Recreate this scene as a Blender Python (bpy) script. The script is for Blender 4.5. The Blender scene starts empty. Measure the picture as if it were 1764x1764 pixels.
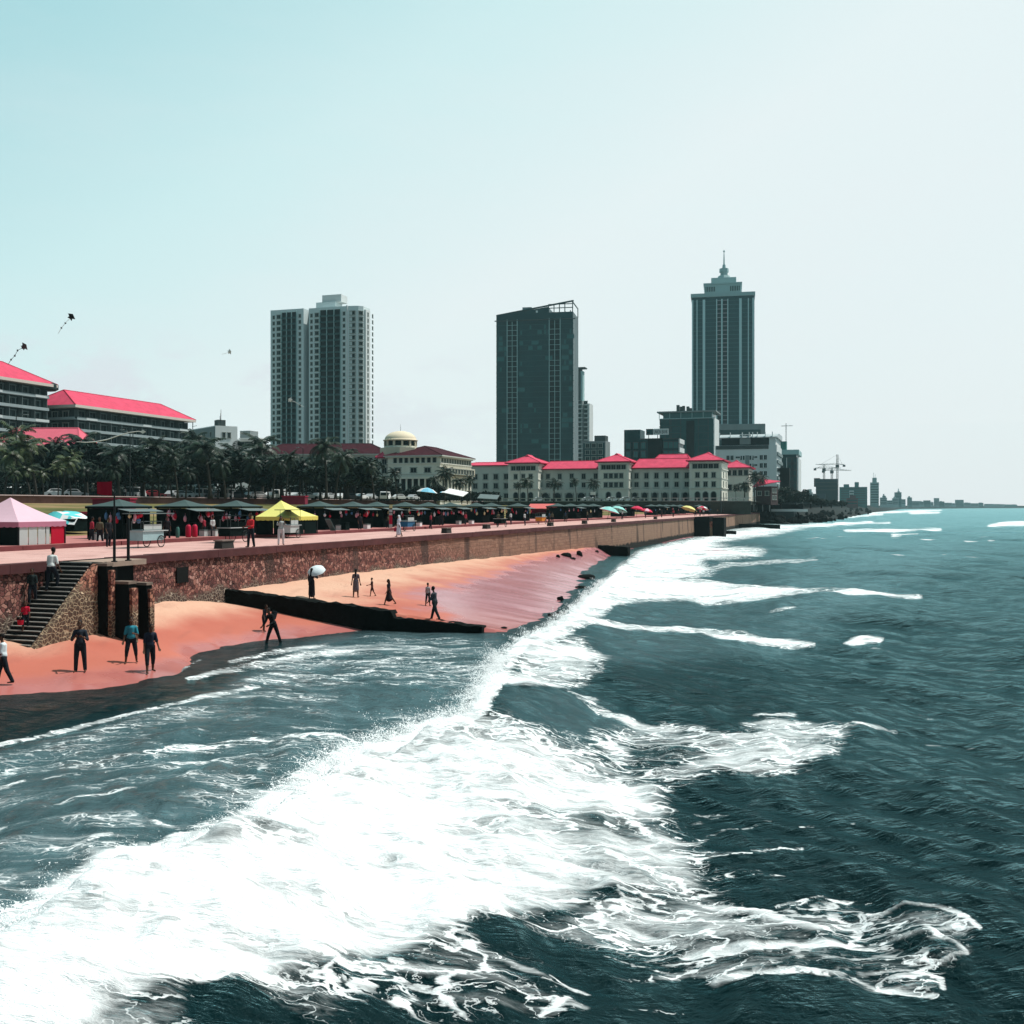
import bpy, bmesh, math, random
import numpy as np
from mathutils import Vector, Matrix, noise as mnoise
R = math.radians
random.seed(7); rng = np.random.default_rng(11)
sc = bpy.context.scene
COL = sc.collection
# ------------------------------------------------------------------ camera model
CX, HY, F, CZ = 882.0, 872.0, 1800.0, 6.6      # photo of 1764 px: centre column, horizon row, focal length in px, eye height
TH = math.atan(0.3236)                          # direction of the sea wall seen from the pier
GP = 8.1                                        # level of the road terrace
def ray(px): return (px - CX) / F
def at(px, py, d):                              # world point shown at a pixel at depth d
    return Vector((ray(px) * d, d, CZ + (HY - py) * d / F))
# wall frame: s along the wall (away from the eye), o inland (e = -o seaward)
O = Vector((-20.6, 42.0)); T = Vector((math.sin(TH), math.cos(TH))); NI = Vector((-math.cos(TH), math.sin(TH)))
WANG = math.atan2(T.y, T.x)
def wp(s, o, z=0.0):
    p = O + T * s + NI * o
    return Vector((p.x, p.y, z))
def s_at(px, o):                                # where the line at offset o meets a column of the photo
    a = ray(px); q = O + NI * o
    return (a * q.y - q.x) / (T.x - a * T.y)
def pw(px, o, z): return wp(s_at(px, o), o, z)
# ------------------------------------------------------------------ objects
def tag(o, label=None, cat=None, group=None, kind=None):
    if label: o['label'] = label
    if cat: o['category'] = cat
    if group: o['group'] = group
    if kind: o['kind'] = kind
    return o
def empty(name, loc, rz=0, label=None, cat=None, group=None):
    o = bpy.data.objects.new(name, None); COL.objects.link(o)
    o.location = loc; o.rotation_euler = (0, 0, rz); o.empty_display_size = .3
    return tag(o, label, cat, group)
def link(name, me, parent=None, M=None):
    o = bpy.data.objects.new(name, me); COL.objects.link(o)
    if parent: o.parent = parent
    if M is not None: o.matrix_local = M
    return o
def copy_tree(o, parent=None):
    c = o.copy(); COL.objects.link(c); c.parent = parent
    for ch in list(o.children): copy_tree(ch, c)
    return c
class MB:
    def __init__(s): s.v = []; s.f = []; s.m = []; s.sm = False
    def add(s, vs, fs, mi=0, M=None):
        b = len(s.v)
        s.v += [tuple(M @ Vector(v)) for v in vs] if M is not None else [tuple(v) for v in vs]
        s.f += [tuple(i + b for i in f) for f in fs]; s.m += [mi] * len(fs); return s
    def box(s, x0, x1, y0, y1, z0, z1, mi=0, M=None):
        vs = [(x0,y0,z0),(x1,y0,z0),(x1,y1,z0),(x0,y1,z0),(x0,y0,z1),(x1,y0,z1),(x1,y1,z1),(x0,y1,z1)]
        return s.add(vs, [(0,3,2,1),(4,5,6,7),(0,1,5,4),(1,2,6,5),(2,3,7,6),(3,0,4,7)], mi, M)
    def hexa(s, bot, top, mi=0):                # two quads, counter-clockwise from above
        return s.add(list(bot) + list(top), [(0,3,2,1),(4,5,6,7),(0,1,5,4),(1,2,6,5),(2,3,7,6),(3,0,4,7)], mi)
    def prism(s, poly, z0, z1, mi=0, M=None):
        n = len(poly)
        vs = [(p[0], p[1], z0) for p in poly] + [(p[0], p[1], z1) for p in poly]
        fs = [tuple(range(n-1, -1, -1)), tuple(range(n, 2*n))] + [(i, (i+1) % n, n+(i+1) % n, n+i) for i in range(n)]
        return s.add(vs, fs, mi, M)
    def tube(s, pts, rad, n=8, mi=0, caps=True):
        pts = [Vector(p) for p in pts]; b = len(s.v); k = len(pts)
        if not hasattr(rad, '__len__'): rad = [rad] * k
        for i, p in enumerate(pts):
            t = (pts[min(i+1, k-1)] - pts[max(i-1, 0)]).normalized()
            a = t.cross(Vector((0,0,1)) if abs(t.z) < .9 else Vector((1,0,0))).normalized(); c = t.cross(a)
            for j in range(n):
                q = 2*math.pi*j/n
                s.v.append(tuple(p + (a*math.cos(q) + c*math.sin(q)) * rad[i]))
        for i in range(k-1):
            for j in range(n):
                s.f.append((b+i*n+j, b+i*n+(j+1) % n, b+(i+1)*n+(j+1) % n, b+(i+1)*n+j)); s.m.append(mi)
        if caps:
            s.f.append(tuple(b+j for j in range(n-1, -1, -1))); s.m.append(mi)
            s.f.append(tuple(b+(k-1)*n+j for j in range(n))); s.m.append(mi)
        return s
    def lathe(s, prof, n=16, mi=0, M=None, a0=0):
        b = []; fs = []
        for (r, z) in prof:
            for j in range(n): b.append((r*math.cos(a0+2*math.pi*j/n), r*math.sin(a0+2*math.pi*j/n), z))
        for i in range(len(prof)-1):
            for j in range(n): fs.append((i*n+j, i*n+(j+1) % n, (i+1)*n+(j+1) % n, (i+1)*n+j))
        fs.append(tuple(range(n-1, -1, -1))); fs.append(tuple((len(prof)-1)*n+j for j in range(n)))
        return s.add(b, fs, mi, M)
    def ell(s, c, r, n=10, m=6, mi=0, M=None):
        vs = []; fs = []
        for i in range(m+1):
            t = math.pi*i/m
            for j in range(n):
                q = 2*math.pi*j/n
                vs.append((c[0]+r[0]*math.sin(t)*math.cos(q), c[1]+r[1]*math.sin(t)*math.sin(q), c[2]-r[2]*math.cos(t)))
        for i in range(m):
            for j in range(n): fs.append((i*n+j, i*n+(j+1) % n, (i+1)*n+(j+1) % n, (i+1)*n+j))
        return s.add(vs, fs, mi, M)
    def cap(s, a, b, ra, rb, n=10):             # tapered capsule
        a = Vector(a); b = Vector(b); t = (b-a); L = max(t.length, 1e-5); t = t/L
        pts = []; rr = []
        for q in (-80, -50, -20): pts.append(a + t*ra*math.sin(R(q))); rr.append(ra*math.cos(R(q)))
        for q in (20, 50, 80): pts.append(b + t*rb*math.sin(R(q))); rr.append(rb*math.cos(R(q)))
        return s.tube(pts, rr, n)
    def mesh(s, name, mats, smooth=False):
        me = bpy.data.meshes.new(name); me.from_pydata(s.v, [], s.f)
        for m in (mats if isinstance(mats, (list, tuple)) else [mats]): me.materials.append(m)
        if any(s.m): me.polygons.foreach_set('material_index', s.m)
        if smooth or s.sm: me.polygons.foreach_set('use_smooth', [True]*len(me.polygons))
        me.update(); return me
    def build(s, name, mats, parent=None, smooth=False, M=None):
        return link(name, s.mesh(name, mats, smooth), parent, M)
def many(name, me, Ms, parent, cap=100):        # repeated parts: the first 100 are objects, the rest one mesh
    for M in Ms[:cap]: link(name, me, parent, M)
    if len(Ms) > cap:
        mb = MB(); vs = [v.co.copy() for v in me.vertices]; fs = [tuple(p.vertices) for p in me.polygons]; mi = [p.material_index for p in me.polygons]
        for M in Ms[cap:]:
            b = len(mb.v); mb.v += [tuple(M @ v) for v in vs]; mb.f += [tuple(i+b for i in f) for f in fs]; mb.m += mi
        o = mb.build(name, list(me.materials), parent); o['kind'] = 'stuff'
ORD = ['first','second','third','fourth','fifth','sixth','seventh','eighth','ninth','tenth','eleventh','twelfth','thirteenth','fourteenth','fifteenth','sixteenth','seventeenth','eighteenth','nineteenth','twentieth']
def ordn(i): return ORD[i] if i < 20 else 'twenty-' + ORD[i-20] if i < 29 else 'thirtieth'
# ------------------------------------------------------------------ materials
def N(nt, typ, ins=None, **kw):
    n = nt.nodes.new('ShaderNode' + typ)
    for k, v in kw.items(): setattr(n, k, v)
    for k, v in (ins or {}).items():
        s = n.inputs[k]
        if hasattr(v, 'is_output') or isinstance(v, bpy.types.NodeSocket): nt.links.new(v, s)
        else: s.default_value = v
    return n
def math_(nt, op, a, b=None, c=None, clamp=False):
    d = {0: a}
    if b is not None: d[1] = b
    if c is not None: d[2] = c
    return N(nt, 'Math', d, operation=op, use_clamp=clamp).outputs[0]
def mixc(nt, fac, a, b, blend='MIX'):
    n = N(nt, 'Mix', {}, data_type='RGBA', blend_type=blend)
    for i, v in ((0, fac), (6, a), (7, b)):
        if isinstance(v, bpy.types.NodeSocket): nt.links.new(v, n.inputs[i])
        else: n.inputs[i].default_value = (*v, 1) if hasattr(v, '__len__') and len(v) == 3 else v
    return n.outputs[2]
def ramp(nt, fac, stops, interp='LINEAR'):
    n = N(nt, 'ValToRGB', {0: fac}); cr = n.color_ramp; cr.interpolation = interp
    while len(cr.elements) < len(stops): cr.elements.new(.5)
    for e, (p, c) in zip(cr.elements, stops):
        e.position = p; e.color = (*c, 1) if hasattr(c, '__len__') else (c, c, c, 1)
    return n.outputs[0]
def smooth(nt, x, a, b):
    n = N(nt, 'MapRange', {0: x, 1: a, 2: b, 3: 0., 4: 1.}, interpolation_type='SMOOTHSTEP'); return n.outputs[0]
def newmat(name):
    m = bpy.data.materials.new(name); m.use_nodes = True; nt = m.node_tree; nt.nodes.clear()
    out = N(nt, 'OutputMaterial'); return m, nt, out
def principled(nt, out, **ins):
    b = N(nt, 'BsdfPrincipled')
    for k, v in ins.items():
        k = k.replace('_', ' ')
        s = b.inputs[k]
        if isinstance(v, bpy.types.NodeSocket): nt.links.new(v, s)
        else: s.default_value = (*v, 1) if hasattr(v, '__len__') and len(v) == 3 and k != 'Normal' else v
    nt.links.new(b.outputs[0], out.inputs[0]); return b
_mc = {}
def mat(name, col, rough=.8, var=.18, scale=2., bump=0., spec=.10, metal=0., streak=False):
    if name in _mc: return _mc[name]
    m, nt, out = newmat(name)
    tc = N(nt, 'TexCoord').outputs['Object']
    if streak: tc = N(nt, 'Mapping', {0: tc, 3: (1, 1, .15)}).outputs[0]
    nz = N(nt, 'TexNoise', {'Vector': tc, 'Scale': scale, 'Detail': 4., 'Roughness': .62}).outputs[0]
    f = math_(nt, 'MULTIPLY_ADD', nz, 2*var, 1-var)
    c = mixc(nt, 1., col, N(nt, 'CombineColor', {0: f, 1: f, 2: f}).outputs[0], 'MULTIPLY')
    kw = dict(Base_Color=c, Roughness=rough, Specular_IOR_Level=spec, Metallic=metal)
    if bump: kw['Normal'] = N(nt, 'Bump', {'Height': nz, 'Strength': bump, 'Distance': .05}).outputs[0]
    principled(nt, out, **kw); _mc[name] = m; return m
# ------------------------------------------------------------------ camera, sun, sky
cam = bpy.data.cameras.new('camera'); co = bpy.data.objects.new('camera', cam); COL.objects.link(co)
co.location = (0, 0, CZ); co.rotation_euler = (R(90), 0, 0)
cam.sensor_width = 36; cam.lens = 36*F/1764; cam.shift_y = -(882-HY)/1764; cam.clip_start = .1; cam.clip_end = 30000
sc.camera = co
SUN = Vector((.92, .30, 1.95)).normalized()
sl = bpy.data.lights.new('sun', 'SUN'); sl.energy = 4.6; sl.angle = R(.53); sl.color = (1, .955, .90)
so = bpy.data.objects.new('sun', sl); COL.objects.link(so); so.rotation_euler = (-SUN).to_track_quat('-Z', 'Y').to_euler()
w = bpy.data.worlds.new('World'); sc.world = w; w.use_nodes = True; nt = w.node_tree; nt.nodes.clear()
sky = N(nt, 'TexSky', sky_type='NISHITA'); sky.sun_disc = False
sky.sun_elevation = math.asin(SUN.z); sky.sun_rotation = math.atan2(SUN.x, SUN.y); sky.dust_density = 3.; sky.air_density = 1.2
dirv = N(nt, 'TexCoord').outputs['Generated']
dn = N(nt, 'VectorMath', {0: dirv}, operation='NORMALIZE').outputs[0]
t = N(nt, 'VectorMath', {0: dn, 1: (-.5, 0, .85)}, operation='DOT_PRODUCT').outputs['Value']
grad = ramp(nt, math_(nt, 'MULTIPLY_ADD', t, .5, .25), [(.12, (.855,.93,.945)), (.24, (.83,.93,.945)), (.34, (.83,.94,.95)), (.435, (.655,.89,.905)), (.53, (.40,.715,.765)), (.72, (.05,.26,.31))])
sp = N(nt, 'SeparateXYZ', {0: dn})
back = smooth(nt, sp.outputs[1], .35, -.7)                       # the half of the sky behind the pier, darkened to deepen the shade fill
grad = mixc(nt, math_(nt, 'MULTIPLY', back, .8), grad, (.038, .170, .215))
un = N(nt, 'TexNoise', {'Vector': N(nt, 'Mapping', {0: dn, 3: (1, 1, 3.5)}).outputs[0], 'Scale': 2.2, 'Detail': 5., 'Roughness': .6}).outputs[0]
grad = mixc(nt, math_(nt, 'MULTIPLY', smooth(nt, un, .4, .7), .16), grad, (.88, .90, .92))
# a few faint cumulus puffs low over the town
cn = N(nt, 'TexNoise', {'Vector': N(nt, 'Mapping', {0: dn, 3: (1, 1, 2.2)}).outputs[0], 'Scale': 9., 'Detail': 5., 'Roughness': .6}).outputs[0]
cm = math_(nt, 'MULTIPLY', smooth(nt, cn, .46, .62), math_(nt, 'MULTIPLY', smooth(nt, sp.outputs[2], .035, .07), smooth(nt, sp.outputs[2], .17, .11)))
cm = math_(nt, 'MULTIPLY', cm, smooth(nt, sp.outputs[0], .12, -.25))
grad = mixc(nt, math_(nt, 'MULTIPLY', cm, .75), grad, (.76, .815, .87))
HAZE_D = .000105; HAZE_C = (.55, .84, .88); hz_h = tuple(c*.70 for c in HAZE_C)
# the sky lies beyond the haze box: allow for the air in front of it
pth = math_(nt, 'MINIMUM', math_(nt, 'DIVIDE', 323., math_(nt, 'MAXIMUM', sp.outputs[2], .004)), 4300.)
Tr = math_(nt, 'EXPONENT', math_(nt, 'MULTIPLY', pth, -HAZE_D))
hs = N(nt, 'VectorMath', {0: hz_h, 'Scale': math_(nt, 'SUBTRACT', 1., Tr)}, operation='SCALE').outputs[0]
fwd = smooth(nt, sp.outputs[1], .1, .5)
comp = N(nt, 'VectorMath', {0: N(nt, 'VectorMath', {0: grad, 1: hs}, operation='SUBTRACT').outputs[0], 'Scale': math_(nt, 'DIVIDE', 1., Tr)}, operation='SCALE').outputs[0]
grad = mixc(nt, fwd, grad, comp)
g10 = N(nt, 'VectorMath', {0: grad, 'Scale': 10.}, operation='SCALE').outputs[0]
tint = mixc(nt, 1., sky.outputs[0], (1., 1.05, .95), 'MULTIPLY')
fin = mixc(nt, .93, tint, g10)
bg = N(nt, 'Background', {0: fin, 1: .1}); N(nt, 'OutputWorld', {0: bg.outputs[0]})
sc.view_settings.view_transform = 'Standard'; sc.view_settings.look = 'None'; sc.view_settings.exposure = 0; sc.view_settings.gamma = 1
sc.cycles.max_bounces = 6; sc.cycles.diffuse_bounces = 2; sc.cycles.glossy_bounces = 3; sc.cycles.transparent_max_bounces = 8; sc.cycles.volume_bounces = 0
sc.cycles.caustics_reflective = False; sc.cycles.caustics_refractive = False; sc.cycles.use_denoising = True
# ------------------------------------------------------------------ shoreline in wall coordinates
SSH = [(-30, 1.5), (-14, 2.6), (-4.5, 4.5), (-1.5, 6.6), (1, 7.3), (3, 6.7), (4.6, 6.0), (7, 4.7), (10, 4.4), (12.7, 5.2), (14.3, 6.3), (17.4, 8.6)]
SNH = [(17.4, 15.8), (19, 15.2), (33.6, 14.3), (42.8, 12.3), (66.9, 7.4), (90, 3.6), (113, .5), (130, -.6), (400, -1.)]
def es_np(s):
    a = np.interp(s, *zip(*SSH)); b = np.interp(s, *zip(*SNH))
    return np.where(s < 17.4, a, b)
ZT = [(-30, .9), (-6, 1.1), (0, 1.25), (6, 1.75), (11, 1.85), (14, 1.6), (17.3, 1.35), (17.5, 2.0), (30, 2.05), (60, 1.75), (100, 1.3), (115, .4), (140, -.3), (165, .25), (185, .35), (205, -.4), (400, -1.)]
def vnoise(x, y, seed=0):                      # smooth value noise on arrays
    xi = np.floor(x).astype(np.int64); yi = np.floor(y).astype(np.int64); fx = x-xi; fy = y-yi
    fx = fx*fx*(3-2*fx); fy = fy*fy*(3-2*fy)
    def h(i, j):
        n = (i*374761393 + j*668265263 + seed*1274126177) & 0x7fffffff
        n = ((n ^ (n >> 13))*1274126177) & 0x7fffffff
        return ((n ^ (n >> 16)) & 0xffff)/65535.
    return (h(xi, yi)*(1-fx)+h(xi+1, yi)*fx)*(1-fy)+(h(xi, yi+1)*(1-fx)+h(xi+1, yi+1)*fx)*fy
def fbm(x, y, oc=4, seed=0, g=.5):
    a = 1.; t = 0.; r = 0.
    for k in range(oc): r = r+a*vnoise(x*2**k+17*k, y*2**k-31*k, seed+k); t += a; a *= g
    return r/t
def sand_np(s, e):
    s = s-(e*.125-1.2)*np.exp(-((s-17.)/7)**2)                  # the beach steps across the slanting groin
    e0 = np.maximum(es_np(s), .3); es = np.maximum(e0 + ((fbm(s*.35, s*0+3, 3, 5)-.5)*1.6 + (fbm(s*1.3, e*.5, 3, 15)-.5)*.9)*np.clip(e/e0, 0, 1)**4, .3); zt = np.interp(s, *zip(*ZT)); ta = e/es
    z = zt*np.where(ta < 1, np.clip(1-ta, 0, 1)**(.92+.12*np.clip((s-9)/5, 0, 1)*(s < 17.4)), -np.sign(zt)*(ta-1)*.5)
    # small scarp cut by the last tide, only on the near beach
    sc_ = 1/(1+np.exp((ta-.52-(fbm(s*.3, s*0, 2, 3)-.5)*.5)*22)); near = np.clip((16-s)/3, 0, 1)*np.clip(1.2-ta, 0, 1)
    z = z + near*.16*(sc_-.5)
    dry = np.clip(z-.75, 0, 1)
    z = z + (fbm(s*1.1, e*1.1, 4, 9)-.5)*.11*dry + (fbm(s*.4, e*.4, 2, 21)-.5)*.13*np.clip(z, 0, 1)
    return z
def sand_z(s, e): return float(sand_np(np.array([float(s)]), np.array([float(e)]))[0])
def se_of(x, y):
    q = Vector((x, y))-O; return q.dot(T), -q.dot(NI)
def sand_hit(px, py, zmin=-.05):               # first point of the beach seen at a pixel
    for d in np.arange(20, 160, .1):
        x = ray(px)*d; s, e = se_of(x, d)
        if e < 0: continue
        z = max(sand_z(s, e), zmin)
        if CZ-(py-HY)*d/F <= z: return Vector((x, d, z))
    return Vector((ray(px)*60, 60, 0))
# beach sheet
ss = np.concatenate([np.arange(-32, 60, .3), np.arange(60, 215, 1.)]); ee = np.concatenate([np.arange(-.4, 10, .3), np.arange(10, 26, .6)])
S_, E_ = np.meshgrid(ss, ee, indexing='ij'); Z_ = sand_np(S_, E_)
X_ = O.x + T.x*S_ - NI.x*E_; Y_ = O.y + T.y*S_ - NI.y*E_
def grid_mesh(name, X, Y, Z, m, flip=False):
    n0, n1 = X.shape; idx = np.arange(n0*n1).reshape(n0, n1)
    q = np.stack([idx[:-1,:-1], idx[1:,:-1], idx[1:,1:], idx[:-1,1:]], -1).reshape(-1, 4)
    if flip: q = q[:, ::-1]
    me = bpy.data.meshes.new(name); me.vertices.add(n0*n1); me.vertices.foreach_set('co', np.stack([X, Y, Z], -1).astype(np.float32).ravel())
    me.loops.add(q.size); me.loops.foreach_set('vertex_index', q.astype(np.int32).ravel())
    me.polygons.add(len(q)); me.polygons.foreach_set('loop_start', np.arange(0, q.size, 4, dtype=np.int32)); me.polygons.foreach_set('loop_total', np.full(len(q), 4, np.int32))
    me.polygons.foreach_set('use_smooth', np.ones(len(q), bool)); me.materials.append(m); me.update(calc_edges=True); me.validate(); return me
def sand_mat():
    m, nt, out = newmat('beach_sand'); tc = N(nt, 'TexCoord').outputs['Object']
    z = N(nt, 'SeparateXYZ', {0: tc}).outputs; n1 = N(nt, 'TexNoise', {'Vector': tc, 'Scale': .35, 'Detail': 5.}).outputs[0]
    n2 = N(nt, 'TexNoise', {'Vector': tc, 'Scale': 6., 'Detail': 6., 'Roughness': .7}).outputs[0]
    h = math_(nt, 'ADD', z[2], math_(nt, 'MULTIPLY_ADD', n1, .9, -.45))
    north = smooth(nt, z[1], 52., 66.); hn = math_(nt, 'MULTIPLY_ADD', north, -.30, h); wet = smooth(nt, hn, 1.55, .75); film = smooth(nt, math_(nt, 'MULTIPLY_ADD', north, -.85, h), .50, .12)
    dry = mixc(nt, n2, (.54, .30, .20), (.68, .42, .30)); damp = mixc(nt, n1, (.37, .090, .058), (.50, .155, .105))
    c = mixc(nt, wet, dry, damp)
    pink = mixc(nt, n1, (.36, .125, .14), (.47, .195, .215))
    c = mixc(nt, math_(nt, 'MULTIPLY', film, math_(nt, 'MULTIPLY_ADD', north, .6, .4)), c, pink)
    # tide marks and flecks of weed
    ws = N(nt, 'TexNoise', {'Vector': N(nt, 'Mapping', {0: tc, 2: (0, 0, -TH), 3: (.8, .18, 1)}).outputs[0], 'Scale': 1.6, 'Detail': 4.}).outputs[0]
    c = mixc(nt, math_(nt, 'MULTIPLY', smooth(nt, ws, .58, .72), .16), c, (.20, .075, .06))
    fp = N(nt, 'TexVoronoi', {'Vector': N(nt, 'VectorMath', {0: tc, 1: N(nt, 'VectorMath', {0: N(nt, 'TexNoise', {'Vector': tc, 'Scale': 1.2}).outputs['Color'], 'Scale': .8}, operation='SCALE').outputs[0]}, operation='ADD').outputs[0], 'Scale': 2.3}).outputs['Distance']
    fpm = math_(nt, 'MULTIPLY', smooth(nt, fp, .26, .12), math_(nt, 'MULTIPLY', smooth(nt, n1, .42, .58), math_(nt, 'SUBTRACT', 1., film)))
    n2 = math_(nt, 'MULTIPLY_ADD', fpm, -.9, n2)
    wd_ = N(nt, 'TexNoise', {'Vector': N(nt, 'Mapping', {0: tc, 3: (1, .6, 1)}).outputs[0], 'Scale': 4.5, 'Detail': 6., 'Roughness': .7}).outputs[0]
    c = mixc(nt, math_(nt, 'MULTIPLY', smooth(nt, wd_, .67, .72), .7), c, (.05, .03, .025))
    rough = math_(nt, 'MULTIPLY_ADD', film, -.68, .88); bmp = N(nt, 'Bump', {'Height': n2, 'Strength': math_(nt, 'MULTIPLY_ADD', wet, -.45, .55), 'Distance': .06}).outputs[0]
    principled(nt, out, Base_Color=c, Roughness=rough, Normal=bmp, Specular_IOR_Level=.35); return m
tag(link('beach', grid_mesh('beach', X_, Y_, Z_, sand_mat(), True)), kind='structure')
# ------------------------------------------------------------------ sea: foam map drawn on the sea plane from strokes, in metres
PX0, PX1, PY0, PY1, PS = -700, 2500, 872, 2100, 2.
gw, gh = int((PX1-PX0)/PS), int((PY1-PY0)/PS)
gx = PX0 + (np.arange(gw)+.5)*PS; gy = PY0 + (np.arange(gh)+.5)*PS
FO = np.zeros((gh, gw), np.float32); MI = np.zeros((gh, gw), np.float32)
def blur(a, r):
    for ax in (0, 1):
        k = max(1, int(r if ax == 1 else r*.55))
        for _ in range(2):
            p = np.pad(a, [(k+1, k) if i == ax else (0, 0) for i in (0, 1)], mode='edge'); c = np.cumsum(p, ax, dtype=np.float64)
            a = ((c[2*k+1:] - c[:-2*k-1]) if ax == 0 else (c[:, 2*k+1:] - c[:, :-2*k-1]))/(2*k+1)
    return a.astype(np.float32)
def win_(x0, x1, y0, y1):
    return slice(max(0, int((y0-PY0)/PS)), min(gh, int((y1-PY0)/PS)+1)), slice(max(0, int((x0-PX0)/PS)), min(gw, int((x1-PX0)/PS)+1))
def poly(buf, pts, dens, soft=12, sub=False):
    p = np.array(pts, float); m = soft*2+4
    w_ = win_(p[:,0].min()-m, p[:,0].max()+m, p[:,1].min()-m, p[:,1].max()+m)
    X, Y = np.meshgrid(gx[w_[1]], gy[w_[0]]); ins = np.zeros(X.shape, bool)
    for (xa, ya), (xb, yb) in zip(p, np.roll(p, -1, 0)):
        if ya == yb: continue
        ins ^= ((ya > Y) != (yb > Y)) & (X < (xb-xa)*(Y-ya)/(yb-ya)+xa)
    a = blur(ins.astype(np.float32), soft/PS)
    buf[w_] = buf[w_]*(1-a*dens) if sub else np.maximum(buf[w_], a*dens)
def stroke(buf, pts, dens, k=3.):
    for (xa, ya, ra), (xb, yb, rb) in zip(pts, pts[1:]):
        r = max(ra, rb); w_ = win_(min(xa, xb)-r*k, max(xa, xb)+r*k, min(ya, yb)-r, max(ya, yb)+r)
        X, Y = np.meshgrid(gx[w_[1]]/k, gy[w_[0]]); dx, dy = (xb-xa)/k, yb-ya
        u = np.clip(((X-xa/k)*dx+(Y-ya)*dy)/max(dx*dx+dy*dy, 1e-6), 0, 1)
        dd = np.hypot(X-xa/k-u*dx, Y-ya-u*dy)/(ra+(rb-ra)*u)
        buf[w_] = np.maximum(buf[w_], dens*(lambda q: q*q*(3-2*q))(np.clip(1.35*(1-dd), 0, 1)))
stroke(FO, [(-60,1206,2.5),(0,1197,3),(100,1181,3),(200,1171,3),(300,1162,3),(345,1137,2.5)], .42)
stroke(FO, [(400,1107,2.5),(480,1098,2.5),(560,1092,2.5),(650,1085,2.5)], .42)
# turbid inshore water
poly(MI, [(-700,1330),(0,1285),(100,1258),(370,1196),(440,1150),(500,1118),(560,1096),(700,1086),(860,1092),(880,1115),(830,1190),(800,1225),(700,1240),(600,1290),(450,1410),(300,1480),(0,1610),(-700,1800)], .85, 14)
poly(MI, [(1000,1000),(1100,950),(1350,925),(1700,930),(1500,1040),(1350,1125),(1050,1150),(1000,1080)], .55, 24)
poly(MI, [(850,1200),(1000,1185),(1100,1240),(1000,1270),(900,1260)], .5, 14)
poly(FO, [(-700,1330),(0,1288),(100,1262),(370,1199),(450,1152),(560,1102),(700,1092),(860,1096),(870,1120),(820,1200),(700,1235),(600,1285),(450,1400),(300,1470),(0,1600),(-700,1780)], .36, 14)
poly(FO, [(0,1330),(300,1270),(420,1300),(300,1400),(0,1500)], .30, 30, True)
poly(FO, [(560,1200),(700,1180),(800,1190),(690,1225),(590,1235)], .6, 18, True)
# main breaker: dense body
poly(FO, [(-700,1960),(-200,1700),(0,1612),(100,1562),(180,1512),(300,1477),(400,1422),(455,1407),(520,1347),(600,1292),(700,1242),(760,1234),(815,1226),(900,1252),(980,1268),(1070,1285),(1140,1330),(1150,1385),(1200,1440),(1235,1500),(1300,1545),(1200,1530),(1060,1500),(980,1530),(900,1555),(800,1590),(700,1630),(600,1645),(500,1685),(420,1700),(300,1720),(150,1790),(0,1900),(-700,2100)], .97, 34)
stroke(FO, [(x, y+8*(y-872)/600, 3+30*(y-872)/600) for x, y in ((-700,1960),(-300,1745),(0,1612),(180,1512),(300,1477),(455,1407),(600,1292),(760,1234),(815,1224))], 1., 2.2)
stroke(FO, [(820,1226,18),(842,1190,16),(876,1134,15),(906,1109,15),(962,1084,14),(1006,1048,12),(1050,1006,9),(1080,976,7)], 1., 2.)
poly(FO, [(0,1800),(300,1700),(600,1630),(900,1550),(1150,1470),(1330,1560),(1150,1640),(1020,1680),(800,1740),(600,1790),(300,1850)], .52, 26)
poly(FO, [(330,1715),(420,1708),(500,1742),(590,1790),(330,1800)], .85, 22, True)
poly(FO, [(800,1562),(900,1568),(985,1585),(1080,1600),(1180,1612),(1090,1650),(1010,1680),(900,1650),(830,1605)], .85, 20, True)
poly(FO, [(640,1690),(720,1735),(860,1790),(600,1800)], .7, 22, True)
for pts, d in [([(560,1655,14),(700,1648,16),(850,1660,16),(1000,1690,12)], .75), ([(780,1600,9),(900,1640,8),(1010,1665,6)], .5), ([(700,1700,20),(850,1690,22),(950,1700,14)], .7), ([(1040,1545,9),(1200,1590,8),(1290,1600,7)], .72), ([(1060,1640,5),(1200,1625,8)], .5),
    ([(980,1500,12),(1150,1490,14),(1250,1530,12),(1340,1560,10)], .85),
    ([(1150,1430,9),(1240,1408,3),(1330,1405,2)], .55), ([(1200,1440,6),(1290,1448,3),(1380,1446,3)], .5), ([(1150,1470,7),(1300,1480,5),(1350,1490,3)], .55), ([(1380,1417,2.5),(1470,1420,2.5)], .55), ([(1180,1395,4),(1250,1385,5),(1200,1378,4)], .5),
    ([(1190,1600,12),(1300,1605,14),(1400,1600,12),(1500,1608,8)], .92), ([(1240,1645,10),(1340,1650,11),(1450,1660,6)], .8), ([(1330,1560,10),(1400,1575,12),(1480,1570,8)], .75)]: stroke(FO, pts, d)
poly(FO, [(1190,1590),(1330,1550),(1450,1528),(1540,1552),(1640,1580),(1692,1612),(1682,1642),(1640,1660),(1610,1706),(1500,1686),(1380,1662),(1250,1660),(1190,1630)], .44, 11)
for pts, d in [([(1340,1540,4),(1420,1530,4),(1500,1538,4)], .6), ([(1500,1560,5),(1560,1556,5),(1620,1572,5),(1665,1595,5),(1688,1612,4)], .8), ([(1500,1600,6),(1600,1608,6),(1660,1600,4)], .7), ([(1600,1608,6),(1650,1625,6),(1665,1642,5),(1620,1652,4),(1560,1640,4)], .8), ([(1480,1655,6),(1560,1655,5),(1620,1675,6),(1625,1695,5)], .8), ([(1470,1665,5),(1540,1690,6),(1610,1706,6)], .8)]: stroke(FO, pts, d, 2.)
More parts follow.
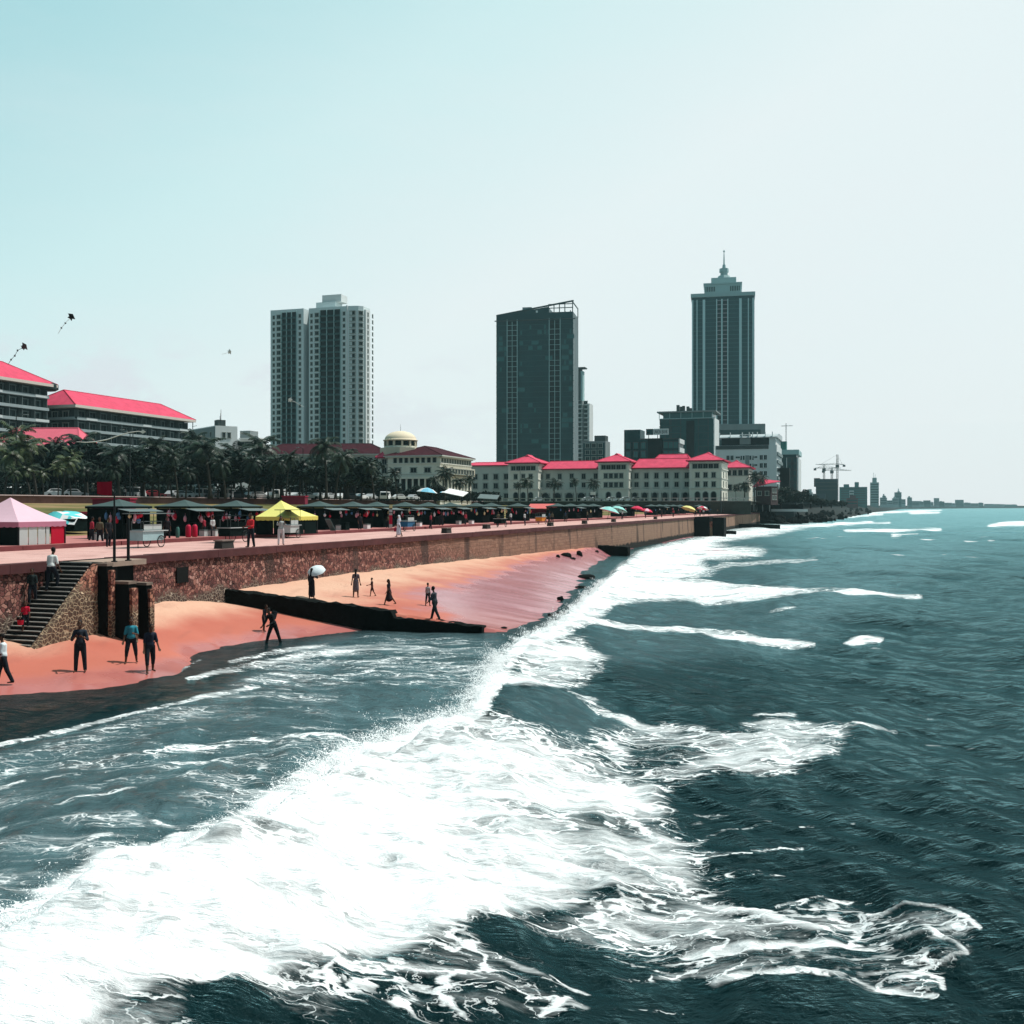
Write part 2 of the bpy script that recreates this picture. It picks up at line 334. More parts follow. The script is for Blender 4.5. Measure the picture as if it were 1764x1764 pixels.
# the breaker further out along the beach
poly(FO, [(1040,1002),(1070,972),(1100,948),(1180,930),(1260,912),(1330,905),(1420,902),(1330,922),(1210,938),(1330,946),(1300,958),(1200,968),(1250,985),(1150,1000),(1400,1012),(1500,1020),(1300,1034),(1100,1032),(1010,1052),(960,1085),(905,1110),(880,1142),(850,1172),(818,1228),(806,1226),(835,1188),(868,1128),(898,1103),(955,1078),(995,1045)], .92, 9)
for pts, d in [([(1000,1068,9),(1100,1078,9),(1200,1086,10),(1300,1098,9),(1395,1106,6)], .92), ([(1100,1020,14),(1300,1020,12),(1450,1020,7),(1580,1022,5)], .93), ([(1150,990,10),(1250,975,8),(1400,962,6)], .5),
    ([(1340,908,5),(1420,905,5),(1500,900,3)], .9), ([(1460,914,4),(1540,914,4),(1620,912,2)], .95), ([(1440,901,2.5),(1530,901,2.5)], .95), ([(1540,922,3),(1580,919,2)], .8), ([(1500,884,2.5),(1560,881,3),(1620,879,2)], .95), ([(1570,884,2.5),(1615,883,3)], .95), ([(1400,893,2),(1470,890,2.5),(1520,886,2)], .9),
    ([(1708,906,4),(1735,902,6),(1775,902,6)], 1.), ([(1800,902,5),(1830,900,3)], .8), ([(1668,934,4),(1680,933,3)], .8), ([(1705,931,2),(1712,931,2)], .7),
    ([(1466,1104,7),(1490,1096,9),(1512,1098,6)], .95), ([(1505,1112,4),(1530,1118,3)], .5), ([(1590,1222,8),(1610,1226,6)], .5), ([(1480,1262,7),(1540,1255,5)], .5), ([(1600,1275,6),(1680,1280,5)], .42), ([(1330,1056,4),(1365,1054,4)], .5), ([(1690,1145,3),(1715,1147,3)], .4), ([(1310,1235,7),(1360,1240,6)], .6),
    ([(1000,1200,4),(1050,1225,6),(1100,1240,6),(1140,1245,4)], .62), ([(980,1190,3),(1010,1200,8),(1050,1222,5)], .6),
    ([(0,1274,5),(97,1254,5),(163,1239,5),(230,1228,5),(293,1213,5),(370,1197,6),(440,1185,5)], .74), ([(-300,1340,6),(-100,1300,6),(0,1276,5)], .7),
    ([(330,1170,6),(420,1150,9),(520,1125,10),(600,1118,5)], .66), ([(400,1140,5),(480,1120,6),(560,1108,4)], .6), ([(430,1210,5),(540,1160,6),(640,1150,4)], .42), ([(680,1122,4),(760,1140,5),(840,1165,6)], .42),
    ([(265,1302,10),(340,1285,12),(430,1275,12),(540,1262,9),(590,1265,5)], .72), ([(300,1320,6),(420,1310,8),(520,1300,6)], .55), ([(60,1405,5),(150,1385,6),(230,1378,5)], .6), ([(180,1350,4),(215,1356,4)], .55), ([(270,1440,5),(310,1450,5)], .62), ([(10,1500,5),(60,1505,5),(100,1512,4)], .62), ([(130,1480,5),(165,1468,5),(190,1462,4)], .6), ([(80,1340,5),(200,1330,6),(260,1310,5)], .45), ([(0,1345,4),(40,1340,4)], .6), ([(470,1330,5),(560,1320,6)], .4), ([(0,1420,6),(80,1400,5)], .45),
    ([(1040,1600,2),(1150,1622,3),(1250,1640,3)], .5), ([(1060,1690,3),(1180,1690,3)], .45), ([(700,1740,3),(850,1755,3),(1000,1760,3)], .55), ([(900,1720,4),(1050,1745,3)], .55)]: stroke(FO, pts, d)
poly(FO, [(900,1105),(1000,1098),(1040,1138),(1030,1172),(960,1186),(900,1182),(862,1178),(870,1140)], .86, 18)
stroke(FO, [(905,1112,16),(960,1090,18),(1010,1062,16),(1060,1030,12)], .9, 2.2)
poly(FO, [(1000,1247),(1150,1240),(1250,1266),(1330,1238),(1400,1254),(1480,1268),(1452,1296),(1440,1312),(1390,1332),(1330,1336),(1250,1324),(1150,1340),(1050,1300)], .66, 16)
poly(FO, [(1080,1262),(1200,1280),(1240,1300),(1150,1306),(1090,1290)], .5, 8, True)
# crest line (metres) from its own row of the photo at its own height
CRP = [(-700,1960,1.0),(-300,1745,1.05),(0,1612,1.1),(180,1512,1.15),(300,1477,1.15),(455,1407,1.15),(600,1292,1.2),(760,1234,1.15),(815,1224,1.1),(868,1128,1.0),(898,1103,.95),(955,1078,.9),(1000,1042,.8),(1045,1000,.7),(1075,970,.6),(1105,946,.5),(1200,925,.4)]
CR = []
for px, py, h in CRP:
    d = F*(CZ-h)/(py-HY); CR.append((ray(px)*d, d, h))
CR = np.array(CR)
def crest_h(X, Y):
    best = np.full(X.shape, 1e9); hh = np.zeros(X.shape); sg = np.zeros(X.shape)
    for (xa, ya, ha), (xb, yb, hb) in zip(CR, CR[1:]):
        dx, dy = xb-xa, yb-ya; L2 = dx*dx+dy*dy; u = np.clip(((X-xa)*dx+(Y-ya)*dy)/L2, 0, 1)
        ex, ey = X-xa-u*dx, Y-ya-u*dy; d = np.hypot(ex, ey); side = np.sign(ex*dy-ey*dx)   # + on the sea side
        k = d < best; best = np.where(k, d, best); hh = np.where(k, ha+(hb-ha)*u, hh); sg = np.where(k, side, sg)
    lump = 1+.35*(fbm(X*.7, Y*.7, 3, 40)-.5)
    return hh*lump*np.where(sg > 0, np.exp(-(best/3.6)**1.5), np.exp(-(best/.55)**2)), best*sg
na, r0 = 860, 5.2
ang = np.linspace(R(-50), R(46), na)
rr = [r0]
while rr[-1] < 3900:
    r = rr[-1]; rr.append(r*(1+ (.0040 if r < 70 else .0052 if r < 260 else .012 if r < 1200 else .05)))
rr = np.array(rr); RR, AA = np.meshgrid(rr, ang, indexing='ij')
X = RR*np.sin(AA); Y = RR*np.cos(AA)
wx = X + 1.6*np.sin(Y*.11+1)+.7*np.sin(Y*.31); wy = Y + 1.3*np.sin(X*.13)+.6*np.sin(X*.37+2)
Hh = np.zeros(X.shape); step = RR*.006
for i in range(34):
    L = .55*(24/.55)**(i/33.); an = R(186)+rng.normal(0, .55 if L < 4 else .35); k = 2*math.pi/L
    A = .0135*L**.80; ph = rng.uniform(0, 6.28)
    wgt = np.clip((L-2.2*step)/(2.5*step), 0, 1)
    sv = .5+.5*np.sin(k*(wx*math.cos(an)+wy*math.sin(an))+ph)
    Hh += A*wgt*(sv**1.7-.42)
amp = .55+.9*vnoise(X*.045, Y*.045, 77)
s_ = (X-O.x)*T.x+(Y-O.y)*T.y; e_ = -((X-O.x)*NI.x+(Y-O.y)*NI.y)
near_shore = np.clip((e_-es_np(s_))/7, 0, 1)
Hh = Hh*amp*(.10+.9*near_shore)*np.clip((e_+1)/3, .05, 1)
ch, cn_ = crest_h(X, Y)
Pz = CX+F*X/np.maximum(Y, .1); Pq = HY+F*CZ/np.maximum(Y, .1)
# vertices look the map up where their own surface point belongs (the drawn rows already show the raised crest)
Zt = Hh+ch
Pq2 = HY+F*(CZ-np.where(ch > .03, np.minimum(ch, 1.3)*.95, 0))/np.maximum(Y, .1)
def samp(B):
    fx = np.clip((Pz-PX0)/PS-.5, 0, gw-1.001); fy = np.clip((Pq2-PY0)/PS-.5, 0, gh-1.001); i = fx.astype(int); j = fy.astype(int); fx -= i; fy -= j
    return (B[j,i]*(1-fx)+B[j,i+1]*fx)*(1-fy)+(B[j+1,i]*(1-fx)+B[j+1,i+1]*fx)*fy
fo = samp(FO); mi = samp(MI)
out_ = (Y < 3) | (Pz > PX1-5); fo[out_] = 0
ux, uy = X*.94-Y*.34, X*.34+Y*.94                 # torn, streaky cover inside the white water
tear = fbm(ux*.16, uy*.62, 5, 303, .6)
fo = fo*(1-.46*np.clip((tear-.48)*4.5, 0, 1)*np.clip((Y-11)/6, .6, 1)*np.clip(1.5-Y/60, .35, 1)*(1-np.clip(ch*1.4, 0, .85)))
# scattered whitecaps on the open sea
capn = fbm(X*.05, Y*.05, 4, 91)*.6+fbm(X*.3, Y*.3, 2, 5)*.4
fo = np.maximum(fo, np.clip((capn-.73)*9, 0, .9)*(Y > 130)*near_shore)
lum = (fbm(X*1.1, Y*1.1, 4, 61)-.5)*.62+(fbm(X*5, Y*5, 3, 71)-.5)*.12*(RR < 60)
Zt = Zt + lum*np.clip(fo-.45, 0, .55)*np.clip(60/RR, 0, 1)
def sea_mat():
    m, nt, out = newmat('sea_water'); tc = N(nt, 'TexCoord').outputs['Object']
    foa = N(nt, 'Attribute', attribute_name='foam').outputs['Fac']; mil = N(nt, 'Attribute', attribute_name='milk').outputs['Fac']
    flow = N(nt, 'Mapping', {0: tc, 2: (0, 0, R(20)), 3: (.30, 1.15, 1)}).outputs[0]
    wp_ = N(nt, 'TexNoise', {'Vector': flow, 'Scale': .8, 'Detail': 4.}).outputs['Color']
    wv = N(nt, 'VectorMath', {0: flow, 1: N(nt, 'VectorMath', {0: wp_, 'Scale': 1.3}, operation='SCALE').outputs[0]}, operation='ADD').outputs[0]
    nA = N(nt, 'TexNoise', {'Vector': wv, 'Scale': .9, 'Detail': 8., 'Roughness': .62}).outputs[0]
    nB = N(nt, 'TexNoise', {'Vector': wv, 'Scale': 7., 'Detail': 5., 'Roughness': .7}).outputs[0]
    nn = math_(nt, 'MULTIPLY_ADD', nB, .35, math_(nt, 'MULTIPLY', nA, .65))
    nL = N(nt, 'TexNoise', {'Vector': wv, 'Scale': .33, 'Detail': 4., 'Roughness': .6}).outputs[0]
    nn2 = math_(nt, 'MULTIPLY_ADD', nL, .45, math_(nt, 'MULTIPLY', nn, .55))
    solid = smooth(nt, math_(nt, 'ADD', foa, math_(nt, 'MULTIPLY_ADD', nn2, 3.4, -1.7)), .40, 1.08)
    wf = N(nt, 'TexNoise', {'Vector': tc, 'Scale': 2.6, 'Detail': 4.}).outputs['Color']
    lw = N(nt, 'VectorMath', {0: tc, 1: N(nt, 'VectorMath', {0: wp_, 'Scale': 2.6}, operation='SCALE').outputs[0]}, operation='ADD').outputs[0]
    lw = N(nt, 'VectorMath', {0: lw, 1: N(nt, 'VectorMath', {0: wf, 'Scale': .55}, operation='SCALE').outputs[0]}, operation='ADD').outputs[0]
    lw = N(nt, 'Mapping', {0: lw, 2: (0, 0, R(20)), 3: (.5, 1, 1)}).outputs[0]
    def contour(sc, det, wk):
        q = N(nt, 'TexNoise', {'Vector': lw, 'Scale': sc, 'Detail': det, 'Roughness': .5}).outputs[0]
        q = math_(nt, 'ABSOLUTE', math_(nt, 'SUBTRACT', q, .5)); w_ = math_(nt, 'MULTIPLY', wd, wk); return smooth(nt, q, w_, math_(nt, 'MULTIPLY', w_, .25))
    wd = math_(nt, 'MULTIPLY', foa, math_(nt, 'MULTIPLY_ADD', nB, .9, -.18))
    v1 = N(nt, 'TexVoronoi', {'Vector': lw, 'Scale': .95}, feature='DISTANCE_TO_EDGE').outputs['Distance']
    l1 = smooth(nt, v1, math_(nt, 'MULTIPLY', wd, .42), math_(nt, 'MULTIPLY', wd, .10)); l2 = contour(.75, 2., .10); l3 = math_(nt, 'MULTIPLY', contour(2.6, 3., .16), .6)
    lace = math_(nt, 'MAXIMUM', math_(nt, 'MAXIMUM', l1, l2), l3)
    lace = math_(nt, 'MULTIPLY', lace, smooth(nt, math_(nt, 'ADD', foa, math_(nt, 'MULTIPLY_ADD', nA, 1.2, -.6)), .22, .46))
    veil = math_(nt, 'MULTIPLY', smooth(nt, math_(nt, 'ADD', foa, math_(nt, 'MULTIPLY_ADD', nn2, 2.4, -1.2)), .40, 1.0), .6)
    fleck = math_(nt, 'MULTIPLY', smooth(nt, N(nt, 'TexNoise', {'Vector': tc, 'Scale': 9., 'Detail': 3., 'Roughness': .7}).outputs[0], .66, .74), smooth(nt, foa, .12, .4))
    foam = math_(nt, 'MAXIMUM', math_(nt, 'MAXIMUM', math_(nt, 'MAXIMUM', solid, lace), veil), fleck, clamp=True)
    foam = math_(nt, 'MULTIPLY', foam, smooth(nt, foa, .03, .16))
    # water body
    mv = math_(nt, 'MULTIPLY', mil, math_(nt, 'MULTIPLY_ADD', nA, 1.5, .0), clamp=True)
    wc = mixc(nt, mv, (.0011, .0085, .0098), (.095, .155, .170))
    dist = N(nt, 'VectorMath', {0: tc}, operation='LENGTH').outputs['Value']
    far = smooth(nt, dist, 25., 420.)
    wc = mixc(nt, far, wc, (.034, .088, .094))  # body colour lightens with distance, painting in haze and sky reflection
    b1 = N(nt, 'TexNoise', {'Vector': N(nt, 'Mapping', {0: tc, 3: (1.25, .8, 1)}).outputs[0], 'Scale': 1.5, 'Detail': 7., 'Roughness': .62}).outputs[0]
    b2 = N(nt, 'TexNoise', {'Vector': N(nt, 'Mapping', {0: tc, 3: (1, .5, 1)}).outputs[0], 'Scale': .22, 'Detail': 4.}).outputs[0]
    b3 = N(nt, 'TexNoise', {'Vector': N(nt, 'Mapping', {0: wv, 3: (1.6, 1.0, 1)}).outputs[0], 'Scale': .62, 'Detail': 5., 'Roughness': .6}).outputs[0]
    b1 = math_(nt, 'MULTIPLY_ADD', b3, 2.0, b1)
    hgt = math_(nt, 'ADD', math_(nt, 'MULTIPLY', b1, .17), math_(nt, 'MULTIPLY', b2, 1.1))
    bmp = N(nt, 'Bump', {'Height': hgt, 'Strength': .9, 'Distance': 1.}).outputs[0]
    Dw = N(nt, 'BsdfDiffuse', {'Color': wc, 'Normal': bmp}); Gw = N(nt, 'BsdfAnisotropic', {'Color': (.47, .82, .86, 1), 'Roughness': math_(nt, 'MULTIPLY_ADD', far, .20, .12), 'Normal': bmp}); Fr = N(nt, 'Fresnel', {'IOR': 1.15, 'Normal': bmp}).outputs[0]
    W = N(nt, 'MixShader', {0: Fr, 1: Dw.outputs[0], 2: Gw.outputs[0]})
    fb = N(nt, 'Bump', {'Height': math_(nt, 'MULTIPLY_ADD', nL, 1.2, nn), 'Strength': .75, 'Distance': .5}).outputs[0]
    Fm = N(nt, 'BsdfPrincipled', {'Base Color': (.92, .945, .945, 1), 'Roughness': .9, 'Specular IOR Level': .1, 'Normal': fb, 'Subsurface Weight': 0.})
    mx = N(nt, 'MixShader', {0: foam, 1: W.outputs[0], 2: Fm.outputs[0]}); nt.links.new(mx.outputs[0], out.inputs[0]); return m
me = grid_mesh('sea', X, Y, Zt, sea_mat(), True)
for nm, arr in (('foam', fo), ('milk', mi)):
    a = me.attributes.new(nm, 'FLOAT', 'POINT'); a.data.foreach_set('value', arr.astype(np.float32).ravel())
sea = tag(link('sea', me), kind='structure')
# ------------------------------------------------------------------ spray thrown up along the crest
mb = MB(); vs = []; 
foam_white = mat('foam_white', (.92, .94, .94), .9, .03, 3.)
tetv = np.array([(1,1,1),(-1,-1,1),(-1,1,-1),(1,-1,-1)], float)
pts = []
seg = [(CR[i], CR[i+1]) for i in range(1, 13)]
lens = np.array([math.hypot(*(b-a)[:2])*(1.6 if a[1] < 34 else .55) for a, b in seg]); lens /= lens.sum()
for k in range(1300):
    a, b = seg[rng.choice(len(seg), p=lens)]; u = rng.random(); p = a+(b-a)*u; dr = (b-a)[:2]/np.hypot(*(b-a)[:2]); nrm = np.array([-dr[1], dr[0]])
    up = rng.gamma(1.4, .12)+.03; out0 = rng.normal(0, .14); ll = rng.normal(0, .2); th = rng.normal(.25, .25)
    for j in range(rng.integers(18, 70)):
        v = rng.random()**.7
        q = p[:2]+dr*(rng.normal(0, .10)+ll*v)+nrm*(out0+th*v+rng.normal(0, .06))
        pts.append((q[0], q[1], p[2]*.93+up*v*(1-.25*v)+rng.normal(0, .04), rng.choice([.0022, .0034, .005, .0085], p=[.4, .35, .18, .07])*rng.uniform(.7, 1.3)*(1.3-.6*v)*(1+p[1]/45)))
for k in range(2600):                          # loose drops landed in front of the crest and over the white water
    a, b = seg[rng.choice(len(seg), p=lens)]; p = a+(b-a)*rng.random(); dr = (b-a)[:2]/np.hypot(*(b-a)[:2]); nrm = np.array([-dr[1], dr[0]])
    q = p[:2]+nrm*rng.gamma(1.2, .5); pts.append((q[0], q[1], rng.uniform(.02, .5), rng.uniform(.003, .008)))
pts = np.array(pts); rot = rng.normal(0, 1, (len(pts), 4, 3))*.25
V = (pts[:, None, :3]+(tetv[None]+rot)*pts[:, None, 3:4]).reshape(-1, 3)
me = bpy.data.meshes.new('sea_spray'); n = len(pts)
fi = np.array([(0,1,2),(0,3,1),(0,2,3),(1,3,2)])[None]+4*np.arange(n)[:, None, None]
me.from_pydata(V.tolist(), [], fi.reshape(-1, 3).tolist()); me.materials.append(foam_white); me.update()
tag(link('sea_spray', me), 'white spray thrown up along the breaking wave', 'spray', kind='stuff')
# ------------------------------------------------------------------ sea wall, promenade, green, terrace
def rubble_mat(name, along=True, tone=(1, 1, 1), sc_=2.6):
    m, nt, out = newmat(name); tc = N(nt, 'TexCoord').outputs['Object']; xyz = N(nt, 'SeparateXYZ', {0: tc}).outputs
    wn = N(nt, 'TexNoise', {'Vector': tc, 'Scale': 1.5, 'Detail': 3.}).outputs['Color']
    wv = N(nt, 'VectorMath', {0: tc, 1: N(nt, 'VectorMath', {0: wn, 'Scale': .35}, operation='SCALE').outputs[0]}, operation='ADD').outputs[0]
    vo = N(nt, 'TexVoronoi', {'Vector': wv, 'Scale': sc_, 'Randomness': .95}); ed = N(nt, 'TexVoronoi', {'Vector': wv, 'Scale': sc_, 'Randomness': .95}, feature='DISTANCE_TO_EDGE').outputs['Distance']
    rnd = N(nt, 'SeparateColor', {0: vo.outputs['Color']}).outputs[0]
    stone = ramp(nt, rnd, [(.0, (.07,.030,.028)), (.35, (.17,.062,.054)), (.6, (.25,.105,.085)), (.85, (.33,.155,.12)), (1., (.44,.24,.20))])
    mort = mixc(nt, smooth(nt, ed, .0, .07), (.085, .048, .040), stone)
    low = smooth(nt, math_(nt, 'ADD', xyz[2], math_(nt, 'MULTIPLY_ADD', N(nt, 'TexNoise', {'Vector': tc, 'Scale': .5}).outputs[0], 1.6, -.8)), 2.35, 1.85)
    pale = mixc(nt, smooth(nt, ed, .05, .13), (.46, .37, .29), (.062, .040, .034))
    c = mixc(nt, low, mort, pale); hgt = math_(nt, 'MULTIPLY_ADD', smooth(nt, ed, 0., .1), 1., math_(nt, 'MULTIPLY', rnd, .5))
    if along:
        bv = N(nt, 'CombineXYZ', {0: xyz[0], 1: xyz[2]}).outputs[0]
        br = N(nt, 'TexBrick', {'Vector': bv, 'Color1': (.40,.235,.16,1), 'Color2': (.22,.12,.085,1), 'Mortar': (.12,.07,.055,1), 'Scale': 1., 'Mortar Size': .03, 'Mortar Smooth': .4, 'Bias': -.1, 'Brick Width': .85, 'Row Height': .33})
        bc = mixc(nt, N(nt, 'TexNoise', {'Vector': tc, 'Scale': 3., 'Detail': 4.}).outputs[0], br.outputs[0], (.33, .19, .13))
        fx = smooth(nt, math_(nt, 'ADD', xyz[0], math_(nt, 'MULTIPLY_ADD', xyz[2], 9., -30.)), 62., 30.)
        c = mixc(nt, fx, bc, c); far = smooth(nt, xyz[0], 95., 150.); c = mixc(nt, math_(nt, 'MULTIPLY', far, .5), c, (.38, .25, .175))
        ds = N(nt, 'TexNoise', {'Vector': N(nt, 'Mapping', {0: tc, 3: (.42, 1, .05)}).outputs[0], 'Scale': 1., 'Detail': 3.}).outputs[0]
        c = mixc(nt, math_(nt, 'MULTIPLY', smooth(nt, ds, .53, .66), .78), c, (.055, .038, .034))
        alg = smooth(nt, math_(nt, 'ADD', xyz[2], math_(nt, 'MULTIPLY_ADD', N(nt, 'TexNoise', {'Vector': tc, 'Scale': .9, 'Detail': 3.}).outputs[0], .8, -.4)), 1.05, .75)
        c = mixc(nt, math_(nt, 'MULTIPLY', alg, smooth(nt, xyz[0], 50., 75.)), c, (.022, .020, .016))
    c = mixc(nt, 1., c, tone, 'MULTIPLY')
    bp = N(nt, 'Bump', {'Height': hgt, 'Strength': .9, 'Distance': .12}).outputs[0]
    principled(nt, out, Base_Color=c, Roughness=.9, Normal=bp, Specular_IOR_Level=.2); return m
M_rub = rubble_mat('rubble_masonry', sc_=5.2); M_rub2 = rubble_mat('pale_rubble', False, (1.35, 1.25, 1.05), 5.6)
M_cope = mat('coping_concrete', (.085, .033, .034), .85, .55, 1.1, .3)
M_dark = mat('near_black_concrete', (.008, .0105, .0105), .9, .5, 1.5, .4, spec=.04)  # near-black: shade of the buttress fronts is put into this colour
M_alg = mat('weedy_black_rock', (.0065, .0085, .008), .9, .6, 4., .9, spec=.04)
def prom_mat():
    m, nt, out = newmat('promenade_paving'); tc = N(nt, 'Mapping', {0: N(nt, 'TexCoord').outputs['Object'], 2: (0, 0, -WANG)}).outputs[0]
    br = N(nt, 'TexBrick', {'Vector': tc, 'Color1': (.60,.365,.325,1), 'Color2': (.53,.30,.265,1), 'Mortar': (.34,.18,.16,1), 'Scale': 1., 'Mortar Size': .02, 'Brick Width': 1.6, 'Row Height': 1.6}, offset=0.)
    n = N(nt, 'TexNoise', {'Vector': tc, 'Scale': .5, 'Detail': 6., 'Roughness': .7}).outputs[0]; n3 = N(nt, 'TexNoise', {'Vector': tc, 'Scale': 3.5, 'Detail': 4.}).outputs[0]
    c = mixc(nt, math_(nt, 'MULTIPLY', smooth(nt, n, .5, .66), .45), br.outputs[0], (.30, .15, .13)); c = mixc(nt, math_(nt, 'MULTIPLY', smooth(nt, n3, .66, .72), .6), c, (.10, .05, .045))
    principled(nt, out, Base_Color=c, Roughness=.85, Specular_IOR_Level=.15); return m
M_prom = prom_mat()
M_plat = mat('brick_red_paving', (.42, .17, .155), .85, .25, .8, .1)
M_kerb = mat('red_kerb_stone', (.17, .052, .055), .85, .5, 1.2, .2)
def strip(name, pts, m, z=None):               # sheet through rows of (s, o, z)
    mb = MB(); rows = [[wp(*p) for p in r] for r in pts]
    for r in rows: mb.v += [tuple(p) for p in r]
    k = len(rows[0])
    for i in range(len(rows)-1):
        for j in range(k-1): mb.f.append((i*k+j, i*k+j+1, (i+1)*k+j+1, (i+1)*k+j)); mb.m.append(0)
    return mb.build(name, m)
WROT = Matrix.Translation((O.x, O.y, 0)) @ Matrix.Rotation(WANG, 4, 'Z')
SE = 371.
wall = empty('sea_wall', (O.x, O.y, 0), WANG, 'long brown rubble sea wall holding the promenade above the beach', 'sea wall')
mb = MB(); xs = [-32]+list(np.arange(-31.5, SE, .5))+[SE]; zs = np.linspace(-1.2, 3.86, 15)
for x in xs:
    for z in zs:
        n_ = (mnoise.noise((x*1.7, z*1.7, 0))*.07+mnoise.noise((x*.5, z*.5, 4))*.05); mb.v.append((x, -.02-(3.86-z)*.05-n_*(x < 120), z))
for i in range(len(xs)-1):
    for j in range(14): a = i*15+j; mb.f.append((a, a+15, a+16, a+1)); mb.m.append(0)
b = len(mb.v); mb.add([(xs[-1], .0, -1.2), (xs[-1], 1.5, -1.2), (xs[-1], 1.5, 3.86), (xs[-1], 0, 3.86)], [(0,1,2,3)])
mb.build('wall', M_rub, wall, smooth=True)
ST0, ST1 = -.3, 3.35                            # stair run along the wall
def coping(x0, x1):
    mb = MB(); x = x0
    while x < x1-.1:
        x2 = min(x+rng.uniform(2.2, 3.2), x1); mb.box(x, x2-.012, -.2+rng.uniform(-.012, .012), .42, 3.84+rng.uniform(-.01, .02), 4.235+rng.uniform(-.012, .012)); x = x2
    mb.build('coping', M_cope, wall)
coping(-32, 3.3); coping(6.7, SE)
mb = MB()                                       # drain mouth
mb.box(11.4, 12.35, -.18, -.12, 2.7, 3.5); mb.build('drain_opening', mat('shadowed_hole', (.008,.009,.009), .9), wall)
prom = tag(strip('promenade', [[(s, .42, 4.20), (s, 10.2, 4.20)] for s in (-40, 40, 120, SE+4)], M_prom), kind='structure')
# raised stall pavement with its kerb
mb = MB(); x = -40.
while x < 360:
    L = 4.0; mb.box(x, x+L-.015, 10.0+rng.uniform(-.03, .03), 10.3, 4.0, 4.455+rng.uniform(-.015, .015)); x += L
kb = tag(mb.build('kerb', M_kerb), kind='structure'); kb.matrix_world = WROT
tag(strip('stall_pavement', [[(s, 10.25, 4.45), (s, 21., 4.46)] for s in (-60, 100, 365)], M_plat), kind='structure')
def lawn_mat():
    m, nt, out = newmat('dry_lawn'); tc = N(nt, 'TexCoord').outputs['Object']
    n = N(nt, 'TexNoise', {'Vector': tc, 'Scale': .09, 'Detail': 6., 'Roughness': .65}).outputs[0]; n2 = N(nt, 'TexNoise', {'Vector': tc, 'Scale': 3., 'Detail': 4.}).outputs[0]
    c = ramp(nt, n, [(.30, (.05,.075,.02)), (.45, (.12,.12,.035)), (.58, (.26,.18,.085)), (.75, (.34,.2,.13))])
    c = mixc(nt, math_(nt, 'MULTIPLY', n2, .4), c, (.15, .10, .05)); principled(nt, out, Base_Color=c, Roughness=.95, Specular_IOR_Level=.1); return m
lo = [(20.9, 4.44), (24, 4.55), (36, 5.2), (50, 6.0), (66, 6.75), (81.6, 7.05)]
tag(strip('lawn', [[(s, o, z) for o, z in lo] for s in (-90, 0, 80, 160, 240, 330, 372)], lawn_mat()), kind='structure')
# terrace: everything behind the low embankment wall
coast = [(93, 393), (112, 430), (137, 490), (200, 660), (366, 1110), (560, 1600), (905, 2500), (1500, 3400), (2150, 3900)]
def land_mat():
    m, nt, out = newmat('town_ground'); n = N(nt, 'TexNoise', {'Vector': N(nt, 'TexCoord').outputs['Object'], 'Scale': .05, 'Detail': 6.}).outputs[0]
    principled(nt, out, Base_Color=ramp(nt, n, [(.35, (.05,.06,.035)), (.5, (.10,.09,.075)), (.65, (.16,.13,.11))]), Roughness=.95); return m
FW = [(wp(s, 81.6).x, wp(s, 81.6).y) for s in (-90, 318)]
HF0 = Vector((-9, 336)); HU = Vector((math.cos(TH), -math.sin(TH)))
hf1 = HF0 + HU*84
pts = FW + [tuple(HF0), tuple(hf1), (96, 396)] + [(x-6-.01*y, y) for x, y in coast[1:]] + [(-4000, 3900), (-4000, FW[0][1])]
bm = bmesh.new(); vs = [bm.verts.new((x, y, GP)) for x, y in pts]; f = bm.faces.new(vs); bmesh.ops.triangulate(bm, faces=[f])
for f in bm.faces:
    if f.normal.z < 0: f.normal_flip()
me = bpy.data.meshes.new('town_ground'); bm.to_mesh(me); me.materials.append(land_mat()); tag(link('town_ground', me), kind='structure')
M_emb = mat('embankment_stone', (.16, .085, .075), .9, .6, .8, .3); M_pale = mat('pale_coping', (.55, .42, .39), .8, .15)
ew = empty('embankment_wall', tuple(wp(-90, 81.6, 6.5)), WANG, 'low stone retaining wall with pale coping along the back of the green', 'retaining wall')
mb = MB(); mb.box(0, 408, -.6, 0, 0, 1.58); mb.build('wall', M_emb, ew)
mb = MB(); x = 0
while x < 408: mb.box(x, x+3.95, -.72, .3, 1.58, 1.74); x += 4
mb.build('coping', M_pale, ew)
fw = empty('boundary_wall', (HF0.x, HF0.y, 4.2), -TH, 'dark garden wall with pale balustrade in front of the red-roofed hotel', 'garden wall')
mb = MB(); mb.box(0, 84, -.5, 0, 0, 3.9); mb.build('wall', mat('mossy_wall', (.035,.045,.04), .9, .5, .6), fw)
mb = MB(); mb.box(0, 84, -.62, .1, 3.9, 4.05)
for k in range(42): mb.box(k*2, k*2+.25, -.5, 0, 4.05, 4.75)
mb.box(0, 84, -.55, .05, 4.75, 4.95); mb.build('balustrade', mat('grey_render', (.36,.40,.38), .8, .2), fw)
mb = MB()                                       # bank below the garden wall down to the lawn
mb.v = [tuple(wp(300, 81, 6.9)), (HF0.x-.5, HF0.y, 6.3), (hf1.x, hf1.y-.5, 4.3), tuple(wp(352, 20, 4.4)), tuple(wp(300, 20, 4.4))]; mb.f = [(0, 4, 3, 2, 1)]; mb.m = [0]
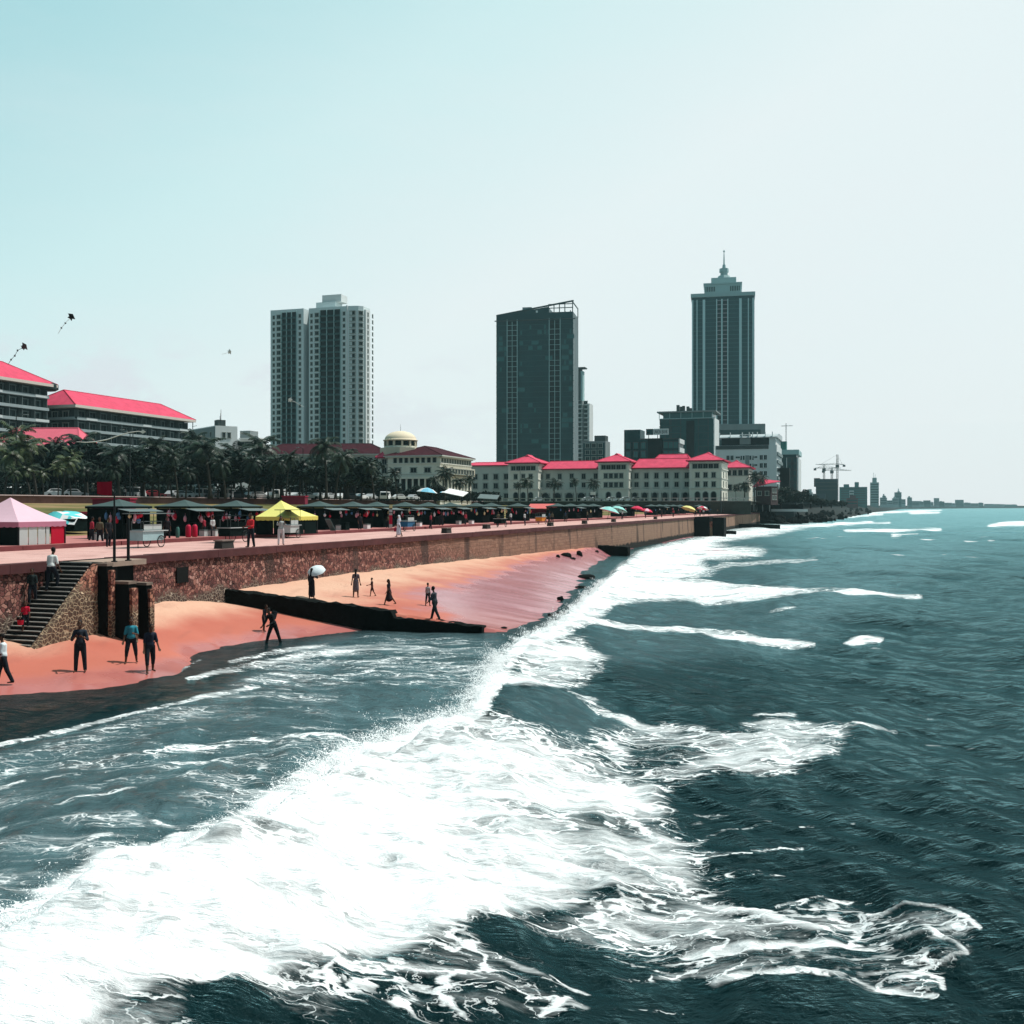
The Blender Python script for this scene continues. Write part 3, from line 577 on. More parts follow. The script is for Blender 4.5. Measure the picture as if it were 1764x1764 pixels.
# ------------------------------------------------------------------ stair, piers and poles on the near left
st = empty('beach_stair', tuple(wp(ST0, -.9, 1.)), WANG, 'dark concrete stair running down along the sea wall to the sand', 'stair')
nstep = 20; z0, z1 = .95, 4.2; rise = (z1-z0)/nstep; run = (ST1-ST0)/nstep
M_step = mat('stair_concrete', (.26, .25, .23), .85, .5, 3., .2)
mb = MB(); mb2 = MB()
for i in range(nstep):
    x = i*run; z = z0+i*rise-1.
    mb.box(x, x+run+.3 if i < nstep-1 else 5.2, -.86, .78, z-.6, z+rise-.03); mb2.box(x-.025, x+run*.62, -.84, .76, z+rise-.029, z+rise+.006)
mb.build('flight', mat('stair_riser', (.02,.02,.02), .9, .4, 3.), st); mb2.build('tread', M_step, st)
mb = MB(); y0 = -.88; n = 12                    # rubble flank below the flight
for y in (-1.12, -.865):
    for i in range(n+1):
        x = -.1+i*(ST1-ST0+.08)/n; zt_ = (z0-1.+.02)+x/(ST1-ST0)*(z1-z0)+.03
        for k in range(9): mb.v.append((x, y+(.09*mnoise.noise((x*2.2, k*.7, 1)) if y < -1 else 0), -1.4+(min(zt_, 3.15)+1.4)*k/8))
for i in range(n):
    for k in range(8): a = i*9+k; mb.f.append((a, a+9, a+10, a+1)); mb.m.append(0)
q = (n+1)*9
for i in range(n): a = i*9+8; mb.f.append((a, a+9, a+9+q, a+q)); mb.m.append(0)
mb.f.append(tuple(n*9+k for k in range(9))+tuple(q+n*9+k for k in range(8, -1, -1))); mb.m.append(0)
mb.build('rubble_flank', M_rub2, st, smooth=True)
# camera-facing return walls (piers) beyond the stair head
def pier(px0, px1, pytop, d, ln, label, zb=.2, lean=0.):
    ln = ln*.3
    u = Vector((math.cos(TH), -math.sin(TH), 0)); v = Vector((math.sin(TH), math.cos(TH), 0)); zt = at(px0, pytop, d).z
    a = at(px0, HY, d); a.z = 0; L = (ray(px1)*d-a.x)/(u.x+ray(px1)*math.sin(TH)); b = a+u*L
    o = empty('buttress', (a.x, a.y, zb), -TH, label, 'buttress', 'dark concrete buttresses by the stair')
    mb = MB(); mb.hexa([(0,0,0),(L+lean,0,0),(L+lean,ln,0),(0,ln,0)], [(0,0,zt-zb-.12),(L,0,zt-zb-.12),(L,ln,zt-zb-.12),(0,ln,zt-zb-.12)]); mb.build('body', M_dark, o)
    mb = MB(); mb.box(-.05, L+.05, -.05, ln, zt-zb-.12, zt-zb); mb.build('cap', mat('buttress_cap', (.20,.15,.12), .85, .4, 2.), o)
    mb = MB(); mb.box(L+.01, L+.16, .06, ln*.92, 0, zt-zb-.3); mb.build('stone_side', M_rub2, o); return o  # pale slab paints the sunlit side against the dark shaded body
pier(160, 184, 970, 44.7, 1.2, 'tall dark buttress right at the head of the beach stair')
pier(194, 221, 1001, 44.9, 1.6, 'middle dark buttress, widest and second from the stair', lean=.05)
pier(229, 252, 1003, 46.0, 1.3, 'low dark buttress farthest from the stair, its foot flared', lean=.16)
mb = MB(); a = wp(3.5, -2.1, 4.02); lb = empty('viewing_ledge', tuple(wp(3.9, -.9, 3.6)), WANG, 'small pale concrete ledge jutting over the buttresses with two poles', 'ledge')
mb.box(-.2, 2.75, -1.05, .7, .36, .6); mb.build('slab', mat('ledge_concrete', (.33,.24,.19), .85, .3, 2.), lb)
mb = MB(); mb.box(.7, 2.3, -.7, .5, -1.2, .359); mb.build('support', M_dark, lb)
M_pole = mat('dark_pole', (.012, .016, .017), .6, .3)
def pole(px, py, pytop, d, r0_, r1_, name, label, cat, group=None):
    b = at(px, py, d); zt = at(px, pytop, d).z
    o = empty(name, tuple(b), 0, label, cat, group)
    MB().tube([(0,0,0), (0,0,(zt-b.z)*.45), (0,0,zt-b.z)], [r0_, r0_, r1_], 10).build('shaft', M_pole, o); MB().box(-r0_*1.6, r0_*1.6, -r0_*1.6, r0_*1.6, 0, .05).build('base_plate', M_pole, o); return o
z_ledge = 4.2
dl = F*(CZ-z_ledge)/(968-HY)
fp = pole(197, 968, 850, dl, .06, .03, 'flag_pole', 'tall dark pole on the ledge flying a red flag', 'flag pole')
mb = MB(); mb.v = []; nx, ny = 12, 8            # red warning flag
for i in range(nx+1):
    for j in range(ny+1):
        u = i/nx; v = j/ny; mb.v.append((-.03-u*.66, .05*math.sin(u*7+v)*u, -v*.62-(.10*u*(1-v))+.08*u*u))
for i in range(nx):
    for j in range(ny): a = i*(ny+1)+j; mb.f.append((a, a+ny+1, a+ny+2, a+1)); mb.m.append(0)
fl = mb.build('red_flag', mat('red_cloth', (.20,.006,.020), .8, .2), None, True); fl.location = at(194, 829, dl); tag(fl, 'dark red warning flag hanging from the pole on the ledge', 'flag')
for p in fl.data.polygons: pass
MB().tube([(0,0,at(197,850,dl).z-at(197,968,dl).z-.02), (0,0,at(197,826,dl).z-at(197,968,dl).z)], [.028,.02], 8).build('finial', M_pole, fp)
pole(221, 966, 893, dl+.4, .065, .065, 'post', 'short thick dark post on the ledge right of the flag pole', 'post')
# ------------------------------------------------------------------ groins
def groin(s, e0, e1, wd, z0_, z1_, label, steps=None, zb=-1., slant=0.):
    o = empty('groin', tuple(wp(s, -e0, 0)), WANG-math.pi/2+slant, label, 'groin', 'black groins running into the sea'); L = e1-e0; mb = MB(); n = int(L/.2)+1
    def top(x): return steps[1]-.08*(x-steps[0]) if steps and x > steps[0] else z0_+(z1_-z0_)*x/L
    for i in range(n+1):
        x = L*i/n; zt = top(x)
        for k, y in enumerate((-wd/2, -wd/2, -wd/4, 0, wd/4, wd/2, wd/2)):
            z = zb if k in (0, 6) else zt+mnoise.noise((x*2.1, y*3, s))*.10+mnoise.noise((x*6, y*7, s+3))*.06; mb.v.append((x, y+mnoise.noise((x*2, k, s+5))*.06, z))
    for i in range(n):
        for k in range(6): a = i*7+k; mb.f.append((a, a+7, a+8, a+1)); mb.m.append(0)
    mb.f.append(tuple(n*7+k for k in range(7))); mb.m.append(0)
    mb.build('body', M_alg, o)
    return o
gz = [(0, .92), (-1, .92)]
g1 = groin(16.2, -.3, 14.4, 1.0, 2.08, .50, 'long black weedy groin crossing the beach from wall to surf', steps=(9.9, .70), slant=math.atan(.125))
def far_groin(px0, px1, py, zt, label, wd=1.6):
    s = s_at(px0, 0); d = F*(CZ-.2)/(py-HY); x1 = ray(px1)*d; e1 = se_of(x1, d)[1]; return groin(s, -.3, max(2., e1), wd, zt, zt-.25, label)
far_groin(1030, 1098, 951, 1.35, 'short black groin at the far end of the pink beach')
far_groin(1212, 1275, 918, 1.1, 'black groin just beyond the dark bastion of the sea wall')
far_groin(1272, 1342, 909, 1.2, 'farthest black groin, near the end of the sea wall')
# bastion with a step
sb = s_at(1198, -.4); o = empty('bastion', tuple(wp(sb, 0, 0)), WANG-math.pi/2, 'dark square bastion standing out from the far sea wall', 'bastion')
MB().box(0, 3.4, 0, 7.5, -1, 4.25).build('body', M_dark, o); MB().box(3.42, 3.9, .6, 6.9, -1, 3.2).build('stone_side', M_rub2, o); MB().box(3.92, 6.4, 1.2, 5.6, -1, 4.1).build('outer_block', M_dark, o)
# stones lying on the beach and in the wash
def rock(px, py, w_px, h_px, label, group, zc=None):
    p = sand_hit(px, py) if zc is None else at(px, py, F*(CZ-zc)/(py-HY)); d = p.y; rx = w_px*d/F/2; rz = h_px*d/F
    mb = MB(); mb.ell((0,0,0), (rx, rx*.8, rz), 12, 8)
    mb.v = [tuple(Vector(v)*(1+.35*mnoise.noise(Vector(v)*1.6/max(rx,.2)+Vector((px, 0, 0))))) for v in mb.v]
    o = mb.build('rock', M_alg, None, True); o.location = p; o.rotation_euler = (0, 0, px); return tag(o, label, 'rock', group)
for px, py, ww, h, lb_ in [(961, 960, 9, 4, 'small dark rock, leftmost of the cluster near the far groin'), (975, 958, 22, 6, 'largest dark rock of the cluster lying by the far groin'), (986, 963, 12, 3, 'flat dark rock lowest in the cluster by the far groin'), (998, 957, 13, 8, 'upright dark rock, rightmost of the cluster by the far groin'), (1028, 951, 8, 3, 'little dark rock on sand beside the short groin')]: rock(px, py, ww, h, lb_, 'rocks on the pink beach')
for px, py, ww, h, zc, lb_ in [(a, b, c_*.62, d_*.6, e_, f_) for a, b, c_, d_, e_, f_ in [(965, 1032, 20, 9, .1, 'round black rock at the edge of the foam off the pink beach'), (1010, 995, 62, 9, .05, 'long low black rock awash in the surf, farthest out'), (962, 1058, 60, 7, .05, 'flat black rock awash where the white wave meets sand'), (1000, 1012, 40, 5, .02, 'black rock awash just below the long low one'), (868, 1082, 20, 5, .05, 'lone black stone just past the tip of the long groin')]]: rock(px, py, ww, h, lb_, 'black rocks in the surf', zc)
# rocky point beyond the wall
def pt_in(px, py, zc): d = F*(CZ-zc)/(py-HY); return Vector((ray(px)*d, d, zc))
rc = MB()
cl = [(93, 393)]+coast[1:7]
slope = MB(); rows = []
for i, (x, y) in enumerate(coast):
    d_ = Vector((coast[min(i+1, len(coast)-1)][0]-coast[max(i-1, 0)][0], coast[min(i+1, len(coast)-1)][1]-coast[max(i-1, 0)][1])).normalized(); nn = Vector((d_.y, -d_.x)); k = 1+y/1500
    rows.append([(x-nn.x*14*k, y-nn.y*14*k, GP+.05), (x-nn.x*6*k, y-nn.y*6*k, 4.), (x, y, 1.6), (x+nn.x*8*k, y+nn.y*8*k, .4), (x+nn.x*13*k, y+nn.y*13*k, -1.)])
for r in rows: slope.v += r
for i in range(len(rows)-1):
    for j in range(4): a = i*5+j; slope.f.append((a, a+1, a+6, a+5)); slope.m.append(0)
tag(slope.build('rocky_shore', mat('shore_rock', (.012,.016,.015), .9, .6, .3, .4)), kind='structure')
nrk = 0; proto = []
for k in range(5):
    mb = MB(); mb.ell((0,0,0), (1, .85, .7), 10, 7); mb.v = [tuple(Vector(v)*(1+.4*mnoise.noise(Vector(v)*1.3+Vector((k*9, 0, 0))))) for v in mb.v]; proto.append(mb.mesh('boulder', M_alg))
for i in range(84):
    u = (i+.5)/84; q = u**1.7*4.2; j = min(int(q), 4); f_ = q-j; x = coast[j][0]+(coast[j+1][0]-coast[j][0])*f_; y = coast[j][1]+(coast[j+1][1]-coast[j][1])*f_
    k = 1+y/1500; off = rng.uniform(-5, 12)*k; r_ = rng.uniform(.6, 1.7)*k
    o = link('boulder', proto[i % 5]); o.location = (x+off*.93, y-off*.36+rng.uniform(-3, 3), max(.3, 2.2-off*.17/k)); o.scale = (r_*1.3, r_, r_*.8); o.rotation_euler = (rng.uniform(0, 6), rng.uniform(0, 6), rng.uniform(0, 6))
    tag(o, 'dark boulder in the rocky point beyond the end of the sea wall', 'boulder', 'dark boulders of the rocky point')
# ------------------------------------------------------------------ buildings
M_cream = mat('cream_render', (.70, .69, .60), .85, .2, .25, streak=True)
M_creamd = mat('grey_green_render', (.50, .53, .48), .85, .22, .25, streak=True)
M_roof = mat('red_tile_roof', (.60, .066, .122), .8, .42, .55, .3, streak=True)
M_roofd = mat('old_maroon_tile_roof', (.045, .007, .013), .9, .85, .45, .2)
M_fasc = mat('roof_fascia', (.62, .56, .50), .8, .1)
M_redf = mat('red_fascia', (.36, .02, .05), .8, .1)
M_glass = mat('dark_window_glass', (.008, .020, .022), .4, .4, .4, spec=.07)
M_frame = mat('window_surround', (.30, .33, .30), .8, .1)
M_white = mat('white_render', (.66, .69, .68), .8, .1, .2, streak=True)
M_whitet = mat('white_tower_render', (.62, .70, .70), .8, .1, .05, streak=True)
M_conc = mat('grey_concrete', (.22, .25, .25), .85, .25, .2, streak=True)
M_darkc = mat('dark_concrete', (.06, .075, .075), .85, .3, .2, streak=True)
M_teal = mat('teal_curtain_glass', (.006, .048, .052), .3, .7, .06, spec=.18)
M_teal2 = mat('teal_curtain_glass_light', (.028, .13, .13), .25, .4, .1, spec=.35)
M_mull = mat('mullion_grey', (.34, .50, .50), .6, .1)
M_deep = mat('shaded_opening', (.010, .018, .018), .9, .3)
class Bl:
    def __init__(s, px, d, label, name='building', cat='building', th=TH, zb=GP):
        s.th = th; s.p = Vector((ray(px)*d, d)); s.zb = zb
        s.u = Vector((math.cos(th), -math.sin(th))); s.v = Vector((math.sin(th), math.cos(th)))
        s.o = empty(name, (s.p.x, s.p.y, zb), -th, label, cat)
    def X(s, px, y=0.):
        q = s.p+s.v*y; a = ray(px); return (a*q.y-q.x)/(s.u.x-a*s.u.y)
    def D(s, px, x):                              # local y where a column meets the side plane at local x
        q = s.p+s.u*x; a = ray(px); return (a*q.y-q.x)/(s.v.x-a*s.v.y)
    def dep(s, x, y=0.): return (s.p+s.u*x+s.v*y).y
    def Z(s, py, x, y=0.): return CZ+(HY-py)*s.dep(x, y)/F-s.zb
    def part(s, name, mb, m, smooth=False): return mb.build(name, m, s.o, smooth)
    def box(s, name, x0, x1, y0, y1, z0, z1, m): return MB().box(x0, x1, y0, y1, z0, z1).build(name, m, s.o)
    def wins(s, spots, w, h, face='F', pos=0., name='window', glass=None, frame=None, arch=False, sill=True, prot=.12):
        mb = MB(); fr = .14*min(w, h)+.05
        if arch:
            n = 8; ring = [(-w/2, 0), (w/2, 0)]+[(w/2*math.cos(math.pi*k/n), h-w/2+w/2*math.sin(math.pi*k/n)) for k in range(n+1)]
            mb.add([(x, -.03, z) for x, z in ring], [tuple(range(len(ring)))], 0)
            r2 = [(x*(1+fr/w*1.6), z if i < 2 else (z-(h-w/2))*(1+fr/w*1.6)+(h-w/2)) for i, (x, z) in enumerate(ring)]
            k = len(ring); vs = [(x, -.03, z) for x, z in ring]+[(x, -prot, z) for x, z in ring]+[(x, -prot, z) for x, z in r2]+[(x, .0, z) for x, z in r2]; fs = []
            for i in range(k):
                j = (i+1) % k
                if i == 0: continue
                for q in range(3): fs.append((q*k+i, q*k+j, (q+1)*k+j, (q+1)*k+i))
            mb.add(vs, fs, 1)
        else:
            mb.add([(-w/2, -.03, 0), (w/2, -.03, 0), (w/2, -.03, h), (-w/2, -.03, h)], [(0,1,2,3)], 0)
            mb.box(-w/2-fr, -w/2, -prot, .0, -.02, h+.02, 1); mb.box(w/2, w/2+fr, -prot, .0, -.02, h+.02, 1); mb.box(-w/2-fr*1.5, w/2+fr*1.5, -prot*1.5, .0, h+.021, h+fr+.02, 1)
            if sill: mb.box(-w/2-fr*1.5, w/2+fr*1.5, -prot*2, .0, -fr-.02, -.021, 1)
            if w > 1.0: mb.box(-.035, .035, -.07, -.031, 0, h, 1)
        me = mb.mesh(name, [glass or M_glass, frame or M_frame]); Ms = []
        for a, z in spots:
            if face == 'F': Ms.append(Matrix.Translation((a, pos, z)))
            elif face == 'R': Ms.append(Matrix.Translation((pos, a, z)) @ Matrix.Rotation(R(90), 4, 'Z'))
            else: Ms.append(Matrix.Translation((pos, a, z)) @ Matrix.Rotation(R(-90), 4, 'Z'))
        return me, Ms
    def put(s, sets, name='window', cap=100):
        allw = [(me, M) for me, Ms in sets for M in Ms]; c = {}
        for me, M in allw[:cap]: link(name, me, s.o, M)
        rest = allw[cap:]
        if rest:
            mb = MB()
            for me, M in rest:
                b = len(mb.v); mb.v += [tuple(M @ v.co) for v in me.vertices]; mb.f += [tuple(i+b for i in p.vertices) for p in me.polygons]; mb.m += [p.material_index for p in me.polygons]
            o = mb.build(name, list(rest[0][0].materials), s.o); o['kind'] = 'stuff'
    def hip(s, x0, x1, y0, y1, z, h, ov=1.2, rx=None, name='roof', m=None, fasc=None, th=.35):
        X0, X1, Y0, Y1 = x0-ov, x1+ov, y0-ov, y1+ov; wx, wy = X1-X0, Y1-Y0
        if wx >= wy: k = (rx if rx is not None else wy/2); r0, r1 = (X0+k, (Y0+Y1)/2), (X1-k, (Y0+Y1)/2)
        else: k = (rx if rx is not None else wx/2); r0, r1 = ((X0+X1)/2, Y0+k), ((X0+X1)/2, Y1-k)
        mb = MB(); mb.box(X0, X1, Y0, Y1, z, z+th, 1); zz = z+th+.003
        vs = [(X0,Y0,zz),(X1,Y0,zz),(X1,Y1,zz),(X0,Y1,zz),(*r0,z+h),(*r1,z+h)]
        fs = [(0,1,5,4),(1,2,5),(2,3,4,5),(3,0,4)] if wx >= wy else [(0,1,4),(1,2,5,4),(2,3,5),(3,0,4,5)]
        mb.add(vs, fs, 0); rb = MB(); 
        o = s.part(name, mb, [m or M_roof, fasc or M_fasc])
        rc = mat('ridge_tiles', (.42, .03, .065), .8, .2)
        ends = [(0,4),(1,5),(2,5),(3,4),(4,5)] if wx >= wy else [(0,4),(1,4),(2,5),(3,5),(4,5)]
        for a, b in ends: rb.tube([vs[a], vs[b]], .16, 5)
        rb.build('ridge_cap', rc if m is None else m, o); return o
    def gabl(s, x0, x1, y0, y1, z, h, gk=.5, ov=1.1):  # hip roof with a small raised gablet on the ridge
        o = s.hip(x0, x1, y0, y1, z, h*.86, ov, m=M_roof, fasc=M_redf); cx, cy = (x0+x1)/2, (y0+y1)/2; w_ = (x1-x0)*.17
        mb = MB(); mb.add([(cx-w_, cy-w_*1.6, z+h*.62), (cx+w_, cy-w_*1.6, z+h*.62), (cx, cy-w_*1.6, z+h), (cx-w_, cy+w_*1.6, z+h*.62), (cx+w_, cy+w_*1.6, z+h*.62), (cx, cy+w_*1.6, z+h)], [(0,1,2),(4,3,5),(0,2,5,3),(1,4,5,2)]); mb.build('gablet', M_roof, o)
def lin(a, b, n): return [a+(b-a)*(i+.5)/n for i in range(n)]
# --- red-roofed seaside hotel
H = Bl(876, 366, 'long cream colonial hotel with red tiled roofs and arcaded ground floor', 'hotel', 'hotel')
xA0, xA1 = 0, H.X(927); yw = 5.; xB0, xB1 = H.X(1031), H.X(1083); xC0, xC1 = H.X(1188), H.X(1243)
ze = H.Z(799, xA0); wsets = []; arcs = []; blk = []
for x0, x1, nw in ((xA0, xA1, 3), (xB0, xB1, 4), (xC0, xC1, 3)):
    dp = 15. if x0 != xC0 else H.D(1253.5, xC1)
    mb = MB(); mb.box(x0, x1, 0, dp, -1, ze); H.part('block', mb, M_cream); blk.append((x0, x1, dp))
    H.gabl(x0, x1, 0, dp, ze, 3.4); L = x1-x0
    tr = MB()
    for z, p in ((4.35, .32), (7.55, .18), (10.6, .28), (ze-.6, .4)): tr.box(x0-p, x1+p, -p, -.003, z, z+.3); tr.box(x1+.003, x1+p, -p, dp, z, z+.3)
    for xx in (x0, x1-.6): tr.box(xx-.06, xx+.66, -.13, -.003, -.5, ze-.7)
    H.part('cornice', tr, M_creamd if 0 else mat('cream_trim', (.68,.67,.60), .8, .15))
    m_ = L*(.12 if nw == 3 else .16)
    wsets += [H.wins([(x, z) for x in lin(x0+m_, x1-m_, nw) for z in (4.95, 8.0)], 1.15, 1.6)]
    arcs += [H.wins([(x, .1) for x in lin(x0+m_, x1-m_, nw if nw == 3 else 2)], 1.6, 3.2, arch=True, name='arch')]
    wsets += [H.wins([(x, 10.95) for x in lin(x0+.9, x1-.9, 5)], (L-2.2)/5-.25, 1.5, sill=False)]
    wsets += [H.wins([(y, z) for y in lin(1, dp-1, 2) for z in (1.2, 4.95, 8.0)], 1.0, 1.7, 'R', x1)]
zw = H.Z(809, (xA1+xB0)/2, yw); 
for x0, x1, nw in ((xA1, xB0, 5), (xB1, xC0, 6)):
    mb = MB(); mb.box(x0+.002, x1-.002, yw, yw+11, -1, zw); H.part('wing', mb, M_creamd)
    H.hip(x0+.6, x1-.6, yw-.2, yw+11, zw, 3.2 if nw == 5 else 3.6, .9, rx=2., fasc=M_redf)
    if nw == 6: H.hip(x0+5, x1-1, yw+6, yw+19, zw+1.2, 4.2, .5, rx=3., fasc=M_redf)
    ter = MB(); ter.box(x0+.003, x1-.003, 1.6, yw-.003, 3.7, 4.1)
    H.part('terrace_slab', ter, M_creamd)
    ar = MB(); n_ = nw; bays = (x1-x0)/n_
    for k in range(n_+1): ar.box(max(x0+.01, x0+k*bays-.45), min(x1-.01, x0+k*bays+.45), 1.7, 2.2, -1, 3.69)
    ar.box(x0+.01, x1-.01, 1.72, 2.18, 3.0, 3.68)
    H.part('arcade_piers', ar, M_creamd)
    arcs += [H.wins([(x, 0) for x in lin(x0, x1, n_)], bays-1.7, 3.1, pos=1.69, arch=True, prot=.1)]
    ba = MB(); ba.box(x0+.01, x1-.01, 1.65, 1.85, 4.75, 4.95)
    for k in range(n_*7): xx = x0+.1+(x1-x0-.2)*k/(n_*7-1); big = k % 7 == 0; ba.box(xx-(.3 if big else .06), xx+(.3 if big else .06), 1.7 if not big else 1.6, 1.8 if not big else 1.95, 4.11, 4.74 if not big else 5.15)
    H.part('balustrade', ba, mat('pale_balustrade', (.46,.48,.45), .8, .1))
    wsets += [H.wins([(x, z) for x in lin(x0, x1, nw) for z in (4.9, 8.0)], 1.25, 1.75, pos=yw)]
xn = H.X(812, 20); mb = MB(); mb.box(xn, -.01, 8, 24, -1, ze-.4); H.part('annexe', mb, M_creamd); H.hip(xn, -.5, 8, 24, ze-.4, 1.7, .7, rx=4., fasc=M_redf)
wsets += [H.wins([(x, z) for x in lin(xn, -1.5, 5) for z in (1.2, 4.9, 8.2)], 1.5, 1.8, pos=8)]
H.put(wsets); H.put(arcs, 'arch')
# rear pavilion to the right
P = Bl(1251, 392, 'smaller cream pavilion with red hip roof right behind the seaside hotel', 'hotel_pavilion', 'pavilion')
xr = P.X(1290); zt = P.Z(807, 0); P.part('block', MB().box(-2, xr, 0, 16, -1, zt), M_cream); P.gabl(-2, xr, 0, 16, zt, 3.4)
P.put([P.wins([(x, zt-2.6) for x in lin(0, xr, 4)], 1.3, 1.9), P.wins([(x, 4.5) for x in lin(0, xr, 3)], 1.2, 2.)])
P2 = Bl(1302, 385, 'low brown house with a pink tin roof below the white office block', 'house', 'house', th=TH+.3)
xr = P2.X(1328); P2.part('wall', MB().box(0, xr, 0, 7, -1, P2.Z(838, 0)), mat('brown_wall', (.06,.04,.04), .9, .3)); mb = MB(); za, zb_ = P2.Z(840, 0), P2.Z(825, 0)
mb.add([(-1, -1, za), (xr+1, -1, za+1.6), (xr+1, 7, za+2.3), (-1, 7, zb_), (-1, -1, za+.2), (xr+1, -1, za+1.8), (xr+1, 7, za+2.5), (-1, 7, zb_+.2)], [(0,3,2,1),(4,5,6,7),(0,1,5,4),(1,2,6,5),(2,3,7,6),(3,0,4,7)]); P2.part('roof', mb, M_roof); P2.put([P2.wins([(y, z) for y in (2, 4.5) for z in (1, 3.5)], 1.2, 1.3, 'R', xr), P2.wins([(x, 2.5) for x in lin(0, xr, 2)], 1.2, 1.4)])
# --- domed old building
Dm = Bl(668, 306, 'old cream building with a shallow white dome and maroon tiled roof', 'domed_building', 'public building')
L = Dm.X(758); W_ = Dm.D(812, L); ze = Dm.Z(786, L)
Dm.part('front_block', MB().box(0, L, 0, W_, -1, ze), M_cream)
Dm.part('side_wing', MB().box(-4.2, -.003, 2.2, 14, -1, ze-.2), M_creamd)
tr = MB()
for z, p in ((ze*.555, .5), (ze*.60, .3), (ze*.84, .25), (ze-.3, .6)): tr.box(-p, L+p, -p, -.003, z, z+.28); tr.box(L+.003, L+p, -p, W_, z, z+.28)
Dm.part('cornice', tr, mat('cream_trim', (.68,.67,.60), .8, .15))
sb_ = MB(); sb_.box(L+.003, L+1.3, .3, W_-.3, ze*.60, ze*.60+2.2); 
Dm.part('loggia', sb_, mat('cream_stone_light', (.60,.54,.42), .85, .12)); 
ws = [Dm.wins([(x, ze*.86) for x in lin(1.5, L-.8, 8)], .95, 1.5), Dm.wins([(x, ze*.645) for x in (3.2, 8.2, 12.6)], 1.7, 1.3), Dm.wins([(y, ze*.845) for y in lin(.6, W_-.6, 12)], 1.1, 1.5, 'R', L), Dm.wins([(y, ze*.63) for y in lin(1, W_-1, 10)], 1.4, 1.3, 'R', L+1.3), Dm.wins([(y, ze*.28) for y in lin(1, W_-1, 9)], .95, 2.6, 'R', L), Dm.wins([(-2.1, z) for z in (ze*.645, ze*.84)], 1.4, 1.5, pos=2.2)]
Dm.put(ws)
cl_ = MB()
for x in lin(1.4, L-1.4, 7): cl_.lathe([(.32, 0), (.28, ze*.5)], 10, M=Matrix.Translation((x, -.7, 0)))
cl_.box(.6, L-.6, -1.1, -.31, ze*.5, ze*.55); Dm.part('colonnade', cl_, M_cream)
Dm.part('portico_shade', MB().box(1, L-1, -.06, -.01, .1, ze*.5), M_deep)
Dm.hip(0, L, 0, W_, ze, 3.5, 1., m=M_roofd, fasc=M_creamd); Dm.hip(-4.2, -.3, 2.2, 13, ze-.2, 2.6, .6, m=M_roof, fasc=M_redf, name='side_roof')
dx, dy = Dm.X(690, 7.5), 7.5; z0_ = ze+.6
cr_ = MB(); cr_.lathe([(6.1, 0), (6.1, 2.4), (5.7, 2.41)], 8, a0=R(22)); q = cr_.build('dome_base', mat('cream_stone_light', (.60,.54,.42), .85, .12), Dm.o); q.location = (dx, dy, z0_)
dr = MB(); dr.lathe([(4.9, 0), (4.9, .5), (4.4, .51), (4.4, 2.2)], 16); q = dr.build('drum', M_cream, Dm.o); q.location = (dx, dy, z0_+2.4)
pl = MB()
for k in range(12): a = 2*math.pi*k/12; pl.box(-.28, .28, -.2, .25, .5, 2.15, M=Matrix.Translation((4.75*math.cos(a), 4.75*math.sin(a), 0)) @ Matrix.Rotation(a+math.pi/2, 4, 'Z'))
q = pl.build('drum_columns', mat('cream_stone_light', (.60,.54,.42), .85, .12), Dm.o); q.location = (dx, dy, z0_+2.4)
gp = MB()
for k in range(12): a = 2*math.pi*(k+.5)/12; gp.box(-.85, .85, -.05, .12, .7, 2.0, M=Matrix.Translation((4.43*math.cos(a), 4.43*math.sin(a), 0)) @ Matrix.Rotation(a+math.pi/2, 4, 'Z'))
q = gp.build('drum_windows', M_deep, Dm.o); q.location = (dx, dy, z0_+2.4)
dm = MB(); n = 9; dm.lathe([(5.2, 0), (5.2, .25)]+[(4.75*math.cos(R(90*k/n)), .27+2.7*math.sin(R(90*k/n))) for k in range(n)]+[(.12, 3.0)], 28); q = dm.build('dome', mat('dome_cream', (.72, .62, .46), .7, .06), Dm.o, True); q.location = (dx, dy, z0_+4.56)
q = MB().tube([(0,0,0), (0,0,2.1)], [.07, .03], 6).build('finial', M_conc, Dm.o); q.location = (dx, dy, z0_+7.5)
# long maroon-roofed wing behind the palms
Wg = Bl(432, 352, 'long low wing under a faded maroon roof behind the palms', 'long_wing', 'building', th=.06)
L = Wg.X(668); ze = Wg.Z(784, L/2); Wg.part('wall', MB().box(2, L, 0, 14, -1, ze), M_creamd); Wg.hip(2, L, 0, 14, ze, 4.2, 1., rx=8., m=M_roofd, fasc=M_creamd); Wg.put([Wg.wins([(x, z) for x in lin(3, L-1, 22) for z in (ze-2.6, ze-6.2)], 1.2, 1.6)])
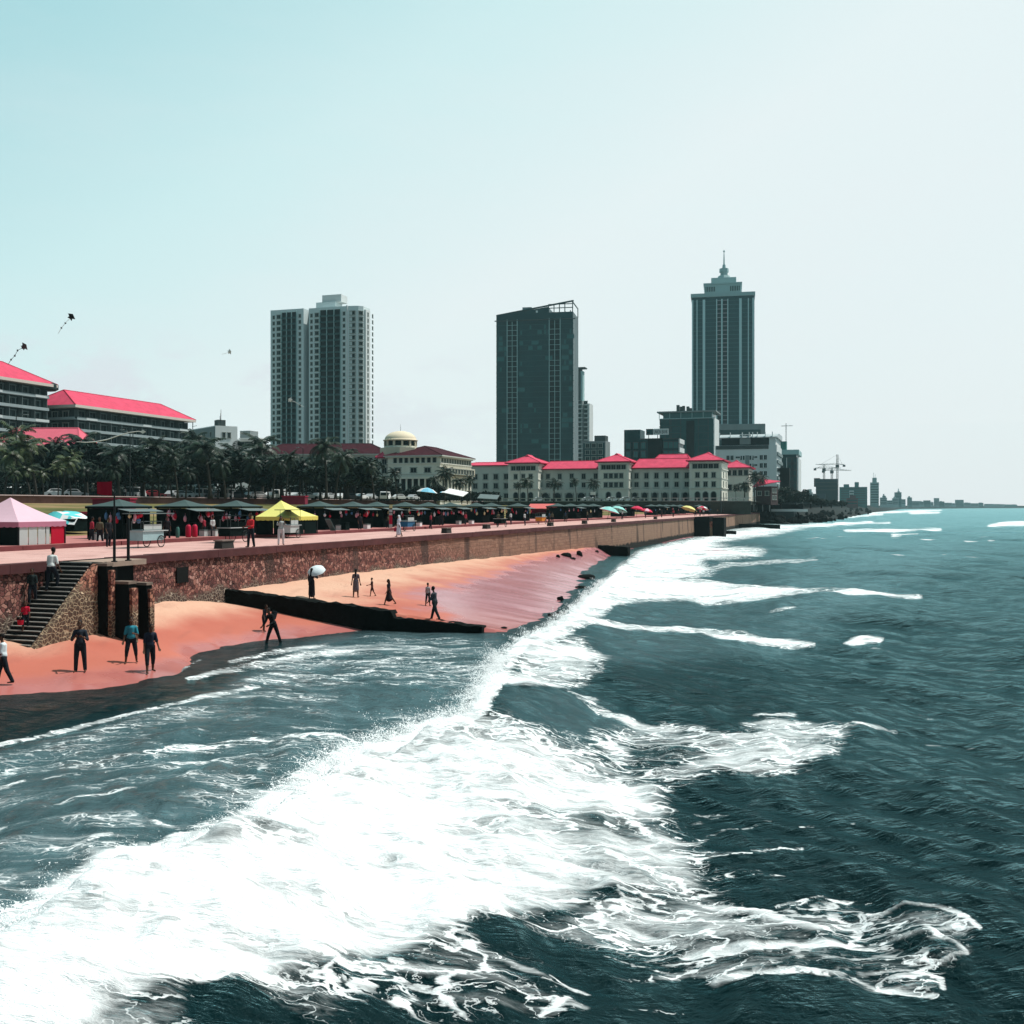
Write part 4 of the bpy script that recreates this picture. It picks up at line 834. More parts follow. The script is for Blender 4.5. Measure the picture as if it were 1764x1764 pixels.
# --- left hotel with red hip roofs: two long balconied slabs
def slab_hotel(px, d, pyE, ln, wd, label, ridge, nfl=6, ridge_in=None):
    B = Bl(px, d, label, 'balconied_hotel', 'hotel'); ze = B.Z(pyE, 0); fh = 3.25
    B.part('core', MB().box(-wd, 0, 0, ln, -1, ze-.01), mat('hotel_dark_core', (.035,.05,.05), .85, .3)); k = 0; ws = []
    nb = int(ln/4.2)
    sl = MB(); 
    while True:
        z = ze-3.0-k*fh
        if z < 1: break
        B.part('balcony', MB().box(.003, 1.5, -.6, ln+.5, z-.22, z).box(1.38, 1.5, -.6, ln+.5, z+.001, z+.55).box(-wd-.5, 1.3, -1.5, -.003, z-.22, z).box(-wd-.5, 1.3, -1.5, -1.38, z+.001, z+.5), mat('balcony_grey', (.30,.36,.37), .8, .25, .3))
        ws.append(B.wins([(y, z+.05) for y in lin(.5, ln-.5, nb)], 2.3, 2.2, 'R', 0., sill=False, glass=M_glass, frame=mat('hotel_frame', (.12,.16,.16), .8)))
        if k % 2 == 0: B.part('balcony_panel', MB().box(1.51, 1.56, 3, 7.5, z-.1, z+.6).box(1.51, 1.56, ln*.55, ln*.55+4, z-.1, z+.6).box(1.51, 1.56, ln-4.5, ln+.5, z-.1, z+.6), mat('balcony_white', (.55,.60,.60), .8, .1))
        k += 1
    fins = MB()
    for y in [ln*i/nb for i in range(nb+1)]: fins.box(.002, 1.3, y-.1, y+.1, .5, ze-.3)
    B.part('fins', fins, mat('hotel_fin', (.10,.13,.13), .85, .2)); ws.append(B.wins([(x, ze-2.7-j*fh) for x in lin(-wd+1, -1, 3) for j in range(5)], 1.6, 1.8)); B.put(ws)
    B.hip(-wd, 0, 0, ln, ze, ridge, 2.6, rx=ridge_in, th=.75); return B
B1 = slab_hotel(128, 288, 703, 50, 13, 'wide dark balconied hotel slab under a long red hip roof', 5.6, ridge_in=6.)
mm = MB(); 
for x, y, h in ((-8, 12, 6.5), (-9.5, 10, 5), (-7, 9, 7), (-10, 14, 4.4)): mm.tube([(x, y, 25), (x, y, 23+h)], .12, 5)
mm.box(-11, -6, 8, 12, 22, 25.8); B1.part('roof_plant', mm, M_darkc)
B2 = slab_hotel(-168, 240, 631, 44, 14, 'balconied hotel slab with red roof cut by the left frame edge', 6.2)
q = MB().lathe([(2.6, 0), (3.2, .4), (3.2, 1.6), (2.6, 2.)], 18).build('round_balcony', mat('hotel_dark_core', (.035,.05,.05), .85, .3), B2.o); q.location = (-.5, 45.5, B2.Z(672, 0, 44))
Lo = Bl(-10, 236, 'low pavilion with pink red roof half hidden by palms', 'pavilion', 'pavilion', th=.05); x1 = Lo.X(134); ze = Lo.Z(770, x1/2); Lo.part('wall', MB().box(0, x1, 0, 10, -1, ze), M_creamd); Lo.hip(0, x1, 0, 10, ze, 4.6, .8, rx=3., m=mat('pink_red_roof', (.66,.13,.18), .75, .15, 1.)); Lo.put([Lo.wins([(x, 2) for x in lin(0, x1, 8)], 1.4, 2)])
# --- white block and annexe beside it
Wb = Bl(370, 405, 'plain white block with a dark shaded side left of the twin tower', 'white_block', 'building', th=TH+.62)
xl, yr = Wb.X(319), 0; x1 = Wb.X(371); dpt = Wb.D(409, x1); zt = Wb.Z(733, x1)
Wb.part('block', MB().box(xl, x1, 0, dpt, -1, zt), M_white); Wb.part('shaded_front', MB().box(xl, x1-.4, -.25, -.003, 0, zt-.4), M_conc); Wb.put([Wb.wins([(y, z) for y in (dpt*.38, dpt*.62) for z in (zt-4.6,)], 1.1, 2., 'R', x1), Wb.wins([(dpt*.5, zt-7.8), (dpt*.5, zt-11)], 1., 1., 'R', x1), Wb.wins([(x, z) for x in lin(xl+1, x1-1, 5) for z in (zt-4.2, zt-7.6, zt-11)], 1.5, 1.8, pos=-.26)])  # grey sheet over the white front puts its shade into colour
pm = MB()
for x, y, h in ((xl+3, 2, 5), (xl+3.6, 2, 4), (x1-2, 3, 6.5), (x1-3, 3, 4), (x1-1, 2.5, 5)): pm.tube([(x, y, zt), (x, y, zt+h)], .09, 5)
pm.box(x1-5, x1-1, 1.5, 4.5, zt, zt+2.4); pm.tube([(xl+3, 2, zt+1.6), (xl+8, 2, zt+1.6)], .1, 5); Wb.part('roof_masts', pm, M_darkc)
Wc = Bl(405, 425, 'small white annexe with dark ribbon windows beside the plain white block', 'annexe', 'building'); x1 = Wc.X(438); zt = Wc.Z(757, 0); Wc.part('block', MB().box(0, x1, 0, 9, -1, zt), M_white); Wc.part('penthouse', MB().box(1, x1*.65, 2, 8, zt, zt+3.6), M_conc); Wc.part('sun_roof', MB().box(x1*.3, x1+3, -1.5, 7, zt+.02, zt+.45), M_white); Wc.put([Wc.wins([(x1*.5, zt-2.6), (x1*.5, zt-6)], x1*.8, 1.5)])
# --- white twin tower
Tw = Bl(466, 548, 'tall white twin apartment tower with dark balcony stacks', 'apartment_tower', 'tower'); nf = 31
x1, x2, x3, x4 = Tw.X(523), Tw.X(537, 3), Tw.X(598), Tw.X(621); zt1 = Tw.Z(533, x1/2); zt2 = Tw.Z(527, x3); fh = 3.12; dpt = Tw.D(637, x4)
Tw.part('left_block', MB().box(0, x1, 0, 17, -1, zt1), M_whitet); Tw.part('core', MB().box(x1-.01+.02, x2-.02, 5.5, 20, -1, zt1-1), M_darkc); Tw.part('right_block', MB().prism([(x2, 0), (x3, 0), (x4-1.8, 1.2), (x4, 3.2), (x4, dpt), (x2, dpt)], -1, zt2), M_whitet)
Tw.part('side_bay', MB().box(x4+.003, x4+1.0, 4.2, dpt-1.5, 0, zt2-1.5), M_white)
pn = MB(); pn.box(x2+2, x2+13, 4, 12, zt2, zt2+3.6); Tw.part('plant_room', pn, M_whitet); pn = MB(); pn.box(x2+5, x2+16, 5, 12, zt2+3.61, zt2+7.4); Tw.part('water_tank', pn, M_white)
pil = MB(); pil.box(x3-.3, x3+.35, -.5, -.003, 0, zt2+.3); Tw.part('pilaster', pil, M_white)
sets = []; bal = MB(); gl1 = []; gl2 = []
zf = [zt2-4.6-k*fh for k in range(nf) if zt2-4.6-k*fh > 2]; zl = [zt1-4.6-k*fh for k in range(nf) if zt1-4.6-k*fh > 2]
w1 = x1; w2 = x3-x2
for z in zf:
    bal.box(x2+w2*.30, x2+w2*.84, -.75, -.01, z-.5, z-.28); bal.box(x2+w2*.30, x2+w2*.84, -.75, -.68, z-.28, z+.45)
bal1 = MB()
for z in zl:
    bal1.box(w1*.35, w1*.80, -.75, -.01, z-.5, z-.28); bal1.box(w1*.35, w1*.80, -.75, -.68, z-.28, z+.45)
Tw.part('balcony_railings', bal1, mat('balcony_teal_glass', (.035,.085,.085), .4, .3)); Tw.part('balcony_railings', bal, mat('balcony_teal_glass', (.035,.085,.085), .4, .3))
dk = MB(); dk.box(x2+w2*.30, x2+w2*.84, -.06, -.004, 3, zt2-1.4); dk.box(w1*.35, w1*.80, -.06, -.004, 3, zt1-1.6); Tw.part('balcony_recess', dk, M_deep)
mu = MB()
for f_ in (.30, .48, .67, .84): mu.box(x2+w2*f_-.12, x2+w2*f_+.12, -.8, -.07, 2, zt2-1)
for f_ in (.35, .5, .65, .80): mu.box(w1*f_-.12, w1*f_+.12, -.8, -.07, 2, zt1-1)
Tw.part('balcony_fins', mu, M_mull)
for i in range(len(zf)):
    sets.append(Tw.wins([(x2+w2*.20, zf[i])], 2.3, 1.9, prot=.1)); sets.append(Tw.wins([(x2+w2*.07, zf[i]), (x2+w2*.91, zf[i])], 1.0, 1.7, prot=.1)) if 0 else None
big = Tw.wins([(x2+w2*.21, z) for z in zf]+[(w1*.25, z) for z in zl], 1.9, 1.8, prot=.1); sm_ = Tw.wins([(x2+w2*.07, z) for z in zf]+[(x2+w2*.92, z) for z in zf]+[(w1*.10, z) for z in zl]+[(w1*.89, z) for z in zl], 1.05, 1.6, prot=.1)
side = Tw.wins([(y, z) for z in zf for y in (2.4+4.2, 12)], 1.1, 1.7, 'R', x4+1.0, prot=.1); mid = Tw.wins([((x3+x4-1.8)/2, z) for z in zf], 2.6, 1.8, pos=.55, prot=.3); cor = (mid[0], [Matrix.Translation((x4-.9, 2.1, z)) @ Matrix.Rotation(R(48), 4, 'Z') @ Matrix.Scale(.75, 4, (1,0,0)) for z in zf])
Tw.put([mid, big, sm_, cor, side])
# --- dark glass tower with sloping crown
G = Bl(855, 700, 'dark teal glass tower with a sloping open crown', 'glass_tower', 'tower', th=.2); x1 = G.X(987); zE = G.Z(553, 0); dpt = G.D(991.5, x1); fh = 3.45
G.part('body', MB().box(0, x1, 0, 26, -1, zE), M_teal)
fb_ = MB(); nfl = int(zE/fh)
for k in range(1, nfl): z = zE-k*fh; fb_.box(-.12, x1+.5, -.14, -.004, z, z+.35)
G.part('floor_bands', fb_, mat('glass_spandrel', (.022,.085,.088), .5, .3))
for a, b in ((.145, .275), (.695, .835)):
    ld = MB(); ld.box(x1*(a+b)/2-.2, x1*(a+b)/2+.2, -.3, -.11, 1, zE-1)
    for k in range(1, nfl):
        z = zE-k*fh
        if rng.random() < .85: ld.box(x1*a, x1*b, -.5, -.15, z+.02, z+.28)
    G.part('balcony_stack', ld, mat('balcony_edge_teal', (.30,.46,.46), .7, .2)); 
fi = MB()
for a in (.277, .837, .695, .145): fi.box(x1*a-.22, x1*a+.22, -.75, -.16, 1, zE+(.5))
G.part('fins', fi, M_mull); G.part('glass_strip', MB().box(x1*.15, x1*.27, -.1, -.005, 1, zE-1).box(x1*.7, x1*.83, -.1, -.005, 1, zE-1), M_deep)
pm_ = G.wins([(0, 0)], 2.9, 2.5, prot=.1)[0]; pan = MB().add([(-1.5, -.2, 0), (1.5, -.2, 0), (1.5, -.2, 2.6), (-1.5, -.2, 2.6)], [(0,1,2,3)]).mesh('window_panel', M_teal2)
cells = [(a, k) for k in range(2, nfl-3) for a in (.04, .10, .31, .37, .43, .49, .55, .62, .67, .88, .95)]; pick = rng.choice(len(cells), 80, replace=False)
for i in pick:
    if fbm(np.array([cells[i][0]*6.]), np.array([cells[i][1]*.22]), 2, 8)[0] > .42: link('window_panel', pan, G.o, Matrix.Translation((x1*cells[i][0]+1, 0, zE-(cells[i][1])*fh+.6)) @ Matrix.Scale(rng.choice([.4, .8, 1., 1.6]), 4, (1, 0, 0)))
hl, hr = G.Z(545, 0), G.Z(519, x1); cw = MB(); zs = lambda f_: hl+(hr-hl)*f_
cw.hexa([(0,0,zE+.01),(x1*.68,0,zE+.01),(x1*.68,26,zE+.01),(0,26,zE+.01)], [(0,0,zs(0)),(x1*.68,0,zs(.68)-.4),(x1*.68,26,zs(.68)-.4),(0,26,zs(0))]); cw.box(x1*.68+.01, x1, 0, 26, zE+.01, zE+4.5)
G.part('crown', cw, M_teal)
lt = MB()
for f_ in (.69, .76, .83, .90, 1.): lt.box(x1*f_-.55, x1*f_, 0, .6, zE+4.51, zs(f_)-.1); lt.box(x1*f_-.55, x1*f_, 25.4, 26, zE+4.51, zs(f_)-.1)
for k in (1, 2): lt.box(x1*.68, x1-.01, .05, .5, zE+4.5+k*2.5, zE+5.0+k*2.5)
lt.hexa([(0,-.3,zs(0)+.01),(x1+.4,-.3,zs(1)+.01),(x1+.4,1,zs(1)+.01),(0,1,zs(0)+.01)], [(0,-.3,zs(0)+.9),(x1+.4,-.3,zs(1)+.9),(x1+.4,1,zs(1)+.9),(0,1,zs(0)+.9)]); lt.box(x1-.5, x1, 1, 26, zs(1)-.6, zs(1))
G.part('crown_frame', lt, mat('crown_teal', (.02,.06,.062), .6, .2)); G.part('plant_room', MB().box(x1*.31, x1*.43, 9, 16, zs(.3)-1, zs(.43)+3.6), M_conc)
G.part('crown_window', MB().box(x1*.52, x1*.545, -.1, -.01, zE+4.6, zE+6), M_white); G.part('ledge', MB().box(-1, x1+1.6, -.8, -.01, zE-.5, zE+.1), M_darkc)
G.part('service_rail', MB().box(x1+.02, x1+.5, .5, 1.2, 1, zE-1), M_white)
# slim tower behind it
Sl = Bl(986, 830, 'slim pale tower with white floor edges standing behind the glass tower', 'apartment_tower', 'tower'); xm, x1 = Sl.X(1003), Sl.X(1014); zt = Sl.Z(690, x1); Sl.part('left_block', MB().box(-6, xm, 0, 14, -1, zt), M_conc); Sl.part('right_block', MB().box(xm+.5, x1, 2.5, 15, -1, zt-2), M_white); Sl.part('stair_tower', MB().box(xm-8, xm-2, 3, 9, zt+.01, zt+26), M_darkc); Sl.part('fin', MB().box(xm-1.9, xm-.4, 3, 9, zt+.01, zt+24), M_mull); Sl.part('canopy', MB().box(xm-9, xm+1.6, 2, 10, zt+26.01, zt+27), M_darkc)
fb_ = MB(); k = 0
while zt-3-k*3.5 > 2: z = zt-3-k*3.5; fb_.box(-6, xm+.2, -.5, -.003, z, z+.5); fb_.box(xm+.45, x1+.3, 2.0, 2.497, z, z+.5); k += 1
Sl.part('floor_edges', fb_, M_white); Sl.put([Sl.wins([(xm-4.5, zt-2.5-j*3.5) for j in range(k-1)], 7.0, 2.4, sill=False), Sl.wins([(x1-3, zt-2.5-j*3.5) for j in range(k-1)], 2.5, 2.3, pos=2.5, sill=False)])
Sm = Bl(1013, 560, 'small dark block with a pale right side between the glass tower and sign', 'office_block', 'building'); xm = Sm.X(1043); dp = Sm.D(1051, xm); zt = Sm.Z(760, 0); Sm.part('block', MB().box(-3, xm, 0, dp, -1, zt), M_conc); Sm.part('glass_front', MB().box(-2.6, xm-.5, -.2, -.003, 1, zt-1), M_teal); Sm.part('roof_room', MB().box(3, xm-.6, 2, 9, zt, zt+3), M_darkc); Sm.put([Sm.wins([(x, z) for x in lin(-2, xm-1, 3) for z in (zt-3.5, zt-7, zt-10.5, zt-14)], 2., 2., pos=-.21)])
# --- bank building with the roof sign
Bk = Bl(1074, 505, 'dark glass office block carrying a white rooftop bank sign', 'office_block', 'building'); xa, xb, xc = Bk.X(1102), Bk.X(1169), 0; dp = Bk.D(1177, xb); z1, z2 = Bk.Z(740, 4), Bk.Z(757, xb*.7)
Bk.part('left_block', MB().box(0, xa, 1.5, 13, -1, z1), M_teal); Bk.part('main_block', MB().box(xa+.01, xb, 0, dp, -1, z2), M_teal)
Bk.part('dark_bay', MB().box(xa+4, xa+11, -.6, -.003, 0, z2+.6), M_deep); Bk.part('parapet', MB().box(xa+.01, xb+.2, -.2, .5, z2+.01, z2+.6), M_darkc)
sd = MB()
for k in range(5): sd.box(xb+.003, xb+.6, .1, dp, z2-1.9-k*4.2, z2+.3-k*4.2)
Bk.part('white_side_bands', sd, M_white); Bk.put([Bk.wins([(x, z) for x in lin(xa+11.4, xb-.2, 3)+lin(.5, xa+3.6, 3) for z in (z2-4.2, z2-8.4, z2-12.6)], 1.9, 2.9, glass=M_teal2, pos=-.01, frame=M_darkc, prot=.1, sill=False)])
sx0, sx1 = Bk.X(1113, .5), Bk.X(1151.5, .5); sz0, sz1 = Bk.Z(749.5, sx0, .5), Bk.Z(739, sx0, .5)
sg = empty('roof_sign', tuple(Bk.o.matrix_basis @ Vector((sx0, .5, sz0))), -TH, 'white rooftop sign lettered UNION BANK with a dark emblem', 'sign')
W_ = sx1-sx0; H_ = sz1-sz0
MB().box(W_*.31, W_, 0, .35, 0, H_).build('sign_board', mat('sign_white', (.62,.66,.66), .7, .05), sg); MB().box(0, W_*.308, 0, .35, 0, H_).build('emblem_board', mat('sign_dark', (.012,.03,.032), .6), sg)
MB().box(W_*.03, W_*.13, -.06, -.003, H_*.55, H_*.9).box(W_*.16, W_*.28, -.06, -.003, H_*.55, H_*.9).box(W_*.16, W_*.28, -.06, -.003, H_*.1, H_*.45).box(W_*.03, W_*.13, -.06, -.003, H_*.1, H_*.3).build('emblem', mat('sign_teal', (.02,.08,.085), .6), sg)
MB().box(W_*.1, W_*.13, .1, .25, -3, 0-.01).box(W_*.85, W_*.88, .1, .25, -3, -.01).box(W_*.5, W_*.53, .1, .25, -3, -.01).build('sign_legs', M_darkc, sg)
cu = bpy.data.curves.new('lettering', 'FONT'); cu.body = 'UNION BANK'; cu.size = 1.; cu.extrude = .03; to = bpy.data.objects.new('tmp', cu); COL.objects.link(to)
dg = bpy.context.evaluated_depsgraph_get(); me = bpy.data.meshes.new_from_object(to.evaluated_get(dg)); bpy.data.objects.remove(to)
xs_ = [v.co.x for v in me.vertices]; ys_ = [v.co.y for v in me.vertices]; sxx = W_*.63/(max(xs_)-min(xs_)); szz = H_*.62/(max(ys_)-min(ys_))
for v in me.vertices: v.co = Vector((W_*.345+(v.co.x-min(xs_))*sxx, -.05+v.co.z, H_*.19+(v.co.y-min(ys_))*szz))
me.materials.clear(); me.materials.append(mat('sign_dark', (.012,.03,.032), .6)); link('lettering', me, sg)
# --- mid-rise with roof canopy
Md = Bl(1133, 610, 'teal glass mid-rise with an overhanging roof canopy and bright sunlit right edge', 'office_block', 'building'); x1 = Md.X(1229); dp = Md.D(1237, x1); zt = Md.Z(722, x1/2); zc = Md.Z(708, x1/2)
Md.part('body', MB().box(1.5, x1, 0, dp, -1, zt), mat('midrise_teal_glass', (.014,.075,.078), .3, .4, .08, spec=.15)); Md.part('top_floor', MB().box(3, x1-1, 1, dp-1, zt+.01, zc-.8), M_teal2); Md.part('canopy', MB().box(-.3, x1+1.5, -1.2, dp+1, zc-.8, zc), M_conc); Md.part('sunlit_edge', MB().box(x1+.003, x1+.6, 0, dp, -1, zt+.5), M_white)  # white slab puts the sunlight on the right side into colour
fb_ = MB(); k = 0
while zt-4-k*4 > 3: fb_.box(1.4, x1+.1, -.2, -.003, zt-4-k*4, zt-3.4-k*4); k += 1
Md.part('floor_bands', fb_, mat('glass_spandrel', (.022,.085,.088), .5, .3)); Md.part('service_shaft', MB().box(x1*.52, x1*.66, -.35, -.21, 0, zt-1), M_deep); Md.part('roof_terrace', MB().box(1.2, x1+.9, -.5, .5, zt+.2, zt+.6), M_mull); po = MB()
for f_ in (.03, .22, .42, .62, .82, .985): po.box(x1*f_-.15, x1*f_+.15, -.4, -.1, zt+.61, zc-.81)
Md.part('canopy_posts', po, M_mull); rp = MB()
for f_, h in ((.32, 4), (.38, 3), (.42, 3.4), (.5, 3), (.55, 2)): rp.box(x1*f_, x1*f_+1.6, 4, 6, zc, zc+h)
Md.part('roof_plant', rp, M_darkc); Md.put([Md.wins([(x, zt-3.3-j*4) for x in (x1*.13, x1*.33, x1*.82) for j in range(k-1)], x1*.16, 3., glass=mat('teal_pane', (.022,.075,.078), .25, .3, .2), frame=M_darkc, prot=.1, sill=False)])
# --- tall stepped tower with spire
Tt = Bl(1192, 925, 'tallest teal glass tower with stepped crown and spire', 'skyscraper', 'tower', th=.205); x1 = Tt.X(1298.5); zt = Tt.Z(511, x1/2); dp = 58.
Tt.part('body', MB().box(0, x1, 0, dp, -1, zt), mat('teal_tower_glass', (.005,.058,.066), .3, .25, .05, spec=.15))
bl_ = MB(); fh = 3.75; k = 1
while zt-k*fh > 30: bl_.box(.6, x1-.6, -.3, -.004, zt-k*fh, zt-k*fh+.32); k += 1
Tt.part('floor_bands', bl_, mat('tower_band', (.05,.17,.18), .5, .2))
pl_ = MB()
for a, w_ in ((0., .022), (.075, .016), (.175, .042), (.395, .016), (.475, .024), (.575, .016), (.765, .042), (.905, .016), (.978, .022)): pl_.box(x1*a, x1*(a+w_), -.9, -.302, 0, zt-2.2)
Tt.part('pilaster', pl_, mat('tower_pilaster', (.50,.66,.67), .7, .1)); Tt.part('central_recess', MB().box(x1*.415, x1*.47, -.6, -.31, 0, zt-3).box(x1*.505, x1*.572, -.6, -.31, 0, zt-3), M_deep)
ck = MB(); k = 1
while zt-k*fh > 30: ck.box(x1*.415, x1*.47, -1.0, -.61, zt-k*fh, zt-k*fh+.7); ck.box(x1*.505, x1*.572, -1.0, -.61, zt-k*fh, zt-k*fh+.7); k += 1
Tt.part('balcony', ck, mat('balcony_pinkish', (.26,.25,.27), .8, .1)); Tt.part('cornice', MB().box(-1, x1+1.2, -1.6, dp+1, zt, zt+3.2), mat('tower_stone', (.32,.44,.44), .7, .1)); Tt.part('side_edge', MB().box(x1+.01, x1+.6, .1, dp, 0, zt), mat('tower_side', (.40,.46,.47), .7, .1))
z2 = Tt.Z(487, x1/2); z3 = Tt.Z(473, x1/2); st_ = mat('tower_stone', (.32,.44,.44), .7, .1); Tt.part('upper_tier', MB().box(x1*.20, x1*.80, 6, dp-6, zt+3.21, z2), st_); Tt.part('tier_cornice', MB().box(x1*.185, x1*.815, 5, dp-5, z2+.01, z2+1.2), st_); Tt.part('top_tier', MB().box(x1*.31, x1*.72, 12, dp-12, z2+1.21, z3), st_)
ts = MB()
for a in list(np.linspace(.23, .37, 6))+list(np.linspace(.63, .77, 6)): ts.box(x1*a-.5, x1*a+.2, 5.7, 5.997, zt+6, z2-2)
Tt.part('tier_slots', ts, M_deep); cx_ = x1*.52; cy_ = 20
Tt.part('spire_base', MB().lathe([(6.5, z3), (5, z3+3), (3.2, z3+3.1), (3.2, z3+6), (4.2, z3+6.2), (4, z3+9.5), (1.6, z3+10), (1.3, z3+13)], 8, M=Matrix.Translation((cx_, cy_, 0))), st_); zs_ = Tt.Z(421, x1/2); Tt.part('spire', MB().tube([(cx_, cy_, z3+13), (cx_, cy_, (z3+13+zs_)/2), (cx_, cy_, zs_)], [.7, .5, .2], 8).ell((cx_, cy_, zs_-1.4), (.9, .9, .9)), st_)
pz = Tt.Z(731, x1); Tt.part('podium', MB().box(x1*.3, Tt.X(1318), -6, 30, -1, pz), M_conc); Tt.part('podium_windows', MB().box(x1*.36, Tt.X(1318)-4, -6.1, -6.004, pz-11, pz-5).box(x1*.36, Tt.X(1318)-4, -6.1, -6.004, pz-24, pz-14), M_teal)
# --- white office block
Wo = Bl(1239, 520, 'white office block with small square windows and silver barrel roof', 'office_block', 'building'); x1 = Wo.X(1338); dp = Wo.D(1346.5, x1); zt = Wo.Z(767, x1/2); z2 = Wo.Z(754, x1/2); z3 = Wo.Z(745, x1/2)
Wo.part('block', MB().box(-2, x1, 0, dp, -1, zt), M_white); Wo.part('setback_storey', MB().box(1, x1*.86, 1.4, dp-1, zt+.01, z2), M_glass); Wo.part('roof_room', MB().box(x1*.87, x1-.5, .2, dp-1, zt+.01, z2+.6), M_white); Wo.part('lobby_box', MB().box(x1*.36, x1*.55, .1, 3, zt+.5, z2+1.5), M_conc)
ba = MB(); n = 8; pr = [(0, z2+.02)]+[(dp*.55*(1-math.cos(R(90*k/n))), z2+.02+(z3-z2)*math.sin(R(90*k/n))) for k in range(1, n+1)]+[(dp, z3)]+[(dp, z2+.02)]
vs = [(0., y-.8, z) for y, z in pr]+[(x1+.4, y-.8, z) for y, z in pr]; k = len(pr); ba.add(vs, [tuple(range(k)), tuple(range(2*k-1, k-1, -1))]+[(i, (i+1) % k, k+(i+1) % k, k+i) for i in range(k)]); Wo.part('barrel_roof', ba, mat('silver_roof', (.42,.47,.48), .4, .12, .3)); rb = MB()
for f_ in (.0, .19, .40, .52, .58, .66, .80, .92): rb.box(x1*f_, x1*f_+.35, -.9, .1, z2, z3+.1)
Wo.part('roof_ribs', rb, M_white); Wo.part('parapet_band', MB().box(-1.5, x1*.86, -.25, -.003, zt-1.9, zt-.1), M_darkc)
rows_ = [zt-7.2-k*3.95 for k in range(6)]; Wo.put([Wo.wins([(x1*f_, z) for f_ in (.155, .225, .735, .805) for z in rows_], 1.45, 2.2, frame=M_white), Wo.wins([(x1*f_, z+.9) for f_ in (.33, .625) for z in rows_], 2.2, .8, frame=M_white), Wo.wins([(x1*f_, z) for f_ in (.385, .43, .545, .59) for z in rows_], .8, 2., frame=M_white)]); Wo.part('central_shaft', MB().box(x1*.46, x1*.525, -.2, -.003, zt-30, zt-5), M_conc)
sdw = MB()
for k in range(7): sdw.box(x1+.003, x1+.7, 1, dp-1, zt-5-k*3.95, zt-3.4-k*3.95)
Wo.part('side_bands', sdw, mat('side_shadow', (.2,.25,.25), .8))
# --- darker blocks right of it
K1 = Bl(1345, 660, 'dark glass office block with flat overhanging roof and pale right edge', 'office_block', 'building'); x1 = K1.X(1372); dp = K1.D(1377, x1); zt = K1.Z(783, x1/2); K1.part('body', MB().box(0, x1, 0, dp, -1, zt), M_teal); K1.part('roof_slab', MB().box(-1, x1+1.5, -1, dp+1, zt, zt+3), M_mull); K1.part('roof_room', MB().box(-1, x1*.35, 2, 9, zt+3.01, zt+8.5), mat('green_teal_panel', (.04,.17,.15), .6)); K1.part('white_fin', MB().box(x1*.36, x1*.40, -.5, -.003, zt-16, zt-2).box(x1+.003, x1+1.2, 0, dp, 0, zt-2), M_white); K1.put([K1.wins([(x, z) for x in (x1*.62, x1*.85) for z in [zt-5-k*4 for k in range(6)]], 2.6, 2.8, glass=mat('teal_pane', (.022,.075,.078), .25, .3, .2), frame=M_darkc, prot=.1)])
mt = MB(); mt.tube([(3, 4, zt+8.5), (3, 4, zt+20)], .25, 5); mt.tube([(0, 4, zt+18.4), (7, 4, zt+18.4)], .2, 5); K1.part('mast', mt, M_conc)
K2 = Bl(1343.5, 450, 'narrow windowless dark tower rising from the trees', 'narrow_tower', 'tower'); x1 = K2.X(1360); K2.part('shaft', MB().box(0, x1, 0, 5, -1, K2.Z(806, 0)), mat('sooty_concrete', (.020,.026,.025), .9, .3)); K2.part('ledges', MB().box(-.9, -.003, 1, 3, K2.Z(812, 0), K2.Z(806, 0)).box(-.7, -.003, 1, 3, K2.Z(821, 0), K2.Z(817, 0)).box(.2, 1.4, -.3, .6, K2.Z(806, 0)+.01, K2.Z(803, 0)), M_darkc)
